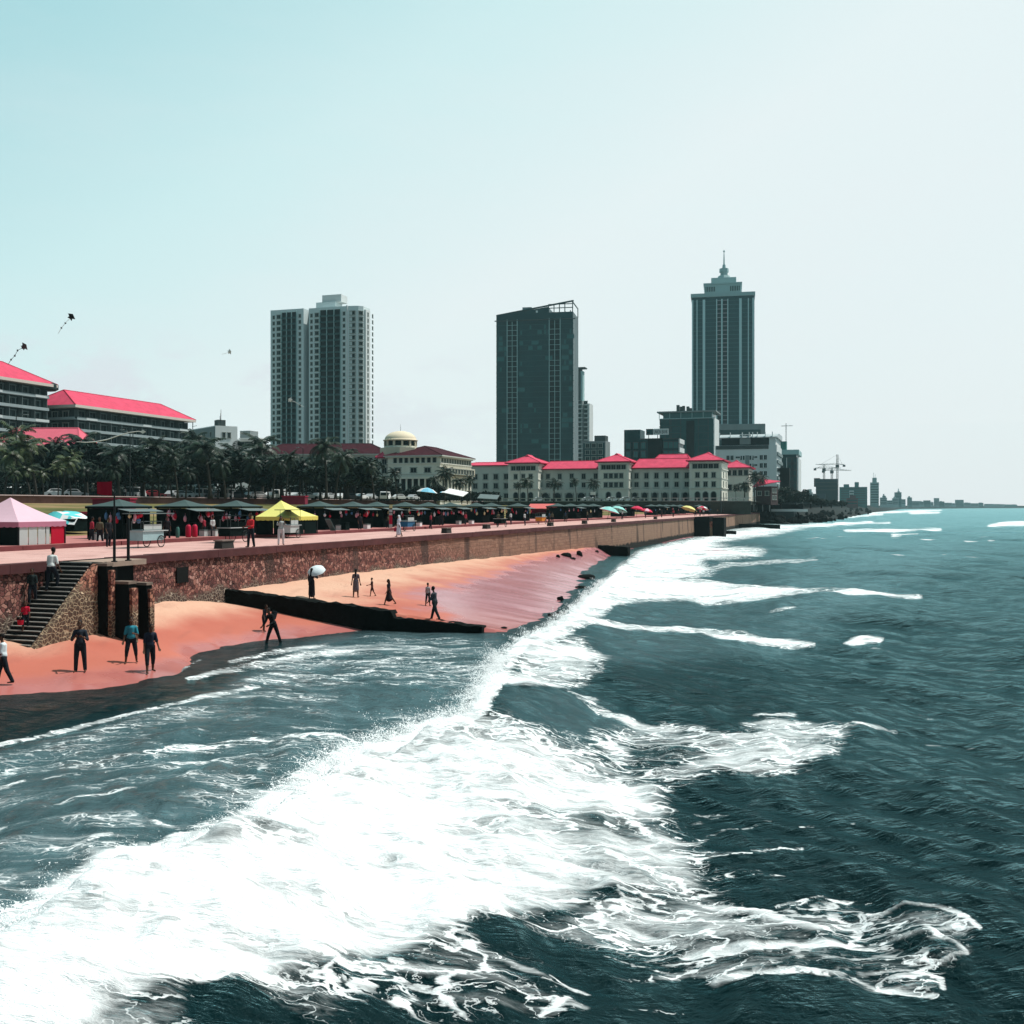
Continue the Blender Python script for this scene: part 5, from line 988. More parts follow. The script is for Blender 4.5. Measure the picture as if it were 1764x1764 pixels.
# --- construction block and cranes
Cb = Bl(1402, 1120, 'dark unfinished concrete block wrapped in netting under tower cranes', 'construction_block', 'building'); x1 = Cb.X(1443); zt = Cb.Z(825, x1/2); Cb.part('frame', MB().box(2, x1, 0, 24, -1, zt), mat('site_netting', (.008,.035,.042), .9, .35, .05)); Cb.part('open_floor', MB().box(0, 6, 3, 22, zt-8, zt+1), M_darkc); Cb.part('floor_edges', MB().box(1.8, x1+.2, -.4, -.01, zt-4, zt-3.4).box(1.8, x1+.2, -.4, -.01, zt-8, zt-7.4).box(1.8, x1+.2, -.4, -.01, zt-12, zt-11.4), M_darkc)
Cb.part('lower_block', MB().box(-8, 12, -12, -.5, -1, zt-16), mat('site_netting_blue', (.018,.045,.062), .9, .3, .05))
def crane(px, pyb, pyt, px_l, px_r, d, label):
    b = at(px, pyb, d); zt = at(px, pyt, d).z-b.z; o = empty('tower_crane', tuple(b), 0, label, 'crane', 'tower cranes over the building site'); w_ = .8
    mb = MB()
    for sx in (-w_, w_):
        for sy in (-w_, w_): mb.tube([(sx, sy, 0), (sx, sy, zt)], .16, 4)
    z = 0
    while z < zt-2: mb.tube([(-w_, -w_, z), (w_, -w_, z+2)], .1, 4); mb.tube([(w_, w_, z), (-w_, w_, z+2)], .1, 4); z += 2
    mb.build('mast', M_darkc, o); zj = zt*.78 if px_l < px < px_r else zt*.8; jl = (px_l-px)*d/F; jr = (px_r-px)*d/F; jb = MB()
    jb.tube([(jl, 0, zj), (jr, 0, zj)], .22, 4); jb.tube([(jl, 0, zj), (0, 0, zj+1.6), (jr, 0, zj)], .16, 4)
    k = jl
    while k < jr: jb.tube([(k, 0, zj), (k+1.5, 0, zj+1.2)], .08, 4); k += 3
    jb.build('jib', M_conc, o); ti = MB(); ti.tube([(jl*.75, 0, zj+.4), (0, 0, zt), (jr*.75, 0, zj+.4)], .09, 4); ti.build('tie_rope', M_darkc, o); e = jr if abs(jr) < abs(jl) else jl
    MB().box(e-1.2, e+1.2, -.8, .8, zj-2.4, zj-.2).build('counterweight', M_darkc, o); MB().box(-1.6, 1.6, -1.2, 1.2, zj-3.2, zj-.4).build('cab', M_darkc, o)
crane(1442.5, 862, 783, 1405, 1454, 1150, 'tallest tower crane, right of the dark unfinished block'); crane(1419.5, 826, 801, 1404, 1448, 1130, 'middle tower crane standing on the roof of the unfinished block'); crane(1433, 826, 806, 1418, 1466, 1140, 'thin tower crane with its jib reaching right over the sea')
def far_box(px0, px1, pyt, d, label, m, tops=(), name='far_building', cat='building'):
    B = Bl(px0, d, label, name, cat); x1 = B.X(px1); zt = B.Z(pyt, 0); B.part('block', MB().box(0, x1, 0, x1*.7, -4, zt), m); k = 1; wb = MB(); st_ = max(3.4, zt/9)
    while zt-k*st_ > 1: wb.box(x1*.06, x1*.94, -.4, -.01, zt-k*st_, zt-k*st_+st_*.45); k += 1
    if wb.v: B.part('window_bands', wb, mat('far_window', (.03,.07,.075), .5, .2))
    for a, b, h in tops: B.part('roof_room', MB().box(x1*a, x1*b, x1*.1, x1*.5, zt, zt+h), m)
    return B
FT = mat('far_teal', (.03,.15,.15), .8, .3, .02); FP = mat('far_pale', (.46,.55,.55), .8, .2, .02); FG = mat('far_grey', (.22,.34,.34), .8, .2, .02)  # pale tones carry part of the haze in the colour itself
far_box(1446, 1494, 839, 1500, 'wide teal slab behind the tallest crane', FT, [(.15, .35, 4), (.55, .7, 7)]); far_box(1463, 1471, 845, 1380, 'pale column-like block in front of the wide teal slab', FP); far_box(1362, 1378, 836, 900, 'small teal block right of the overhanging flat roof', FT); far_box(1382, 1400, 848, 1000, 'pale low building left of the unfinished block', FP, [(.5, .9, 3)]); far_box(1458, 1478, 858, 1200, 'brown shorefront villa with pale terraces', mat('villa', (.13,.07,.07), .9, .4, .2), [(.3, .8, 3)], 'villa', 'villa')
B = far_box(1499, 1514, 831, 2000, 'lone far tower with masts standing above the shore', FG, [(.25, .75, 9)]); B.part('mast', MB().tube([(6, 3, 50), (6, 3, 63)], .3, 5).tube([(9, 3, 50), (9, 3, 60)], .3, 5), FG)
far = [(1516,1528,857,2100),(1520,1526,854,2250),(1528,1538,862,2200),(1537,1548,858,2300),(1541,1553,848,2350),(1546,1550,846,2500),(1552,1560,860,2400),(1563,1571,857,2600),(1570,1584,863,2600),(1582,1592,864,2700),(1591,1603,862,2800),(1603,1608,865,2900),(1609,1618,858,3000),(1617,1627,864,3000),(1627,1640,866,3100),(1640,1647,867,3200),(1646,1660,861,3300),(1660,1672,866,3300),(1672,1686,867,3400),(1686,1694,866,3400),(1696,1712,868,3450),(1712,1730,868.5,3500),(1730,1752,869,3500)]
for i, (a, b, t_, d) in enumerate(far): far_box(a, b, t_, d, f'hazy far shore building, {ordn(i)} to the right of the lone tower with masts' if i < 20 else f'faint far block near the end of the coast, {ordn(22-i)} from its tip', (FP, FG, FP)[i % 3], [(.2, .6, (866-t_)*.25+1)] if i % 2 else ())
# ------------------------------------------------------------------ vegetation
def leaf_mat(name, a, b, spec=.15, rough=.5):
    m, nt, out = newmat(name); n = N(nt, 'TexNoise', {'Vector': N(nt, 'TexCoord').outputs['Object'], 'Scale': .9, 'Detail': 3.}).outputs[0]
    oi = N(nt, 'ObjectInfo').outputs['Random']; f = math_(nt, 'ADD', smooth(nt, n, .3, .7), math_(nt, 'MULTIPLY_ADD', oi, .5, -.25), clamp=True)
    principled(nt, out, Base_Color=mixc(nt, f, a, b), Roughness=rough, Specular_IOR_Level=spec); return m
M_palm = leaf_mat('palm_leaf', (.009, .022, .017), (.030, .052, .030), .22, .42); M_palm2 = leaf_mat('yellowish_palm_leaf', (.02, .042, .022), (.085, .11, .04), .3, .4); M_leaf = leaf_mat('dark_leaf', (.006, .016, .014), (.017, .034, .024), .12, .6); M_bark = mat('palm_bark', (.045, .042, .036), .9, .4, 3.); M_bark2 = mat('tree_bark', (.03, .028, .024), .9, .4, 2.)  # second palm leaf colour is brighter and yellower, for palms at left
def palm_mesh(h, lean, nf, fl, seed):
    r = random.Random(seed); tb = MB(); pts = [(lean*(i/8)**1.7*h*.16, lean*.5*math.sin(i/8*2)*.3, h*i/8) for i in range(9)]
    tb.tube(pts, [.24-.11*i/8+(.1 if i == 0 else 0) for i in range(9)], 8); top = Vector(pts[-1]); cb = MB()
    for k in range(nf):
        a = 2.4*k+r.uniform(-.2, .2); el = R(75-110*(k/nf)+r.uniform(-10, 10)); L = fl*r.uniform(.85, 1.1); p = top.copy(); n = 9; dirh = Vector((math.cos(a), math.sin(a), 0)); side = Vector((-math.sin(a), math.cos(a), 0)); droop = r.uniform(.10, .17); sp = [p.copy()]
        for i in range(n): p = p+(dirh*math.cos(el)+Vector((0,0,1))*math.sin(el))*(L/n); el -= droop*(1+i*.12); sp.append(p.copy())
        cb.tube(sp, [.045*(1-.8*i/n) for i in range(n+1)], 4, caps=False)
        for i in range(1, n+1):
            for q in (0, .5):
                c = sp[i-1].lerp(sp[i], q); t = (sp[i]-sp[i-1]).normalized(); f_ = (i-1+q)/n; ll = fl*.24*math.sin(math.pi*(.12+.82*f_))**.7
                for sg in (-1, 1):
                    d = (side*sg*.85+t*.45+Vector((0,0,-.35-.3*r.random()))).normalized(); wv = t*.075*fl/3.2
                    m_ = c+d*ll*.55+Vector((0,0,.03)); e = c+d*ll+Vector((0,0,-.12*ll)); cb.add([c-wv*.6, c+wv*.6, m_+wv, e, m_-wv], [(0,1,2,3,4)])
    return tb.mesh('trunk', M_bark, True), cb, top
PALM = []
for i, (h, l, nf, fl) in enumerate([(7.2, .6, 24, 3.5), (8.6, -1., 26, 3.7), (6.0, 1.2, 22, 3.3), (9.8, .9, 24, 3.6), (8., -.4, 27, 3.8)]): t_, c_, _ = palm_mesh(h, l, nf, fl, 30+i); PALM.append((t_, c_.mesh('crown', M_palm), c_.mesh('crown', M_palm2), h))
def palm(px, d, label, pytop=None, k=0, yellowish=False, group='coconut palms by the road', z=GP-.1, o_loc=None):
    t_, c1, c2, h = PALM[k % 5]; p = Vector((ray(px)*d, d, z)) if o_loc is None else o_loc; o = empty('palm_tree', tuple(p), rng.uniform(0, 6.3), label, 'palm tree', group)
    if pytop is not None: s_ = (CZ+(HY-pytop)*d/F-p.z)/(h+1.6); q_ = min(s_*1.08, 1.4)*rng.uniform(.72, 1.18); o.scale = (q_, q_, s_)
    link('trunk', t_, o); link('crown', c2 if yellowish else c1, o); return o
def tree_mesh(h, wdt, seed, nl=3600, ls=.42):
    r = np.random.default_rng(seed); tb = MB(); tb.tube([(0,0,0), (.1,.05,h*.25), (.05,.2,h*.5)], [.42, .3, .2], 8); cl = []
    for k in range(9):
        a = r.uniform(0, 6.3); q = Vector((math.cos(a)*wdt*r.uniform(.2, .62), math.sin(a)*wdt*r.uniform(.2, .62), h*r.uniform(.45, .86))); cl.append((q, wdt*r.uniform(.26, .44))); tb.tube([(.08,.1,h*.28), tuple(q*.6+Vector((0,0,h*.1))), tuple(q)], [.2, .12, .05], 6)
    for k in range(14): a = r.uniform(0, 6.3); cl.append((Vector((math.cos(a)*wdt*r.uniform(.5, .9), math.sin(a)*wdt*r.uniform(.5, .9), h*r.uniform(.35, .75))), wdt*r.uniform(.13, .26)))
    V = []; Fc = []
    for i in range(nl):
        c, rad = cl[r.integers(len(cl))] if i % 3 else cl[r.integers(9)]; u = r.normal(0, 1, 3); u /= np.linalg.norm(u); p = np.array(c)+u*rad*r.uniform(.55, 1.08)*np.array([1, 1, .75]); a_ = r.normal(0, 1, 3); a_ /= np.linalg.norm(a_); n_ = u*.8+a_; n_ /= np.linalg.norm(n_); b_ = np.cross(n_, a_); b_ /= max(np.linalg.norm(b_), .01); e_2 = np.cross(n_, b_); s_ = ls*r.uniform(.6, 1.3); b0 = len(V)
        V += [tuple(p+b_*s_), tuple(p+e_2*s_*.5), tuple(p-b_*s_), tuple(p-e_2*s_*.5)]; Fc.append((b0, b0+1, b0+2, b0+3))
    me = bpy.data.meshes.new('crown'); me.from_pydata(V, [], Fc); me.materials.append(M_leaf); me.update(); return tb.mesh('trunk', M_bark2, True), me, h
TREE = [tree_mesh(10.5, 5.5, 1), tree_mesh(9, 6.5, 2), tree_mesh(12, 5.8, 3), tree_mesh(7, 5., 4)]
def tree(px, d, pytop, label, k=0, z=GP-.1, group='dark broadleaf trees along the road', wide=1.):
    t_, c_, h = TREE[k % 4]; o = empty('broadleaf_tree', (ray(px)*d, d, z), rng.uniform(0, 6.3), label, 'tree', group); s_ = (CZ+(HY-pytop)*d/F-z)/(h*1.02); o.scale = (s_*wide, s_*wide, s_); link('trunk', t_, o); link('crown', c_, o)
# palms: (column, depth, row of the crown's top)
P_ = [(-25,172,748,1),(8,166,752,1),(30,182,745,1),(62,170,748,1),(84,188,758,0),(108,168,765,1),(132,180,772,1),(150,205,760,0),(176,190,778,0),(205,176,770,0),(232,200,752,0),(262,186,768,0),(288,205,760,0),(306,178,778,0),(330,200,758,0),(343,215,742,0),(362,190,770,0),(388,184,776,0),(402,210,768,0),(428,196,772,0),(452,215,764,0),(470,192,780,0),(493,186,782,0),(516,208,770,0),(540,228,776,0),(562,205,768,0),(578,196,762,0),(600,225,776,0),(622,240,784,0),(644,215,802,0),(668,226,816,0),(684,240,812,0),(726,236,822,0),(744,250,816,0),(766,242,820,0),(792,232,812,0),(810,255,820,0)]
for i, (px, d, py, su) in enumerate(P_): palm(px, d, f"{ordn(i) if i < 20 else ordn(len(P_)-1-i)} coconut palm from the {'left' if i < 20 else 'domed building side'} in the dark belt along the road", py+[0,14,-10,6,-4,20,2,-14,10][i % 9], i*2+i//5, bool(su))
Q_ = [(-10,160,800),(22,163,806),(52,168,796),(75,172,808),(100,165,800),(122,173,806),(146,176,798),(168,180,806),(190,174,800),(216,184,804),(248,178,798),(274,182,806),(296,190,800),(320,186,804),(344,192,796),(375,196,802),(398,200,806),(418,206,800),(440,204,806),(462,210,800),(500,214,804),(528,218,806),(552,222,800),(586,226,808),(612,232,810)]
for i, (px, d, py) in enumerate(Q_): palm(px, d, f'short young palm in front of the belt, {ordn(i) if i < 20 else ordn(len(Q_)-1-i)} short one from the {"left" if i < 20 else "domed building side"}', py, i*3+1, i < 5, 'short palms in front of the belt')
for px, d, py, lb_ in [(910,300,822,'slim palm in front of the left block of the red-roofed hotel'), (954,322,826,'palm before the left wing of the hotel, left one of two'), (993,318,824,'palm before the left wing of the hotel, right one of two'), (1024,326,826,'palm touching the left edge of the hotel middle block'), (893,296,832,'short palm beside the lamp post before the hotel annexe'), (1282,372,828,'palm by the garden wall at the hotel right corner'), (1300,378,812,'tall palm before the low pink-roofed house'), (1318,385,818,'palm with full crown right of the hotel pavilion'), (1268,366,836,'small palm closest to the hotel right side')]: palm(px, d, lb_, py, int(px), group='palms around the seaside hotel')
T_ = [(-15,225,772,1),(40,218,790,0),(96,214,786,2),(150,232,770,1),(188,226,764,0),(226,238,772,1),(264,230,776,2),(310,236,764,0),(352,240,776,1),(392,236,784,2),(436,244,786,0),(476,240,782,1),(522,248,788,0),(566,250,780,2),(604,256,786,1),(640,262,806,0),(668,268,828,3),(720,272,836,3),(752,275,834,3)]
T_ += [(120,186,758,3),(246,182,776,1),(384,200,772,3),(486,204,786,1),(596,220,790,3)]
T_.sort()
for i, (px, d, py, k) in enumerate(T_): tree(px, d, py, f'dark broadleaf tree among the palms, {ordn(i)} broadleaf one from the left of the belt', k, wide=1.25)
for i, (px, d, py, k) in enumerate([(1345,405,838,0),(1362,420,846,1),(1380,440,840,2),(1396,460,852,1),(1330,398,850,3),(1415,520,858,3),(1432,560,860,1),(1450,640,862,3)]): tree(px, d, py, f'dark shore tree beyond the hotel, {ordn(i)} of those planted there', k, GP-2.5, 'dark trees on the rocky point', 1.2)
def hedge(px0, px1, d0, d1, h, label):
    a = Vector((ray(px0)*d0, d0)); b = Vector((ray(px1)*d1, d1)); L = (b-a).length; V = []; Fc = []; o = empty('hedge', (a.x, a.y, GP), math.atan2((b-a).y, (b-a).x), label, 'hedge', 'hedges along the terrace')
    MB().box(0, L, -.6, .6, 0, h*.8).build('stems', mat('hedge_inside', (.008,.014,.011), .95), o)
    for i in range(int(L*34)):
        p = np.array([rng.uniform(0, L), rng.choice([-1, 1])*rng.uniform(.4, 1.), rng.uniform(0, h)]) if rng.random() < .6 else np.array([rng.uniform(0, L), rng.uniform(-.8, .8), h*rng.uniform(.8, 1.1)]); a_ = rng.normal(0, .24, 3); b_ = rng.normal(0, .2, 3); k = len(V); V += [tuple(p+a_), tuple(p+b_), tuple(p-a_), tuple(p-b_)]; Fc.append((k, k+1, k+2, k+3))
    me = bpy.data.meshes.new('foliage'); me.from_pydata(V, [], Fc); me.materials.append(M_leaf); link('foliage', me, o)
hedge(-40, 200, 196, 214, 2.6, 'dark hedge behind the parked cars at far left'); hedge(190, 440, 214, 236, 2.6, 'dark hedge behind the parked cars below the white block'); hedge(430, 665, 236, 266, 2.8, 'dark hedge behind the parked cars below the twin tower'); hedge(655, 860, 264, 296, 2.2, 'dark hedge at the foot of the domed building')
# ------------------------------------------------------------------ people
def remesh(mb, vox, ratio, m, name, smooth_it=4):
    me = mb.mesh('t', []); o = bpy.data.objects.new('t', me); COL.objects.link(o)
    a = o.modifiers.new('r', 'REMESH'); a.mode = 'VOXEL'; a.voxel_size = vox; s_ = o.modifiers.new('s', 'SMOOTH'); s_.iterations = smooth_it; s_.factor = .5
    if ratio < 1: d_ = o.modifiers.new('d', 'DECIMATE'); d_.ratio = ratio
    r_ = bpy.data.meshes.new_from_object(o.evaluated_get(bpy.context.evaluated_depsgraph_get())); bpy.data.objects.remove(o); bpy.data.meshes.remove(me)
    r_.name = name; r_.materials.clear(); r_.materials.append(m); r_.polygons.foreach_set('use_smooth', [True]*len(r_.polygons)); return r_
M_skin = mat('brown_skin', (.085, .042, .027), .6, .1, 5.); M_hair = mat('black_hair', (.008, .007, .007), .6, .2, 20.)
def cloth(c): return mat('cloth_%02x%02x%02x' % tuple(int(min(x, 1)*255) for x in c), c, .9, .18, 9., .1)
def dv(f, s, sg): f, s = R(f), R(s); return Vector((sg*math.sin(s), -math.sin(f)*math.cos(s), -math.cos(f)*math.cos(s)))
def person(loc, h, yaw, label, legs=((6,4,3),(-6,6,3)), arms=((4,6,12,0),(4,6,12,0)), lean=0, head=(0,0), top=(.05,.05,.06), bot=(.02,.02,.025), kind='trousers', sleeve=.45, fine=True, group='people on the beach', hairlong=False, foot=None, slim=1.):
    o = empty('person', tuple(loc), R(yaw), label, 'person', group); k = h/1.72; o.scale = (k, k, k)
    LN = R(lean); hipc = Vector((0, 0, .92)); up = Vector((0, -math.sin(LN), math.cos(LN)))
    P = lambda z, x=0, y=0: hipc+up*(z-.92)+Vector((x, 0, 0))+Vector((0, math.cos(LN), math.sin(LN)))*y
    J = []; 
    for i, sg in ((0, -1), (1, 1)):
        f, kn, sp = legs[i]; hp = Vector((sg*.092, 0, .90)); kn_ = hp+dv(f, sp, sg)*.43; an = kn_+dv(f-kn, sp*.6, sg)*.41; J.append((hp, kn_, an))
    low = min(j[2].z for j in J)-.075; sh = Vector((0, 0, -low)); hipc = hipc+sh; J = [tuple(q+sh for q in j) for j in J]
    A = []
    for i, sg in ((0, -1), (1, 1)):
        f, ab, el, inn = arms[i]; s0 = P(1.362, sg*.168*slim); e0 = s0+dv(f, ab, sg)*.29; w0 = e0+dv(f+el, ab-inn, sg)*.25; A.append((s0, e0, w0, dv(f+el, ab-inn, sg)))
    neck = P(1.47); hd = neck+Vector((R(head[1])*.12, 0, 0))+Vector((0, -math.sin(LN*.6+R(head[0]))*.155-.012, math.cos(LN*.6+R(head[0]))*.155)); hdir = Vector((0, -math.cos(R(head[0])), -math.sin(R(head[0]))))
    b = MB(); S = slim
    b.cap(P(.93, -.05), P(.93, .05), .115*S, .115*S).cap(P(.95), P(1.12), .118*S, .105*S).cap(P(1.10), P(1.32), .108*S, .13*S).cap(P(1.36, -.10*S), P(1.36, .10*S), .068, .068).cap(P(1.36), hd, .055, .055)
    b.ell(hd+Vector((0,0,.02)), (.074, .092, .108), 14, 10); b.ell(hd+hdir*.03+Vector((0,0,-.06)), (.048, .05, .045), 10, 7); b.cap(hd+hdir*.085+Vector((0,0,.015)), hd+hdir*.108+Vector((0,0,-.022)), .010, .016, 7); b.cap(hd+hdir*.082+Vector((-.02,0,-.052)), hd+hdir*.082+Vector((.02,0,-.052)), .009, .009, 6)
    for sg in (-1, 1): b.ell(hd+Vector((sg*.076, .005, .0)), (.014, .024, .034), 7, 5)
    for i, sg in ((0, -1), (1, 1)):
        hp, kn_, an = J[i]; b.cap(hp, kn_, .094*S, .066*S).cap(kn_+(hp-kn_)*.02, kn_.lerp(an, .35), .062*S, .066*S).cap(kn_.lerp(an, .3), an, .064*S, .040); tz = an.z-.045; fd = Vector((sg*.2, -1, 0)).normalized(); b.cap(an+Vector((0,.03,-.035)), an+fd*.15+Vector((0,0,-.048)), .036, .026); b.cap(an+Vector((0,.02,-.04)), an+fd*.06+Vector((0,0,-.04)), .034, .036)
        s0, e0, w0, hd_ = A[i]; b.cap(s0, e0, .048*S, .040).cap(e0, w0, .041, .027); pm = w0+hd_*.045; side = hd_.cross(Vector((0,1,0)) if abs(hd_.y) < .8 else Vector((1,0,0))).normalized(); nrm = hd_.cross(side)
        b.cap(w0+side*.012, pm+side*.022+hd_*.03, .020, .019, 7).cap(w0-side*.012, pm-side*.022+hd_*.03, .020, .019, 7)
        for q, l_ in ((-.034, .055), (-.011, .072), (.012, .068), (.034, .052)): kq = pm+hd_*.045+side*q; k2 = kq+hd_*l_*.5+nrm*.008; b.cap(kq, k2, .0105, .0095, 6).cap(k2, k2+hd_*l_*.45+nrm*.02, .0095, .0085, 6)
        b.cap(w0+hd_*.03+side*.02*sg, w0+hd_*.085+side*.052*sg+nrm*.014, .0125, .010, 6)
    v1, v2 = (.0105, .022) if fine else (.022, .034)
    link('body', remesh(b, v1, .22 if fine else .3, M_skin, 'body', 2), o)
    hb = MB(); hb.ell(hd+Vector((0,.018,.036)), (.088, .098, .105), 12, 8)
    if hairlong: hb.cap(hd+Vector((0,.06,.02)), P(1.30, 0, .10), .07, .055)
    link('hair', remesh(hb, .018, .5, M_hair, 'hair', 2), o)
    if fine:
        ey = MB()
        for sg in (-1, 1): ey.ell(hd+hdir*.079+Vector((sg*.031, 0, .022)), (.012, .008, .008), 8, 5)
        ey.build('eyes', mat('eye_white', (.5,.5,.48), .3), o, True)
    g = .014; t = MB(); t.cap(P(1.0, -.03), P(1.0, .03), .125*S+g, .125*S+g).cap(P(1.0), P(1.14), .12*S+g, .112*S+g).cap(P(1.12), P(1.31), .112*S+g, .132*S+g).cap(P(1.36, -.10*S), P(1.36, .10*S), .066+g, .066+g)
    for i in (0, 1): s0, e0, w0, _ = A[i]; t.cap(s0, s0.lerp(e0, min(sleeve*2, 1)), .048*S+g, .046+g); 
    if sleeve > .5:
        for i in (0, 1): s0, e0, w0, _ = A[i]; t.cap(e0, e0.lerp(w0, min(1, sleeve*2-1)), .044+g, .034+g)
    link('shirt' if kind != 'dress' else 'dress', remesh(t if kind != 'dress' else t, v2, .4, cloth(top), 'shirt'), o) if kind != 'dress' else None
    if kind == 'dress':
        hem = min(J[0][1].z, J[1][1].z)+.02 if not hairlong or 1 else 0; cx = (J[0][1]+J[1][1])/2; hz = foot if foot else hem; fr = .5+abs(J[0][1].y-J[1][1].y)*.3; t.cap(hipc, Vector((cx.x, cx.y*.5, hz)), .16*S, .17*S+abs(J[0][1].y-J[1][1].y)*.35); t.cap(Vector((-.04,0,hipc.z)), Vector((-.06, cx.y*.5, hz)), .14*S, .15*S).cap(Vector((.04,0,hipc.z)), Vector((.06, cx.y*.5, hz)), .14*S, .15*S)
        link('dress', remesh(t, v2, .4, cloth(top), 'dress'), o)
    else:
        q = MB(); q.cap(Vector((-.05,0,hipc.z)), Vector((.05,0,hipc.z)), .128*S, .128*S).cap(hipc, hipc+up*.1, .128*S, .12*S); ln = {'trousers': 2.0, 'shorts': .9, 'capri': 1.45}[kind]
        for i in (0, 1):
            hp, kn_, an = J[i]; q.cap(hp, hp.lerp(kn_, min(ln, 1)), .114*S, .086*S+(.012 if ln < 1 else 0))
            if ln > 1: q.cap(kn_, kn_.lerp(an, ln-1), .086*S, .068)
        link('trousers' if kind == 'trousers' else 'shorts', remesh(q, v2, .4, cloth(bot), 'trousers'), o)
    o.update_tag(); return o, A, k
def hand_world(r, i): o, A, k = r; return Matrix.LocRotScale(o.location, o.rotation_euler.to_quaternion(), o.scale) @ (A[i][2]+A[i][3]*.07)
def bp(px, py): return sand_hit(px, py)
def hpx(p, px_h): return px_h*p.y/F
dk = (.014, .018, .024)
p = bp(6, 1180); person(p, hpx(p, 86), -62, 'person in white short-sleeved shirt and dark trousers walking at the left frame edge', ((16,6,3),(-14,10,3)), ((-12,8,18,0),(14,6,20,0)), 3, (8,0), (.62,.68,.70), dk)
p = bp(138, 1158); person(p, hpx(p, 87), 12, 'person in dark top standing with both hands raised to the chest near the water', ((2,2,4),(-2,4,5)), ((14,16,112,50),(14,16,108,50)), 0, (16,0), (.022,.028,.038), dk, 'trousers', .62)
p = bp(226, 1143); person(p, hpx(p, 78), 22, 'person in bright teal shirt and dark shorts standing with legs apart', ((10,8,9),(-6,10,9)), ((4,12,22,0),(10,12,96,40)), 2, (4,0), (.03,.20,.26), dk, 'capri', .42)
p = bp(258, 1159); person(p, hpx(p, 84), 40, 'person in navy t-shirt with head bowed striding beside the one in teal', ((16,6,6),(-12,4,8)), ((0,8,14,0),(6,12,30,10)), 6, (34,0), (.016,.020,.034), dk, 'capri', .45)
p = bp(471, 1108); r5 = person(p+Vector((0,0,-.06)), hpx(p, 66), -35, 'person in black with a pale collar bending at the waterline with a rucksack', ((20,4,7),(-16,2,10)), ((22,6,20,0),(10,14,55,20)), 22, (22,-2), (.010,.012,.014), (.010,.012,.014), 'trousers', .9)
bk = MB(); bk.box(-.15, .15, -.09, .09, -.2, .2); o_ = bk.build('rucksack', cloth((.012,.014,.018))); bv = o_.modifiers.new('b', 'BEVEL'); bv.width = .05; bv.segments = 3; o_.location = Matrix.LocRotScale(r5[0].location, r5[0].rotation_euler.to_quaternion(), r5[0].scale) @ Vector((0, .02, 1.30)); o_.rotation_euler = (R(-22), 0, R(-35)); tag(o_, 'black rucksack on the back of the person bending at the waterline', 'rucksack')
p = bp(455, 1088); person(p, hpx(p, 46), 70, 'small child in dark clothes half hidden by the person with the rucksack', ((10,8,3),(-8,6,3)), ((6,8,20,0),(30,10,60,0)), 8, (20,0), (.012,.014,.02), dk, 'shorts')
p = bp(537, 1032); hq = hpx(p, 52); r6 = person(p, hq, 165, 'person in a long dark dress sheltering under a white umbrella beside the groin', ((3,2,2),(-3,3,2)), ((50,14,100,30),(6,8,20,0)), 0, (0,0), (.018,.016,.022), dk, 'dress', .6, foot=.28, hairlong=True)
hw = hand_world(r6, 0); um = empty('umbrella', tuple(hw), 0, 'white umbrella held low over the person in the long dark dress', 'umbrella'); um.rotation_euler = (R(26), R(-10), 0)
MB().tube([(0,0,-.12), (0,0,.40)], .012, 6).build('shaft', M_pole, um); cn = MB(); n = 16; ringz = [(math.sin(R(a))*.52, .40-.30*(1-math.cos(R(a)))/(1-math.cos(R(82)))) for a in (1, 16, 32, 48, 64, 82)]
for j, (r_, z) in enumerate(ringz):
    for i in range(n): rr_ = r_*(1 if i % 2 == 0 else .95); cn.v.append((rr_*math.cos(2*math.pi*i/n), rr_*math.sin(2*math.pi*i/n), z))
for j in range(5):
    for i in range(n): cn.f.append((j*n+i, j*n+(i+1) % n, (j+1)*n+(i+1) % n, (j+1)*n+i)); cn.m.append(0)
cn.build('canopy', mat('white_nylon', (.66,.72,.74), .7, .08, 6.), um, True); rb = MB()
for i in range(8): a = 2*math.pi*i/8; rb.tube([(r_*math.cos(a)*.99, r_*math.sin(a)*.99, z-.01) for r_, z in ringz], .005, 4)
rb.build('ribs', M_pole, um)
p = bp(613, 1029); person(p, hpx(p, 48), 175, 'person in grey knee-length dress with white sleeves standing still, seen from behind', ((2,2,3),(-2,2,4)), ((2,10,10,0),(2,12,14,0)), 0, (0,0), (.10,.09,.11), dk, 'dress', .3, hairlong=True)
p = bp(641, 1028); person(p, hpx(p, 32), -80, 'small thin child walking between the grey dress and the girl in dark dress', ((14,6,2),(-16,14,2)), ((26,6,50,0),(-8,6,20,0)), 2, (0,0), (.05,.02,.02), (.05,.02,.02), 'shorts', .2, slim=.85)
p = bp(670, 1043); person(p, hpx(p, 45), -60, 'girl in dark knee-length dress striding with one arm stretched back', ((20,4,3),(-24,12,3)), ((-38,8,14,0),(18,8,24,0)), 4, (0,0), (.022,.016,.022), dk, 'dress', .25, hairlong=True, slim=.9)
p = bp(737, 1044); person(p, hpx(p, 39), 150, 'child in sleeveless pale vest and dark shorts standing on wet sand', ((5,3,4),(-5,4,4)), ((0,8,10,0),(4,10,20,0)), 0, (0,0), (.30,.30,.31), dk, 'capri', .15, slim=.9)
gp_ = wp(17.4, -11.9, 0); d = ray(749); dd = 55.4; pg = Vector((ray(749)*dd, dd, .58)); person(pg, hpx(pg, 58), -118, 'man in dark shirt with white shoulders stepping along the top of the groin', ((22,6,3),(-20,10,3)), ((8,6,70,30),(12,8,40,10)), 6, (12,0), (.045,.05,.06), (.016,.024,.026), 'trousers', .5)
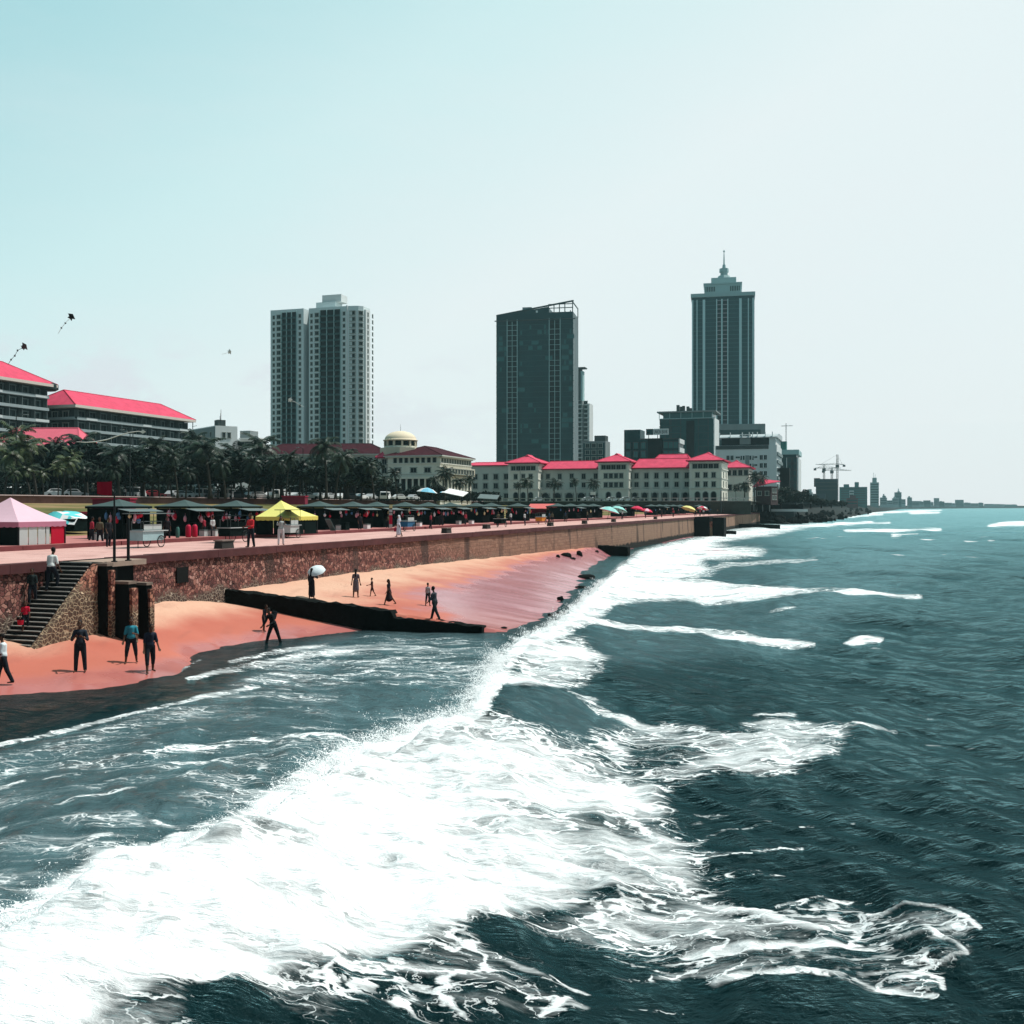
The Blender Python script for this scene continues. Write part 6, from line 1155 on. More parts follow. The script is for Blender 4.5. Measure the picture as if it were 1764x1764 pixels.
# stair people
def stair_pt(px, off): s = s_at(px, off); i = int((s-ST0)/run); return wp(s, off, z0_st+(i+1)*rise)
z0_st = .95; run = (ST1-ST0)/20; rise = 3.25/20
p = stair_pt(88, -.75); rA = person(p, hpx(p, 74), 168, 'man in white t-shirt and dark trousers climbing the beach stair', ((34,40,4),(-4,6,4)), ((2,12,20,0),(10,14,30,0)), 10, (12,0), (.62,.64,.62), dk, 'trousers', .45, group='people on the stair')
p = stair_pt(56, -.35); person(p, hpx(p, 60), 10, 'person in dark clothes coming down the stair close to the wall', ((20,24,3),(-8,10,3)), ((4,10,16,0),(6,10,16,0)), 4, (10,0), (.02,.03,.03), dk, 'trousers', .6, group='people on the stair')
p = stair_pt(44, -.95); rC = person(p, hpx(p, 50), 20, 'child in red shirt near the foot of the stair', ((16,20,3),(-8,8,3)), ((8,8,20,0),(8,8,30,0)), 4, (10,0), (.42,.012,.035), dk, 'capri', .4, group='people on the stair')
hw = hand_world(rA, 1); bg_ = MB(); bg_.box(-.16, .16, -.07, .07, -.46, -.02); bg_.tube([(-.1,0,-.03), (-.08,0,.06), (0,0,.09), (.08,0,.06), (.1,0,-.03)], .012, 5); o_ = bg_.build('bag', cloth((.012,.02,.022))); o_.location = hw+Vector((0,0,-.03)); tag(o_, 'dark bag hanging from the hand of the man in white on the stair', 'bag')
hw = hand_world(rC, 0); bu = empty('bucket', tuple(hw+Vector((0,0,-.30))), 0, 'small red bucket held by the child on the stair', 'bucket'); MB().lathe([(.085, 0), (.115, .2), (.125, .2), (.105, .02)], 14).build('pail', mat('red_plastic', (.45,.01,.03), .4, .05), bu); MB().tube([(-.118,0,.2), (-.08,0,.28), (0,0,.31), (.08,0,.28), (.118,0,.2)], .006, 5).build('handle', M_pole, bu)
# promenade people
def prom_pt(px, o): return pw(px, o, 4.2)
p = pw(432, .9, 4.2); person(p, hpx(p, 57), -30, 'man in red jacket and dark trousers standing at the edge of the promenade', ((4,2,4),(-4,4,5)), ((10,10,70,20),(12,10,75,20)), 0, (10,0), (.52,.03,.04), dk, 'trousers', .8, group='people on the promenade')
p = pw(484, 1., 4.2); person(p, hpx(p, 49), 20, 'man in light shirt and white trousers raising a camera to his eye', ((4,2,5),(-4,4,5)), ((60,14,110,34),(56,14,112,34)), -3, (0,0), (.34,.36,.35), (.60,.54,.54), 'trousers', .5, group='people on the promenade')
p = pw(687, 1.2, 4.2); rW = person(p, hpx(p, 36), -70, 'woman with white headscarf and long pale dress walking by the kerb', ((12,4,2),(-12,10,2)), ((6,8,20,0),(12,8,50,0)), 3, (6,0), (.50,.52,.60), dk, 'dress', .7, group='people on the promenade', foot=.34)
sc_m = MB(); hq_ = Matrix.LocRotScale(rW[0].location, rW[0].rotation_euler.to_quaternion(), rW[0].scale); sc_m.ell((0, .0, 1.66), (.115, .125, .13), 12, 8).cap((0,.03,1.5), (0,.04,1.36), .13, .16); sm__ = remesh(sc_m, .02, .6, cloth((.66,.66,.68)), 'headscarf'); link('headscarf', sm__, rW[0])
hw = hand_world(rW, 0); o_ = MB().box(-.14, .14, -.06, .06, -.30, 0).tube([(-.09,0,0), (0,0,.12), (.09,0,0)], .012, 5).build('handbag', cloth((.30,.015,.05))); o_.location = hw+Vector((0,0,-.06)); tag(o_, 'dark red handbag carried by the woman in the headscarf', 'handbag')
protos = []
def far_person(px, o, h, label, i, z=4.2, p=None, group='people on the promenade'):
    cs = [((.02,.02,.025), dk), ((.30,.03,.05), dk), ((.45,.46,.46), (.03,.03,.04)), ((.03,.06,.10), (.02,.02,.02)), ((.10,.09,.06), dk)]
    p = pw(px, o, z) if p is None else p
    if len(protos) < 5: c = cs[len(protos)]; r = person(p, h, rng.uniform(0, 360), label, ((6,4,4),(-8,6,4)), ((6,10,30,10),(0,8,16,0)), 2, (6,0), c[0], c[1], 'trousers', .5, fine=False, group=group); protos.append(r[0]); return
    c = copy_tree(protos[i % 5]); c.location = p; c.rotation_euler = (0, 0, rng.uniform(0, 6.3)); k = h/1.72; c.scale = (k,)*3; c['label'] = label; c['group'] = group
for i, (px, o, h, lb_) in enumerate([(187, 9.2, 1.72, 'vendor standing behind the twin poles beside the green cart'), (158, 13., 1.7, 'person seen between the pink tent and the first dark kiosk'), (904, 6., 1.7, 'person walking near the short palm before the grass gap'), (946, 5.5, 1.72, 'left of two people right of the orange cart'), (951, 5.8, 1.65, 'right of two people right of the orange cart'), (1198, 2.2, 1.7, 'leftmost person leaning over the dark bastion'), (1206, 1.8, 1.74, 'person in the middle of the group on the bastion'), (1212, 2.4, 1.66, 'person right of the middle in the group on the bastion'), (1222, 1.9, 1.72, 'rightmost person of the group above the bastion'), (1236, 3., 1.7, 'first person walking past the bastion towards the garden wall'), (1246, 3.4, 1.65, 'second person walking past the bastion towards the garden wall'), (1276, 2.4, 1.72, 'left one of three people at the far end of the wall'), (1283, 2.2, 1.68, 'middle one of three people at the far end of the wall'), (1291, 2.6, 1.72, 'right one of three people at the far end of the wall'), (858, 8.6, 1.7, 'vendor at the kiosk with the white tarpaulin'), (620, 10.9, 1.7, 'vendor behind the red shirts hanging at a kiosk'), (742, 9.5, 1.7, 'person beside the blue cart'), (1072, 6.8, 1.7, 'person by the pink and teal parasol'), (1112, 7., 1.7, 'person under the red cloth awning'), (172, 11.4, 1.7, 'seated-looking vendor by the first dark kiosk counter'), (288, 11.2, 1.7, 'person between the pale blue cart and the gas cylinders'), (352, 11.6, 1.66, 'shopper between the second and third dark kiosks'), (366, 11.0, 1.7, 'taller shopper between the second and third dark kiosks'), (536, 11.2, 1.7, 'person at the right end of the yellow tent'), (668, 11.4, 1.6, 'person half behind the totem sign'), (760, 11., 1.7, 'customer between the two kiosks left of the white marquee'), (802, 10.8, 1.7, 'customer at the kiosk near the white marquee'), (880, 9.5, 1.7, 'person right of the low dark cart'), (974, 9., 1.7, 'person before the first kiosks after the grass gap'), (1012, 8.5, 1.7, 'person left of the pink and teal parasol'), (1140, 6., 1.7, 'person walking between the red and yellow parasols'), (1160, 5., 1.7, 'person left of the yellow parasol')]): far_person(px, o, h, lb_, i)
for i, (px, d, lb_) in enumerate([(215, 182, 'person in front of the parked white van at far left'), (243, 186, 'person right of the red flag beyond the green'), (442, 215, 'person on the embankment behind the yellow tent, left one'), (462, 219, 'person on the embankment behind the yellow tent, right one'), (563, 240, 'person on the embankment between yellow tent and domed building'), (575, 242, 'person next to a white car on the embankment'), (655, 258, 'person on the embankment left of the domed building'), (160, 176, 'person on the embankment above the pink tent')]): far_person(px, 0, 1.72, lb_, i+2, p=Vector((ray(px)*d, d, GP)), group='people on the road terrace')
# ------------------------------------------------------------------ kiosks, tents, carts
M_kg = mat('kiosk_dark_green', (.004, .010, .0095), .8, .3, 1.5, spec=.03); M_kr = mat('kiosk_roof_green', (.055, .085, .082), .7, .2, 1.2); M_awn = mat('awning_grey', (.12, .155, .155), .7, .15)
goods_c = [(.72,.72,.70), (.50,.02,.05), (.66,.62,.35), (.70,.70,.72), (.60,.32,.38), (.08,.20,.36), (.50,.52,.50)]
def kiosk(px, o, label, w=3.0, goods=7, apex=2.62, awn=1, base=4.455, depth=3.0, open_=True):
    s = s_at(px, o); q = wp(s, o, base); k = empty('kiosk', tuple(q), WANG, label, 'kiosk', 'dark green kiosks along the promenade'); hw, hd = w/2-.15, depth/2-.15; ze = apex-.62
    po = MB()
    for x in (-hw, hw):
        for y in (-hd, hd): MB().box(x-.05, x+.05, y-.05, y+.05, 0, ze).build('post', M_kg, k)
    MB().box(-hw+.05, hw-.05, hd-.04, hd, 0, ze-.01).build('back_panel', M_kg, k); sp_ = MB().box(-hw, -hw+.04, -hd+.06, hd-.06, 0, ze-.02)
    sp_.build('side_panel', M_kg, k); MB().box(hw-.04, hw, -hd+.06, hd-.06, 0, ze-.02).build('side_panel', M_kg, k)
    c = MB().box(-hw+.06, hw-.06, -hd-.02, -hd+.03, 0, .95).box(-hw, hw, -hd-.25, -hd+.3, .951, 1.0); c.build('counter', M_kg, k)
    rf = MB(); W, D = w/2, depth/2; rf.v = [(-W,-D,ze), (W,-D,ze), (W,D,ze), (-W,D,ze), (-W,-D,ze+.14), (W,-D,ze+.14), (W,D,ze+.14), (-W,D,ze+.14)]
    rf.f = [(0,3,2,1), (0,1,5,4), (1,2,6,5), (2,3,7,6), (3,0,4,7)]; rf.m = [0]*5; b = len(rf.v); rf.add([(-W,-D,ze+.141), (W,-D,ze+.141), (W,D,ze+.141), (-W,D,ze+.141), (-W*.45,-D*.45,ze+.36), (W*.45,-D*.45,ze+.36), (W*.45,D*.45,ze+.36), (-W*.45,D*.45,ze+.36), (0,0,apex)], [(0,1,5,4), (1,2,6,5), (2,3,7,6), (3,0,4,7), (4,5,8), (5,6,8), (6,7,8), (7,4,8)], 1)
    rf.build('roof', [M_kg, M_kr], k)
    if awn: MB().hexa([(-W-.5,-D-.9,ze-.22), (W,-D-.9,ze-.22), (W,-D+.02,ze-.05), (-W-.5,-D+.02,ze-.05)], [(-W-.5,-D-.9,ze-.19), (W,-D-.9,ze-.19), (W,-D+.02,ze-.02), (-W-.5,-D+.02,ze-.02)]).build('awning', M_awn, k)
    for i in range(goods):
        x = -hw+.2+(2*hw-.4)*rng.random(); z = ze-.35-rng.random()*.5; y = -hd-.1-rng.random()*.5 if i % 2 else rng.uniform(-hd, hd*.4); x = x if i % 2 else -hw-.06
        m_ = mat('goods_%d' % rng.integers(0, 7), goods_c[rng.integers(0, 7)], .6, .3, 6.); g = MB(); g.ell((0,0,0), (.12+.13*rng.random(), .10, .13+.15*rng.random()), 7, 5); g.tube([(0,0,.1), (0,0,.4)], .008, 4); ob = g.build('hanging_toy', m_, k, True); ob.location = (x, y, z)
    return k
K_ = [(205,14,14),(318,14,16),(407,14,14),(550,14,5),(608,14,12),(649,14,9),(698,14,8),(738,14.,9),(776,14,9),(820,14,9),(846,14,8),(892,14,8)]
nm = ['behind the twin dark poles','with heaps of pale bags above the red gas cylinders','behind the big dark cart','right of the yellow tent','with red shirts and a bunting of goods','between the red shirts and the totem sign','behind the blue cart','with one long red garment hanging','right of the long red garment','near the white marquee','with the white tarpaulin patch','last before the open grass gap']
for (px, o, g), n_ in zip(K_, nm): kiosk(px, o, 'dark green kiosk '+n_, goods=g)
far_px = [960,983,1004,1022,1066,1080,1122,1136,1148,1160,1172,1204,1215,1226]
for i, px in enumerate(far_px): kiosk(px, 13. if px < 1190 else 9., f'dark green kiosk beyond the grass gap, {ordn(i)} counting from it', goods=2, awn=i % 2, w=3.3)
def panel_tent(px0, px1, d, pyapex, pxapex, pyeave, label, m, zb, th, depth, panels, vm, side=()):
    B = Bl(px0, d, label, 'tent', 'tent', th, zb); x1 = B.X(px1); ze = B.Z(pyeave, x1/2); xa = B.X(pxapex, depth/2); za = B.Z(pyapex, xa, depth/2); c = MB()
    n = 10; vs = [(0,0,ze), (x1,0,ze), (x1,depth,ze), (0,depth,ze)]; ap = Vector((xa, depth/2, za))
    for a, b in zip(vs, vs[1:]+vs[:1]):
        a = Vector(a); b = Vector(b)
        for i in range(6):
            f0, f1 = i/6, (i+1)/6; sag = lambda f: f*f*.25+f*.75
            r0 = [a.lerp(b, 0), a.lerp(b, 1)]; lo = [Vector((q.x+(ap.x-q.x)*f0, q.y+(ap.y-q.y)*f0, q.z+(ap.z-q.z)*sag(f0))) for q in r0]; hi = [Vector((q.x+(ap.x-q.x)*f1, q.y+(ap.y-q.y)*f1, q.z+(ap.z-q.z)*sag(f1))) for q in r0]; c.add([lo[0], lo[1], hi[1], hi[0]], [(0,1,2,3)])
    B.part('canopy', c, m); v = MB()
    def val(a, b):
        a = Vector(a); b = Vector(b); k = max(6, int((b-a).length/.12))
        for i in range(k): p0, p1 = a.lerp(b, i/k), a.lerp(b, (i+1)/k); h0 = .26+.05*abs(math.sin(i*.9)); h1 = .26+.05*abs(math.sin((i+1)*.9)); v.add([p0, p1, p1-Vector((0,0,h1)), p0-Vector((0,0,h0))], [(0,3,2,1)])
    for a, b in zip(vs, vs[1:]+vs[:1]): val(a, b)
    B.part('valance', v, vm)
    for x in (0.05, x1-.05):
        for y in (.05, depth-.05): MB().box(x-.035, x+.035, y-.035, y+.035, 0, ze).build('pole', M_pole, B.o)
    for f0, f1, m_ in panels: B.part('wall_panel', MB().box(x1*f0+.02, x1*f1-.02, .06, .1, 0, ze-.12), m_)
    [B.part('wall_panel', MB().box(x1-.1, x1-.06, depth*f0+.02, depth*f1-.02, 0, ze-.12), m_) for f0, f1, m_ in side]; return B, x1, ze
M_pinkt = mat('pink_tent_cloth', (.66,.44,.51), .8, .08, 1.); M_wp = mat('white_tent_panel', (.42,.46,.45), .8, .12); M_redp = mat('red_tent_panel', (.42,.008,.03), .7, .1)
panel_tent(-77, 32, 58.36, 857, 18, 899, 'large pink pavilion tent with white and red wall panels at far left', M_pinkt, 4.46, TH, 3.64, [(.0,.3,M_kg),(.31,.62,M_kg),(.63,.99,M_kg)], mat('pink_valance', (.42,.17,.24), .8, .1), [(.02,.21,M_wp),(.22,.40,M_wp),(.41,.57,M_wp),(.58,.66,M_wp),(.69,.99,M_redp)])
B, x1, ze = panel_tent(440, 500, 78.9, 862, 484, 890, 'bright yellow tent standing in the row of dark kiosks', mat('yellow_tent_cloth', (.72,.66,.20), .8, .06, 1.), 4.46, TH, 4.28, [(.02,.5,M_kg),(.51,.98,M_kg)], mat('yellow_valance', (.62,.55,.12), .8, .1), [(.05,.5,M_kg),(.52,.97,M_kg)])
cp = mat('parasol_pink', (.72,.42,.50), .8); ct = mat('parasol_teal', (.30,.62,.58), .8); cr_ = mat('parasol_red', (.62,.04,.10), .8); cy = mat('parasol_yellow', (.70,.64,.25), .8); cw_ = mat('parasol_white', (.70,.70,.70), .8); cbl = mat('parasol_blue', (.20,.50,.66), .8)
seats = [(168,13.2,'grey folding table'),(352,11.4,'pale crate stack'),(368,11.,'pale crate stack'),(585,11.2,'pale crate stack'),(632,11.2,'white cool box'),(722,11.2,'white cool box'),(790,11.3,'pale crate stack'),(812,11.3,'white cool box')]
for i, (px, o, k_) in enumerate(seats):
    q = pw(px, o, 4.456); e = empty('crate' if 'crate' in k_ else 'cool_box' if 'cool' in k_ else 'table', tuple(q), WANG+rng.uniform(-.3, .3), k_+' on the kerb pavement, '+ordn(i)+' small item from the left before the kiosks', 'crate' if 'crate' in k_ else 'box' if 'cool' in k_ else 'table', 'small things before the kiosks'); m_ = cw_ if 'cool' in k_ else M_wp
    MB().box(-.3, .3, -.22, .22, 0, .38).build('body', m_, e); MB().box(-.32, .32, -.24, .24, .383, .46).build('lid', M_awn, e)
def cart(px, py, label, w, body, box, roof, roof_h=2.0, yaw=0., dark=False, wheel=.33):
    p = at(px, py, F*(CZ-4.2)/(py-HY)); c = empty('vendor_cart', tuple(p), WANG+yaw, label, 'vendor cart', 'vendor carts on the promenade'); h = w/2
    MB().box(-h, h*.72, -.45, .45, .42, .95).build('body', body, c); MB().box(-h-.08, h+.05, -.52, .52, .951, 1.0).build('worktop', mat('cart_top', (.40,.44,.44), .5, .2), c)
    if box: MB().box(-h*.9, h*.6, -.4, .4, 1.001, 1.05).box(-h*.9, h*.6, -.42, -.38, 1.05, 1.35).build('display_case', box, c); fr = MB(); [fr.box(x-.02, x+.02, y-.02, y+.02, 1.05, 1.5) for x in (-h*.9, -h*.15, h*.6) for y in (-.4, .4)]; fr.box(-h*.92, h*.62, -.43, .43, 1.5, 1.53); fr.build('case_frame', M_awn, c)
    po = MB(); [MB().tube([(x, y, 1.0), (x, y, roof_h)], .018, 5).build('post', M_pole, c) for x in (-h+.05, h-.05) for y in (-.45, .45)]
    MB().box(-h-.35, h+.35, -.7, .7, roof_h, roof_h+.05).build('roof', roof, c)
    for sy in (-.5, .5):
        wl = MB(); n = 20; wl.tube([(wheel*math.cos(2*math.pi*i/n), 0, wheel*math.sin(2*math.pi*i/n)) for i in range(n+1)], .028, 6, caps=False); o_ = wl.build('wheel', M_pole, c, True); o_.location = (h*.45, sy, wheel+.02); sk = MB(); [sk.tube([(0,0,0), (wheel*math.cos(R(a)), 0, wheel*math.sin(R(a)))], .006, 4) for a in range(0, 360, 30)]; sk.build('spokes', M_awn, o_)
    MB().tube([(-h+.15, 0, .42), (-h+.15, 0, 0)], .025, 6).build('leg', M_pole, c); MB().tube([(h*.72, .3, .8), (h+.35, .3, .9), (h+.35, -.3, .9), (h*.72, -.3, .8)], .018, 5).build('push_handle', M_pole, c); return c
M_bw = mat('cart_pale_blue', (.30,.44,.46), .6, .2); cart(256, 943, 'vendor cart with pale blue body, wire display and flat grey roof', 2.2, M_bw, M_wp, M_awn, 1.95)
cart(404, 934, 'big dark enclosed cart beside the man in red jacket', 2.4, M_kg, M_kg, M_kg, 1.75, wheel=.38); cart(500, 927, 'small white glass-case cart in front of the yellow tent', 1.5, M_wp, M_wp, M_pole, 2.1); cart(702, 915, 'vendor cart with blue body and white glass case', 2.0, mat('cart_blue', (.02,.10,.20), .6), M_wp, M_awn, 2.); cart(932, 903, 'orange vendor cart before the grass gap', 2.2, mat('cart_orange', (.62,.22,.03), .6), M_wp, mat('cart_brown', (.10,.05,.03), .8), 2.); cart(862, 908, 'dark low cart in front of the white tarpaulin kiosk', 2., M_kg, None, M_kg, 1.2)
MBx = MB
def boxy(name, px, o, z, w, d, h, m, label, cat, group=None, lid=None):
    q = pw(px, o, z); e = empty(name, tuple(q), WANG, label, cat, group); mb = MB(); t = .04; mb.hexa([(-w/2,-d/2,0),(w/2,-d/2,0),(w/2,d/2,0),(-w/2,d/2,0)], [(-w/2+t,-d/2+t,h),(w/2-t,-d/2+t,h),(w/2-t,d/2-t,h),(-w/2+t,d/2-t,h)]); mb.build('body', m, e)
    if lid: MB().box(-w/2-.02, w/2+.02, -d/2-.02, d/2+.02, h+.001, h+.07).build('top', lid, e)
for i, (px, o, lb_) in enumerate([(386, 1.3, 'dark concrete block seat nearest, left of the man in red jacket'), (769, 1.7, 'dark block seat alone below the long red garment kiosk'), (838, 4.2, 'low dark block seat below the white tarpaulin'), (948, 1.9, 'reddish block seat below the two people by the orange cart'), (1007, 1.7, 'dark block seat first after the grass gap'), (1057, 1.7, 'dark block seat below the pink and teal parasol'), (1129, 1.7, 'small dark block seat farthest along the wall')]): boxy('block_seat', px, o, 4.2, 1.2, .55, .42, mat('seat_dark', (.035,.036,.034), .85, .4), lb_, 'block seat', 'concrete block seats at the promenade edge', mat('seat_top', (.20,.15,.13), .85, .3))
def cyl(px, o, h, r_, m, label, cat='gas cylinder', name='gas_cylinder'):
    e = empty(name, tuple(pw(px, o, 4.46)), 0, label, cat, 'gas cylinders by the kiosk'); MB().lathe([(r_*.9, 0), (r_, .05), (r_, h*.75), (r_*.7, h*.88), (.05, h*.93)], 14).build('body', m, e, True); MB().lathe([(.05, h*.93), (.05, h), (.09, h), (.09, h*1.03)], 8).build('valve', M_pole, e)
M_rc = mat('red_cylinder', (.42,.012,.045), .4, .1); cyl(324.5, 10.9, .95, .19, M_rc, 'left red gas cylinder standing at the kerb'); cyl(335.5, 10.9, .95, .19, M_rc, 'right red gas cylinder standing at the kerb'); cyl(306, 10.9, .8, .13, mat('green_cylinder', (.05,.14,.12), .5), 'slim green gas cylinder left of the red pair')
o_ = MB().box(-.55, .55, -.03, .03, 0, 1.15).build('price_board', [mat('slate_board', (.075,.12,.115), .6, .35, 6.)]); o_.location = pw(574, 10.8, 4.46); o_.rotation_euler = (R(-28), 0, WANG+.9); tag(o_, 'grey board leaning back at the kerb right of the yellow tent', 'board')
boxy('bin', 594, 10.8, 4.46, .75, .6, .62, M_kg, 'dark square bin at the kerb right of the leaning board', 'bin', lid=M_kg)
tt = empty('totem_sign', tuple(pw(673, 10.9, 4.46)), WANG+.5, 'narrow totem of stacked yellow, white and red sign boxes', 'sign'); z = 0
for h, m_, w_ in ((.35, M_wp, .3), (.9, M_rc, .3), (.2, M_wp, .5), (.08, M_kg, .4), (.3, M_wp, .6), (.1, M_kg, .4), (.3, mat('sign_yellow', (.55,.52,.28), .7), .7)): MB().box(-w_/2, w_/2, -.15, .15, z+.002, z+h).build('sign_box', m_, tt); z += h
def parasol(px, o, z, r_, h, cols, label, tilt=(0,0), py=None):
    e = empty('parasol', tuple(pw(px, o, z)), 0, label, 'parasol', 'parasols and awnings along the far promenade'); e.rotation_euler = (R(tilt[0]), R(tilt[1]), rng.uniform(0, 1)); MB().tube([(0,0,0), (0,0,h)], .03, 6).build('pole', M_pole, e); mb = MB(); n = 8
    for i in range(n): a0, a1 = 2*math.pi*i/n, 2*math.pi*(i+1)/n; mb.add([(0,0,h), (r_*.55*math.cos(a0), r_*.55*math.sin(a0), h-.14*r_), (r_*.55*math.cos(a1), r_*.55*math.sin(a1), h-.14*r_), (r_*math.cos(a0), r_*math.sin(a0), h-.45*r_), (r_*math.cos(a1), r_*math.sin(a1), h-.45*r_)], [(0,1,2), (1,3,4,2)], i % len(cols))
    mb.build('canopy', cols, e)
parasol(1046, 7.5, 4.3, 1.8, 2.3, [cp, cp, cp, cw_, ct, ct, ct, cp], 'pink, white and teal parasol tilted beside the dark kiosks', (6, 14)); parasol(1062, 8.5, 4.3, 1.7, 2.4, [ct], 'teal parasol half behind the pink and teal one', (0, 18)); parasol(1096, 8., 4.3, 1.4, 2.4, [cr_], 'deep red parasol between far kiosks', (0, 10)); parasol(1112, 6., 4.3, 1.3, 1.9, [cr_, cp], 'red and pink parasol lower than the deep red one', (0, 12)); parasol(1184, 8., 4.3, 2.2, 2.5, [cy, cy, cy, cr_], 'pale yellow parasol with a red edge near the bastion', (0, 20)); parasol(1209, 7., 4.3, 1.7, 2.4, [cr_, cw_], 'red and white striped parasol behind the bastion group', (0, 16)); parasol(1306, 5., 5.5, 2.6, 3.6, [cw_], 'white parasol at the terrace beyond the end of the wall')
for i, (px, py, d) in enumerate([(1345, 875, 420), (1357, 874, 425)]): b = at(px, py, d); e = empty('parasol', (b.x, b.y, b.z-2.2), 0, ('left', 'right')[i]+' of two white parasols on the shore terrace', 'parasol', 'parasols and awnings along the far promenade'); MB().tube([(0,0,0), (0,0,2.4)], .05, 6).build('pole', M_pole, e); MB().lathe([(2.3, 1.9), (1.2, 2.25), (.02, 2.55)], 8).build('canopy', cw_, e)
tr_ = Bl(1306, 404, 'white shore restaurant of open terraces beyond the wall', 'terrace_restaurant', 'restaurant', TH, 1.); x1 = tr_.X(1368); tr_.part('deck', MB().box(-2, x1, 0, 22, -1.5, 3.5), M_darkc)
for z in (6.2, 9.): tr_.part('floor_slab', MB().box(-2, x1*.35, 1, 18, z, z+.5), M_white)
tr_.part('columns', MB().box(-2, -1.4, 1.2, 1.8, 3.5, 9).box(x1*.3, x1*.33, 1.2, 1.8, 3.5, 9).box(x1*.1, x1*.13, 1.2, 1.8, 3.5, 9), M_white); tr_.part('long_roof', MB().box(x1*.35, x1+6, 2, 12, 6.6, 7.0), M_darkc); tr_.part('railing', MB().box(x1*.36, x1+5, .6, .75, 3.5, 4.5), M_white); tr_.part('shaded_room', MB().box(-1, x1+3, 9, 16, 3.5, 6.1), M_deep)
# marquee, blue tent, tarps
def slab_roof(px0, px1, d, py0, py1, label, m, zb, dp=4.):
    B = Bl(px0, d, label, 'canopy_shelter', 'shelter', .1, zb); x1 = B.X(px1); z0, z1 = B.Z(py0, 0), B.Z(py1, x1); B.part('roof', MB().hexa([(0,0,z0),(x1,0,z1),(x1,dp,z1+.9),(0,dp,z0+.9)], [(0,0,z0+.12),(x1,0,z1+.12),(x1,dp,z1+1.02),(0,dp,z0+1.02)]), m)
    for x, y, z in ((.2,.2,z0), (x1-.2,.2,z1), (x1-.2,dp-.2,z1+.8), (.2,dp-.2,z0+.8)): MB().box(x-.08, x+.08, y-.08, y+.08, 0, z).build('post', M_pole, B.o)
    return B
slab_roof(763, 797, 205, 849, 856, 'white sloping marquee roof in front of the domed building', cw_, 7., 8.); slab_roof(822, 856, 215, 859, 861, 'low grey shelter roof under the hotel annexe', M_awn, 6.8, 5.)
slab_roof(1, 30, 205, 846, 847, 'small pale shelter between the left palms', cw_, GP, 3.)
parasol(733, 58, 6.6, 2.4, 4.2, [cbl, cw_, cbl], 'blue and white tent-like parasol above the kiosk roofs', (0, 6)); parasol(762, 60, 6.6, .9, 3.6, [cbl, cw_], 'small blue and white parasol right of the larger blue one', (0, 4))
tp = Bl(64, 78, 'teal and white tarpaulin thrown over a low stall behind the pink tent', 'tarpaulin_stall', 'stall', .15, 4.7); x1 = tp.X(128); mb = MB()
for i in range(13):
    for j in range(7): x = x1*i/12; y = 3*j/6; mb.v.append((x, y, 1.0+.5*math.exp(-((x-x1*.4)/(x1*.3))**2)-(.5 if j == 0 else 0)+.12*mnoise.noise((x*1.5, y*2, 1))))
for i in range(12):
    for j in range(6): a = i*7+j; mb.f.append((a, a+7, a+8, a+1)); mb.m.append(1 if mnoise.noise((i*.45, j*.6, 2)) > .12 or i > 9 else 0)
tp.part('tarpaulin', mb, [mat('tarp_teal', (.10,.50,.52), .6, .2, 2.), cw_]); tp.part('table', MB().box(.1, x1-.1, .2, 2.8, 0, .95), M_kg)
rt = Bl(908, 178, 'red canvas stall under the grass gap behind the orange cart', 'canvas_stall', 'stall', .2, 4.46); x1 = rt.X(958); rt.part('canopy', MB().hexa([(0,0,1.7),(x1,0,1.7),(x1,3,2.5),(0,3,2.5)], [(0,0,1.76),(x1,0,1.76),(x1,3,2.56),(0,3,2.56)]), mat('red_canvas', (.60,.14,.13), .8, .15)); rt.part('wall_panel', MB().box(.1, x1-.1, 2.5, 2.55, 0, 2.3), mat('dark_red_canvas', (.20,.02,.045), .8)); rt.part('counter', MB().box(.4, x1-.4, .3, 1., 0, .9), M_kg)
rd = []
for i, (px, d, w_, lb_) in enumerate([(130, 84, 4.2, 'red plastic seating row just right of the pink tent'), (190, 128, 5., 'dark red canopy low against the embankment under the flag'), (505, 170, 4., 'red open stall on the green above the yellow tent')]):
    e = empty('red_stall', (ray(px)*d, d, [4.75, 6.2, 6.9][i]), -.1, lb_, 'stall', 'small red stalls on the green'); MB().box(-w_/2, w_/2, 0, 2, 1.25, 1.4).build('top', mat('red_canvas_dark', (.36,.025,.06), .8, .3), e); MB().box(-w_/2+.1, w_/2-.1, .2, 1.8, 0, 1.24).build('skirt', mat('dark_red_canvas', (.20,.02,.045), .8), e)
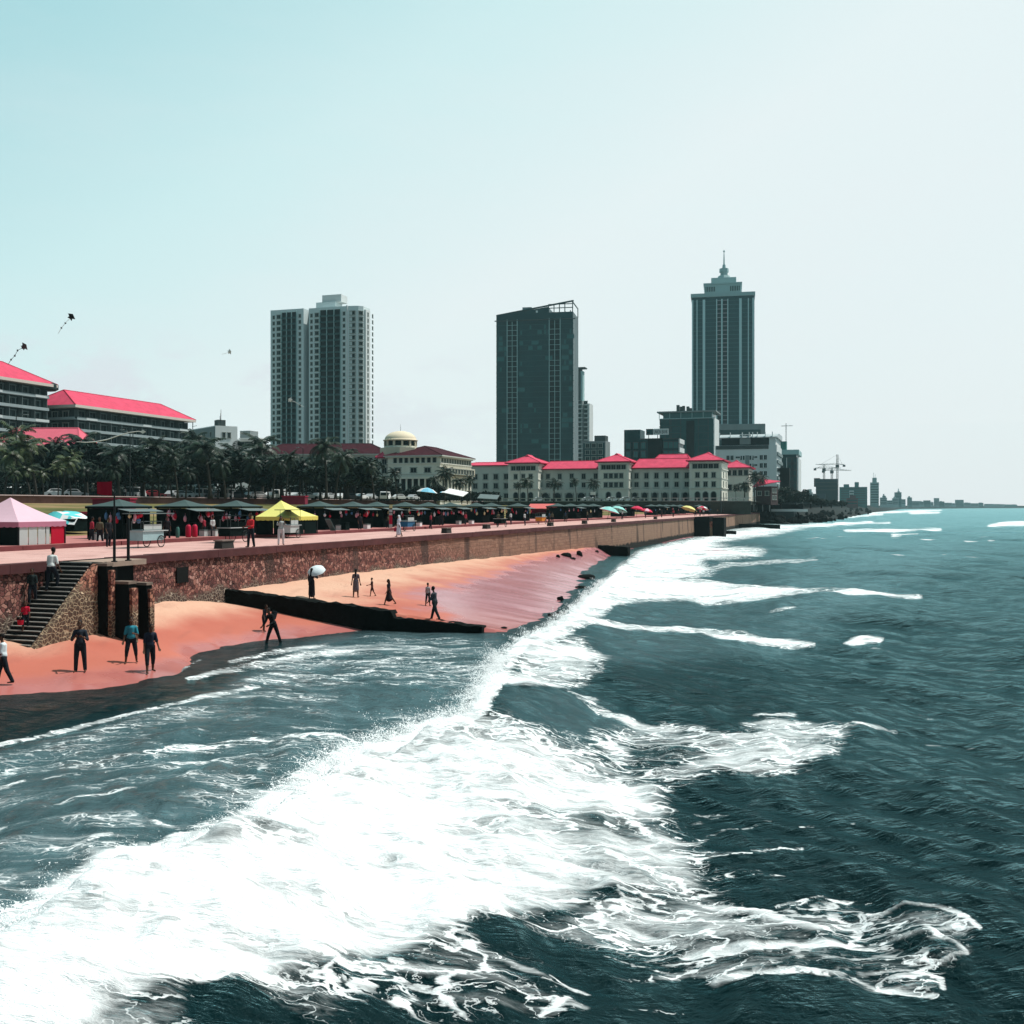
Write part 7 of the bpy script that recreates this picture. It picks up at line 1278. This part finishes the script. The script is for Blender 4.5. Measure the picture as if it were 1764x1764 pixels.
# ------------------------------------------------------------------ cars and vans on the terrace
def car_mesh(van):
    L, W, H = (4.6, 1.8, 2.0) if van else (4.2, 1.7, 1.45); b = MB(); pr = [(-L/2,.3),(L/2,.3),(L/2,.75),(L*.46,.95),(L*.40,H*.94),(L*.3,H),(-L*.46,H),(-L*.5,H*.9)] if van else [(-L/2,.3),(L/2,.3),(L/2,.66),(L*.46,.78),(L*.22,.86),(L*.08,H*.97),(-L*.04,H),(-L*.28,H*.96),(-L*.42,.90),(-L/2,.82)]
    k = len(pr); vs = [(x, -W/2*(1 if z < 1 else .86), z) for x, z in pr]+[(x, W/2*(1 if z < 1 else .86), z) for x, z in pr]; b.add(vs, [tuple(range(k)), tuple(range(2*k-1, k-1, -1))]+[(i, k+i, k+(i+1) % k, (i+1) % k) for i in range(k)])
    g = MB(); y = W/2+.01
    for sg in (-1, 1):
        if van: g.add([(L*.36, sg*y*.93, 1.05), (-L*.44, sg*y*.93, 1.05), (-L*.42, sg*y*.90, H*.88), (L*.31, sg*y*.90, H*.88)], [(0,1,2,3)])
        else: g.add([(L*.19, sg*y*.97, .9), (-L*.36, sg*y*.97, .93), (-L*.25, sg*y*.90, H*.92), (L*.06, sg*y*.90, H*.92)], [(0,1,2,3)])
    e = L*.44 if van else L*.17; g.add([(e+.02, -W*.38, .98 if van else .93), (e+.02, W*.38, .98 if van else .93), ((L*.405 if van else L*.10), W*.36, H*.92), ((L*.405 if van else L*.10), -W*.36, H*.92)], [(0,1,2,3)]); q = -L/2-.012 if van else -L*.40; g.add([(q, -W*.38, 1.05 if van else .94), (q, W*.38, 1.05 if van else .94), (q+(.01 if van else L*.12), W*.36, H*.9), (q+(.01 if van else L*.12), -W*.36, H*.9)], [(0,1,2,3)])
    w = MB(); w.lathe([(.2, -.11), (.32, -.10), (.32, .10), (.2, .11)], 14); return b.mesh('body', []), g.mesh('windows', M_glass), w.mesh('wheel', mat('tyre', (.012,.012,.012), .8)), L, W
CM = [car_mesh(0), car_mesh(1)]; paints = {'white': (.72,.74,.74), 'silver': (.40,.42,.43), 'dark': (.02,.025,.03), 'red': (.35,.03,.04), 'grey': (.14,.15,.16)}
cb_ = {}
def car(px, d, colr, van, yaw, label):
    b, g, w, L, W = CM[van]; key = (colr, van)
    if key not in cb_: me = b.copy(); me.materials.clear(); me.materials.append(mat('paint_'+colr, paints[colr], .3, .03, 1., spec=.5)); cb_[key] = me
    e = empty('parked_van' if van else 'parked_car', (ray(px)*d, d, GP), R(yaw), label, 'van' if van else 'car', 'vehicles parked along the road terrace'); link('body', cb_[key], e); link('windows', g, e)
    for x in (-L*.31, L*.31):
        for y in (-W*.46, W*.46): link('wheel', w, e, Matrix.Translation((x, y, .32)) @ Matrix.Rotation(R(90), 4, 'X'))
cars = [(233,188,'white',1,80),(300,196,'silver',0,75),(314,198,'white',0,20),(327,200,'white',0,15),(352,204,'white',1,80),(372,204,'grey',0,70),(393,208,'white',1,85),(412,210,'dark',0,30),(434,214,'silver',0,70),(450,214,'white',0,20),(469,216,'white',0,75),(482,218,'white',1,80),(497,222,'silver',0,65),(512,222,'white',0,75),(534,226,'white',0,10),(549,228,'white',0,80),(566,232,'silver',0,70),(590,236,'white',0,72),(606,238,'dark',0,20),(622,242,'white',0,68),(640,246,'silver',0,75),(664,250,'white',1,85),(690,254,'white',0,30),(712,262,'silver',0,70),(1014,330,'white',0,10),(1028,330,'silver',0,10),(1056,328,'white',0,10),(1080,328,'white',0,10),(1098,326,'grey',0,10),(930,338,'white',0,10),(945,338,'dark',0,10),(266,192,'red',0,25),(130,178,'silver',0,20),(100,174,'white',0,25)]
for i, (px, d, c, v, y) in enumerate(sorted(cars)):
    lb_ = f"{c} parked {'van' if v else 'car'}, {ordn(i) if i < 20 else ordn(33-i)} vehicle from the {'left' if i < 20 else 'right'} along the terrace edge"; car(px, d, c, v, y, lb_)
# ------------------------------------------------------------------ lamp posts, kites
def lamp(px, d, pytop, label, zb=GP, arm=1):
    zt = at(px, pytop, d).z-zb; e = empty('lamp_post', (ray(px)*d, d, zb), rng.uniform(0, 3), label, 'lamp post', 'tall lamp posts'); MB().tube([(0,0,0), (0,0,zt*.5), (0,0,zt)], [.13, .1, .07], 8).build('pole', mat('lamp_pole', (.045,.055,.055), .6), e)
    if arm: MB().tube([(0,0,zt-.05), (.6,0,zt+.18), (1.3,0,zt+.2)], .045, 6).build('arm', mat('lamp_pole', (.045,.055,.055), .6), e); MB().box(1.1, 1.8, -.14, .14, zt+.12, zt+.26).build('lamp_head', mat('lamp_head', (.35,.37,.37), .5), e)
lamp(28, 168, 716, 'tall lamp post among the sunny palms at far left'); lamp(224, 176, 742, 'left one of two close lamp posts right of the red flag'); lamp(229, 178, 745, 'right one of two close lamp posts right of the red flag'); lamp(522, 214, 772, 'thin lamp post in front of the twin tower foot'); lamp(896, 292, 812, 'lamp post before the hotel annexe', 6.8); lamp(1242, 200, 845, 'thin post on the green near the hotel right block', 5.5, 0)
M_kb = mat('kite_black', (.012,.014,.016), .7); M_kw = mat('kite_white', (.72,.72,.70), .7)
def kite(px, py, d, w, h, rot, m, tail, label, tm=None, bits=0):
    e = empty('kite', tuple(at(px, py, d)), 0, label, 'kite', 'kites over the green'); e.rotation_euler = (R(12), R(rot), 0); mb = MB(); t = .012
    for s_ in (-1, 1): mb.add([(0,0,h*.55), (s_*w*.5,.06,h*.12), (s_*w*.22,.03,-.1*h), (s_*w*.3,.05,-h*.45), (0,0,-h*.3), (0,t,h*.55), (s_*w*.5,.06+t,h*.12), (s_*w*.22,.03+t,-.1*h), (s_*w*.3,.05+t,-h*.45), (0,t,-h*.3)], [(0,1,2,3,4), (9,8,7,6,5)]+[(i, (i+1) % 5, 5+(i+1) % 5, 5+i) for i in range(5)])
    mb.build('sail', m, e); MB().tube([(0,.03,h*.55), (0,.03,-h*.4)], .012, 5).build('spine', M_pole, e); tb = MB(); pts = [(x, .02, z) for x, z in tail]; tb.tube(pts, .02, 5)
    tb.build('tail', tm or m, e)
    for i in range(bits): q = Vector(pts[int((i+1)/(bits+1)*(len(pts)-1))]); MB().box(q.x-.08, q.x+.08, q.y-.012, q.y+.012, q.z-.06, q.z+.06).build('tail_bow', m, e)
kite(122, 546, 95, .85, .62, 40, M_kb, [(0,-.2), (-.1,-.8), (-.15,-1.4), (-.1,-2.0)], 'black bird-shaped kite, highest of those in the sky at left', M_kw, 2); kite(41, 597, 90, .8, .55, 55, mat('kite_dark_pink', (.10,.05,.06), .7), [(0,-.2), (-.1,-.7), (.1,-1.2), (.15,-1.7), (.3,-2.2)], 'dark pinkish kite with long bowed tail near the left frame edge', M_kb, 6); kite(395, 606, 130, .75, .5, 75, M_kw, [(0,-.1), (.05,-.5), (.0,-1.1)], 'small white kite alone in the sky left of the twin tower'); kite(500, 689, 130, .7, .5, -60, M_kw, [(0,-.2), (.1,-.7), (.05,-1.3), (.1,-1.9)], 'white kite flying in front of the twin tower')
a = [at(x, y, 120) for x, y in ((132,761),(148,762),(165,761),(185,757),(205,750),(222,745),(238,743),(246,744))]; e = empty('kite', tuple(a[-1]), 0, 'long white ribbon kite curving over the palms before the balconied hotel', 'kite', 'kites over the green'); MB().tube([q-a[-1] for q in a], [.03,.06,.07,.07,.06,.05,.05,.03], 6).build('ribbon_tail', M_kw, e); MB().add([(0,0,.25), (.35,.02,0), (0,0,-.2), (-.35,.02,0), (0,.03,.25), (.35,.05,0), (0,.03,-.2), (-.35,.05,0)], [(0,1,2,3), (7,6,5,4), (0,4,5,1), (1,5,6,2), (2,6,7,3), (3,7,4,0)]).build('sail', M_kw, e)
# a few gulls' worth of pale flags before the hotel
fg = empty('flag_pole', tuple(at(1026, 866, 325)), 0, 'white flag pole with a drooping white flag before the hotel middle block', 'flag pole'); MB().tube([(0,0,-1), (0,0,4.4)], .06, 6).build('shaft', M_wp, fg); MB().box(-1.6, -.05, -.03, .03, 2.4, 3.4).build('flag', cw_, fg)
HAZE=.00010
# ------------------------------------------------------------------ the hazy air
mb = MB(); mb.box(-4100, 4100, -120, 4150, -3.5, 330)
m, nt, out = newmat('hazy_air'); vol = N(nt, 'VolumePrincipled', {'Color': (*HAZE_C, 1), 'Density': HAZE_D, 'Anisotropy': .0}); nt.links.new(vol.outputs[0], out.inputs[1])
hz = tag(mb.build('haze', m), 'pale sea haze filling the air over bay and town', 'haze', kind='stuff')
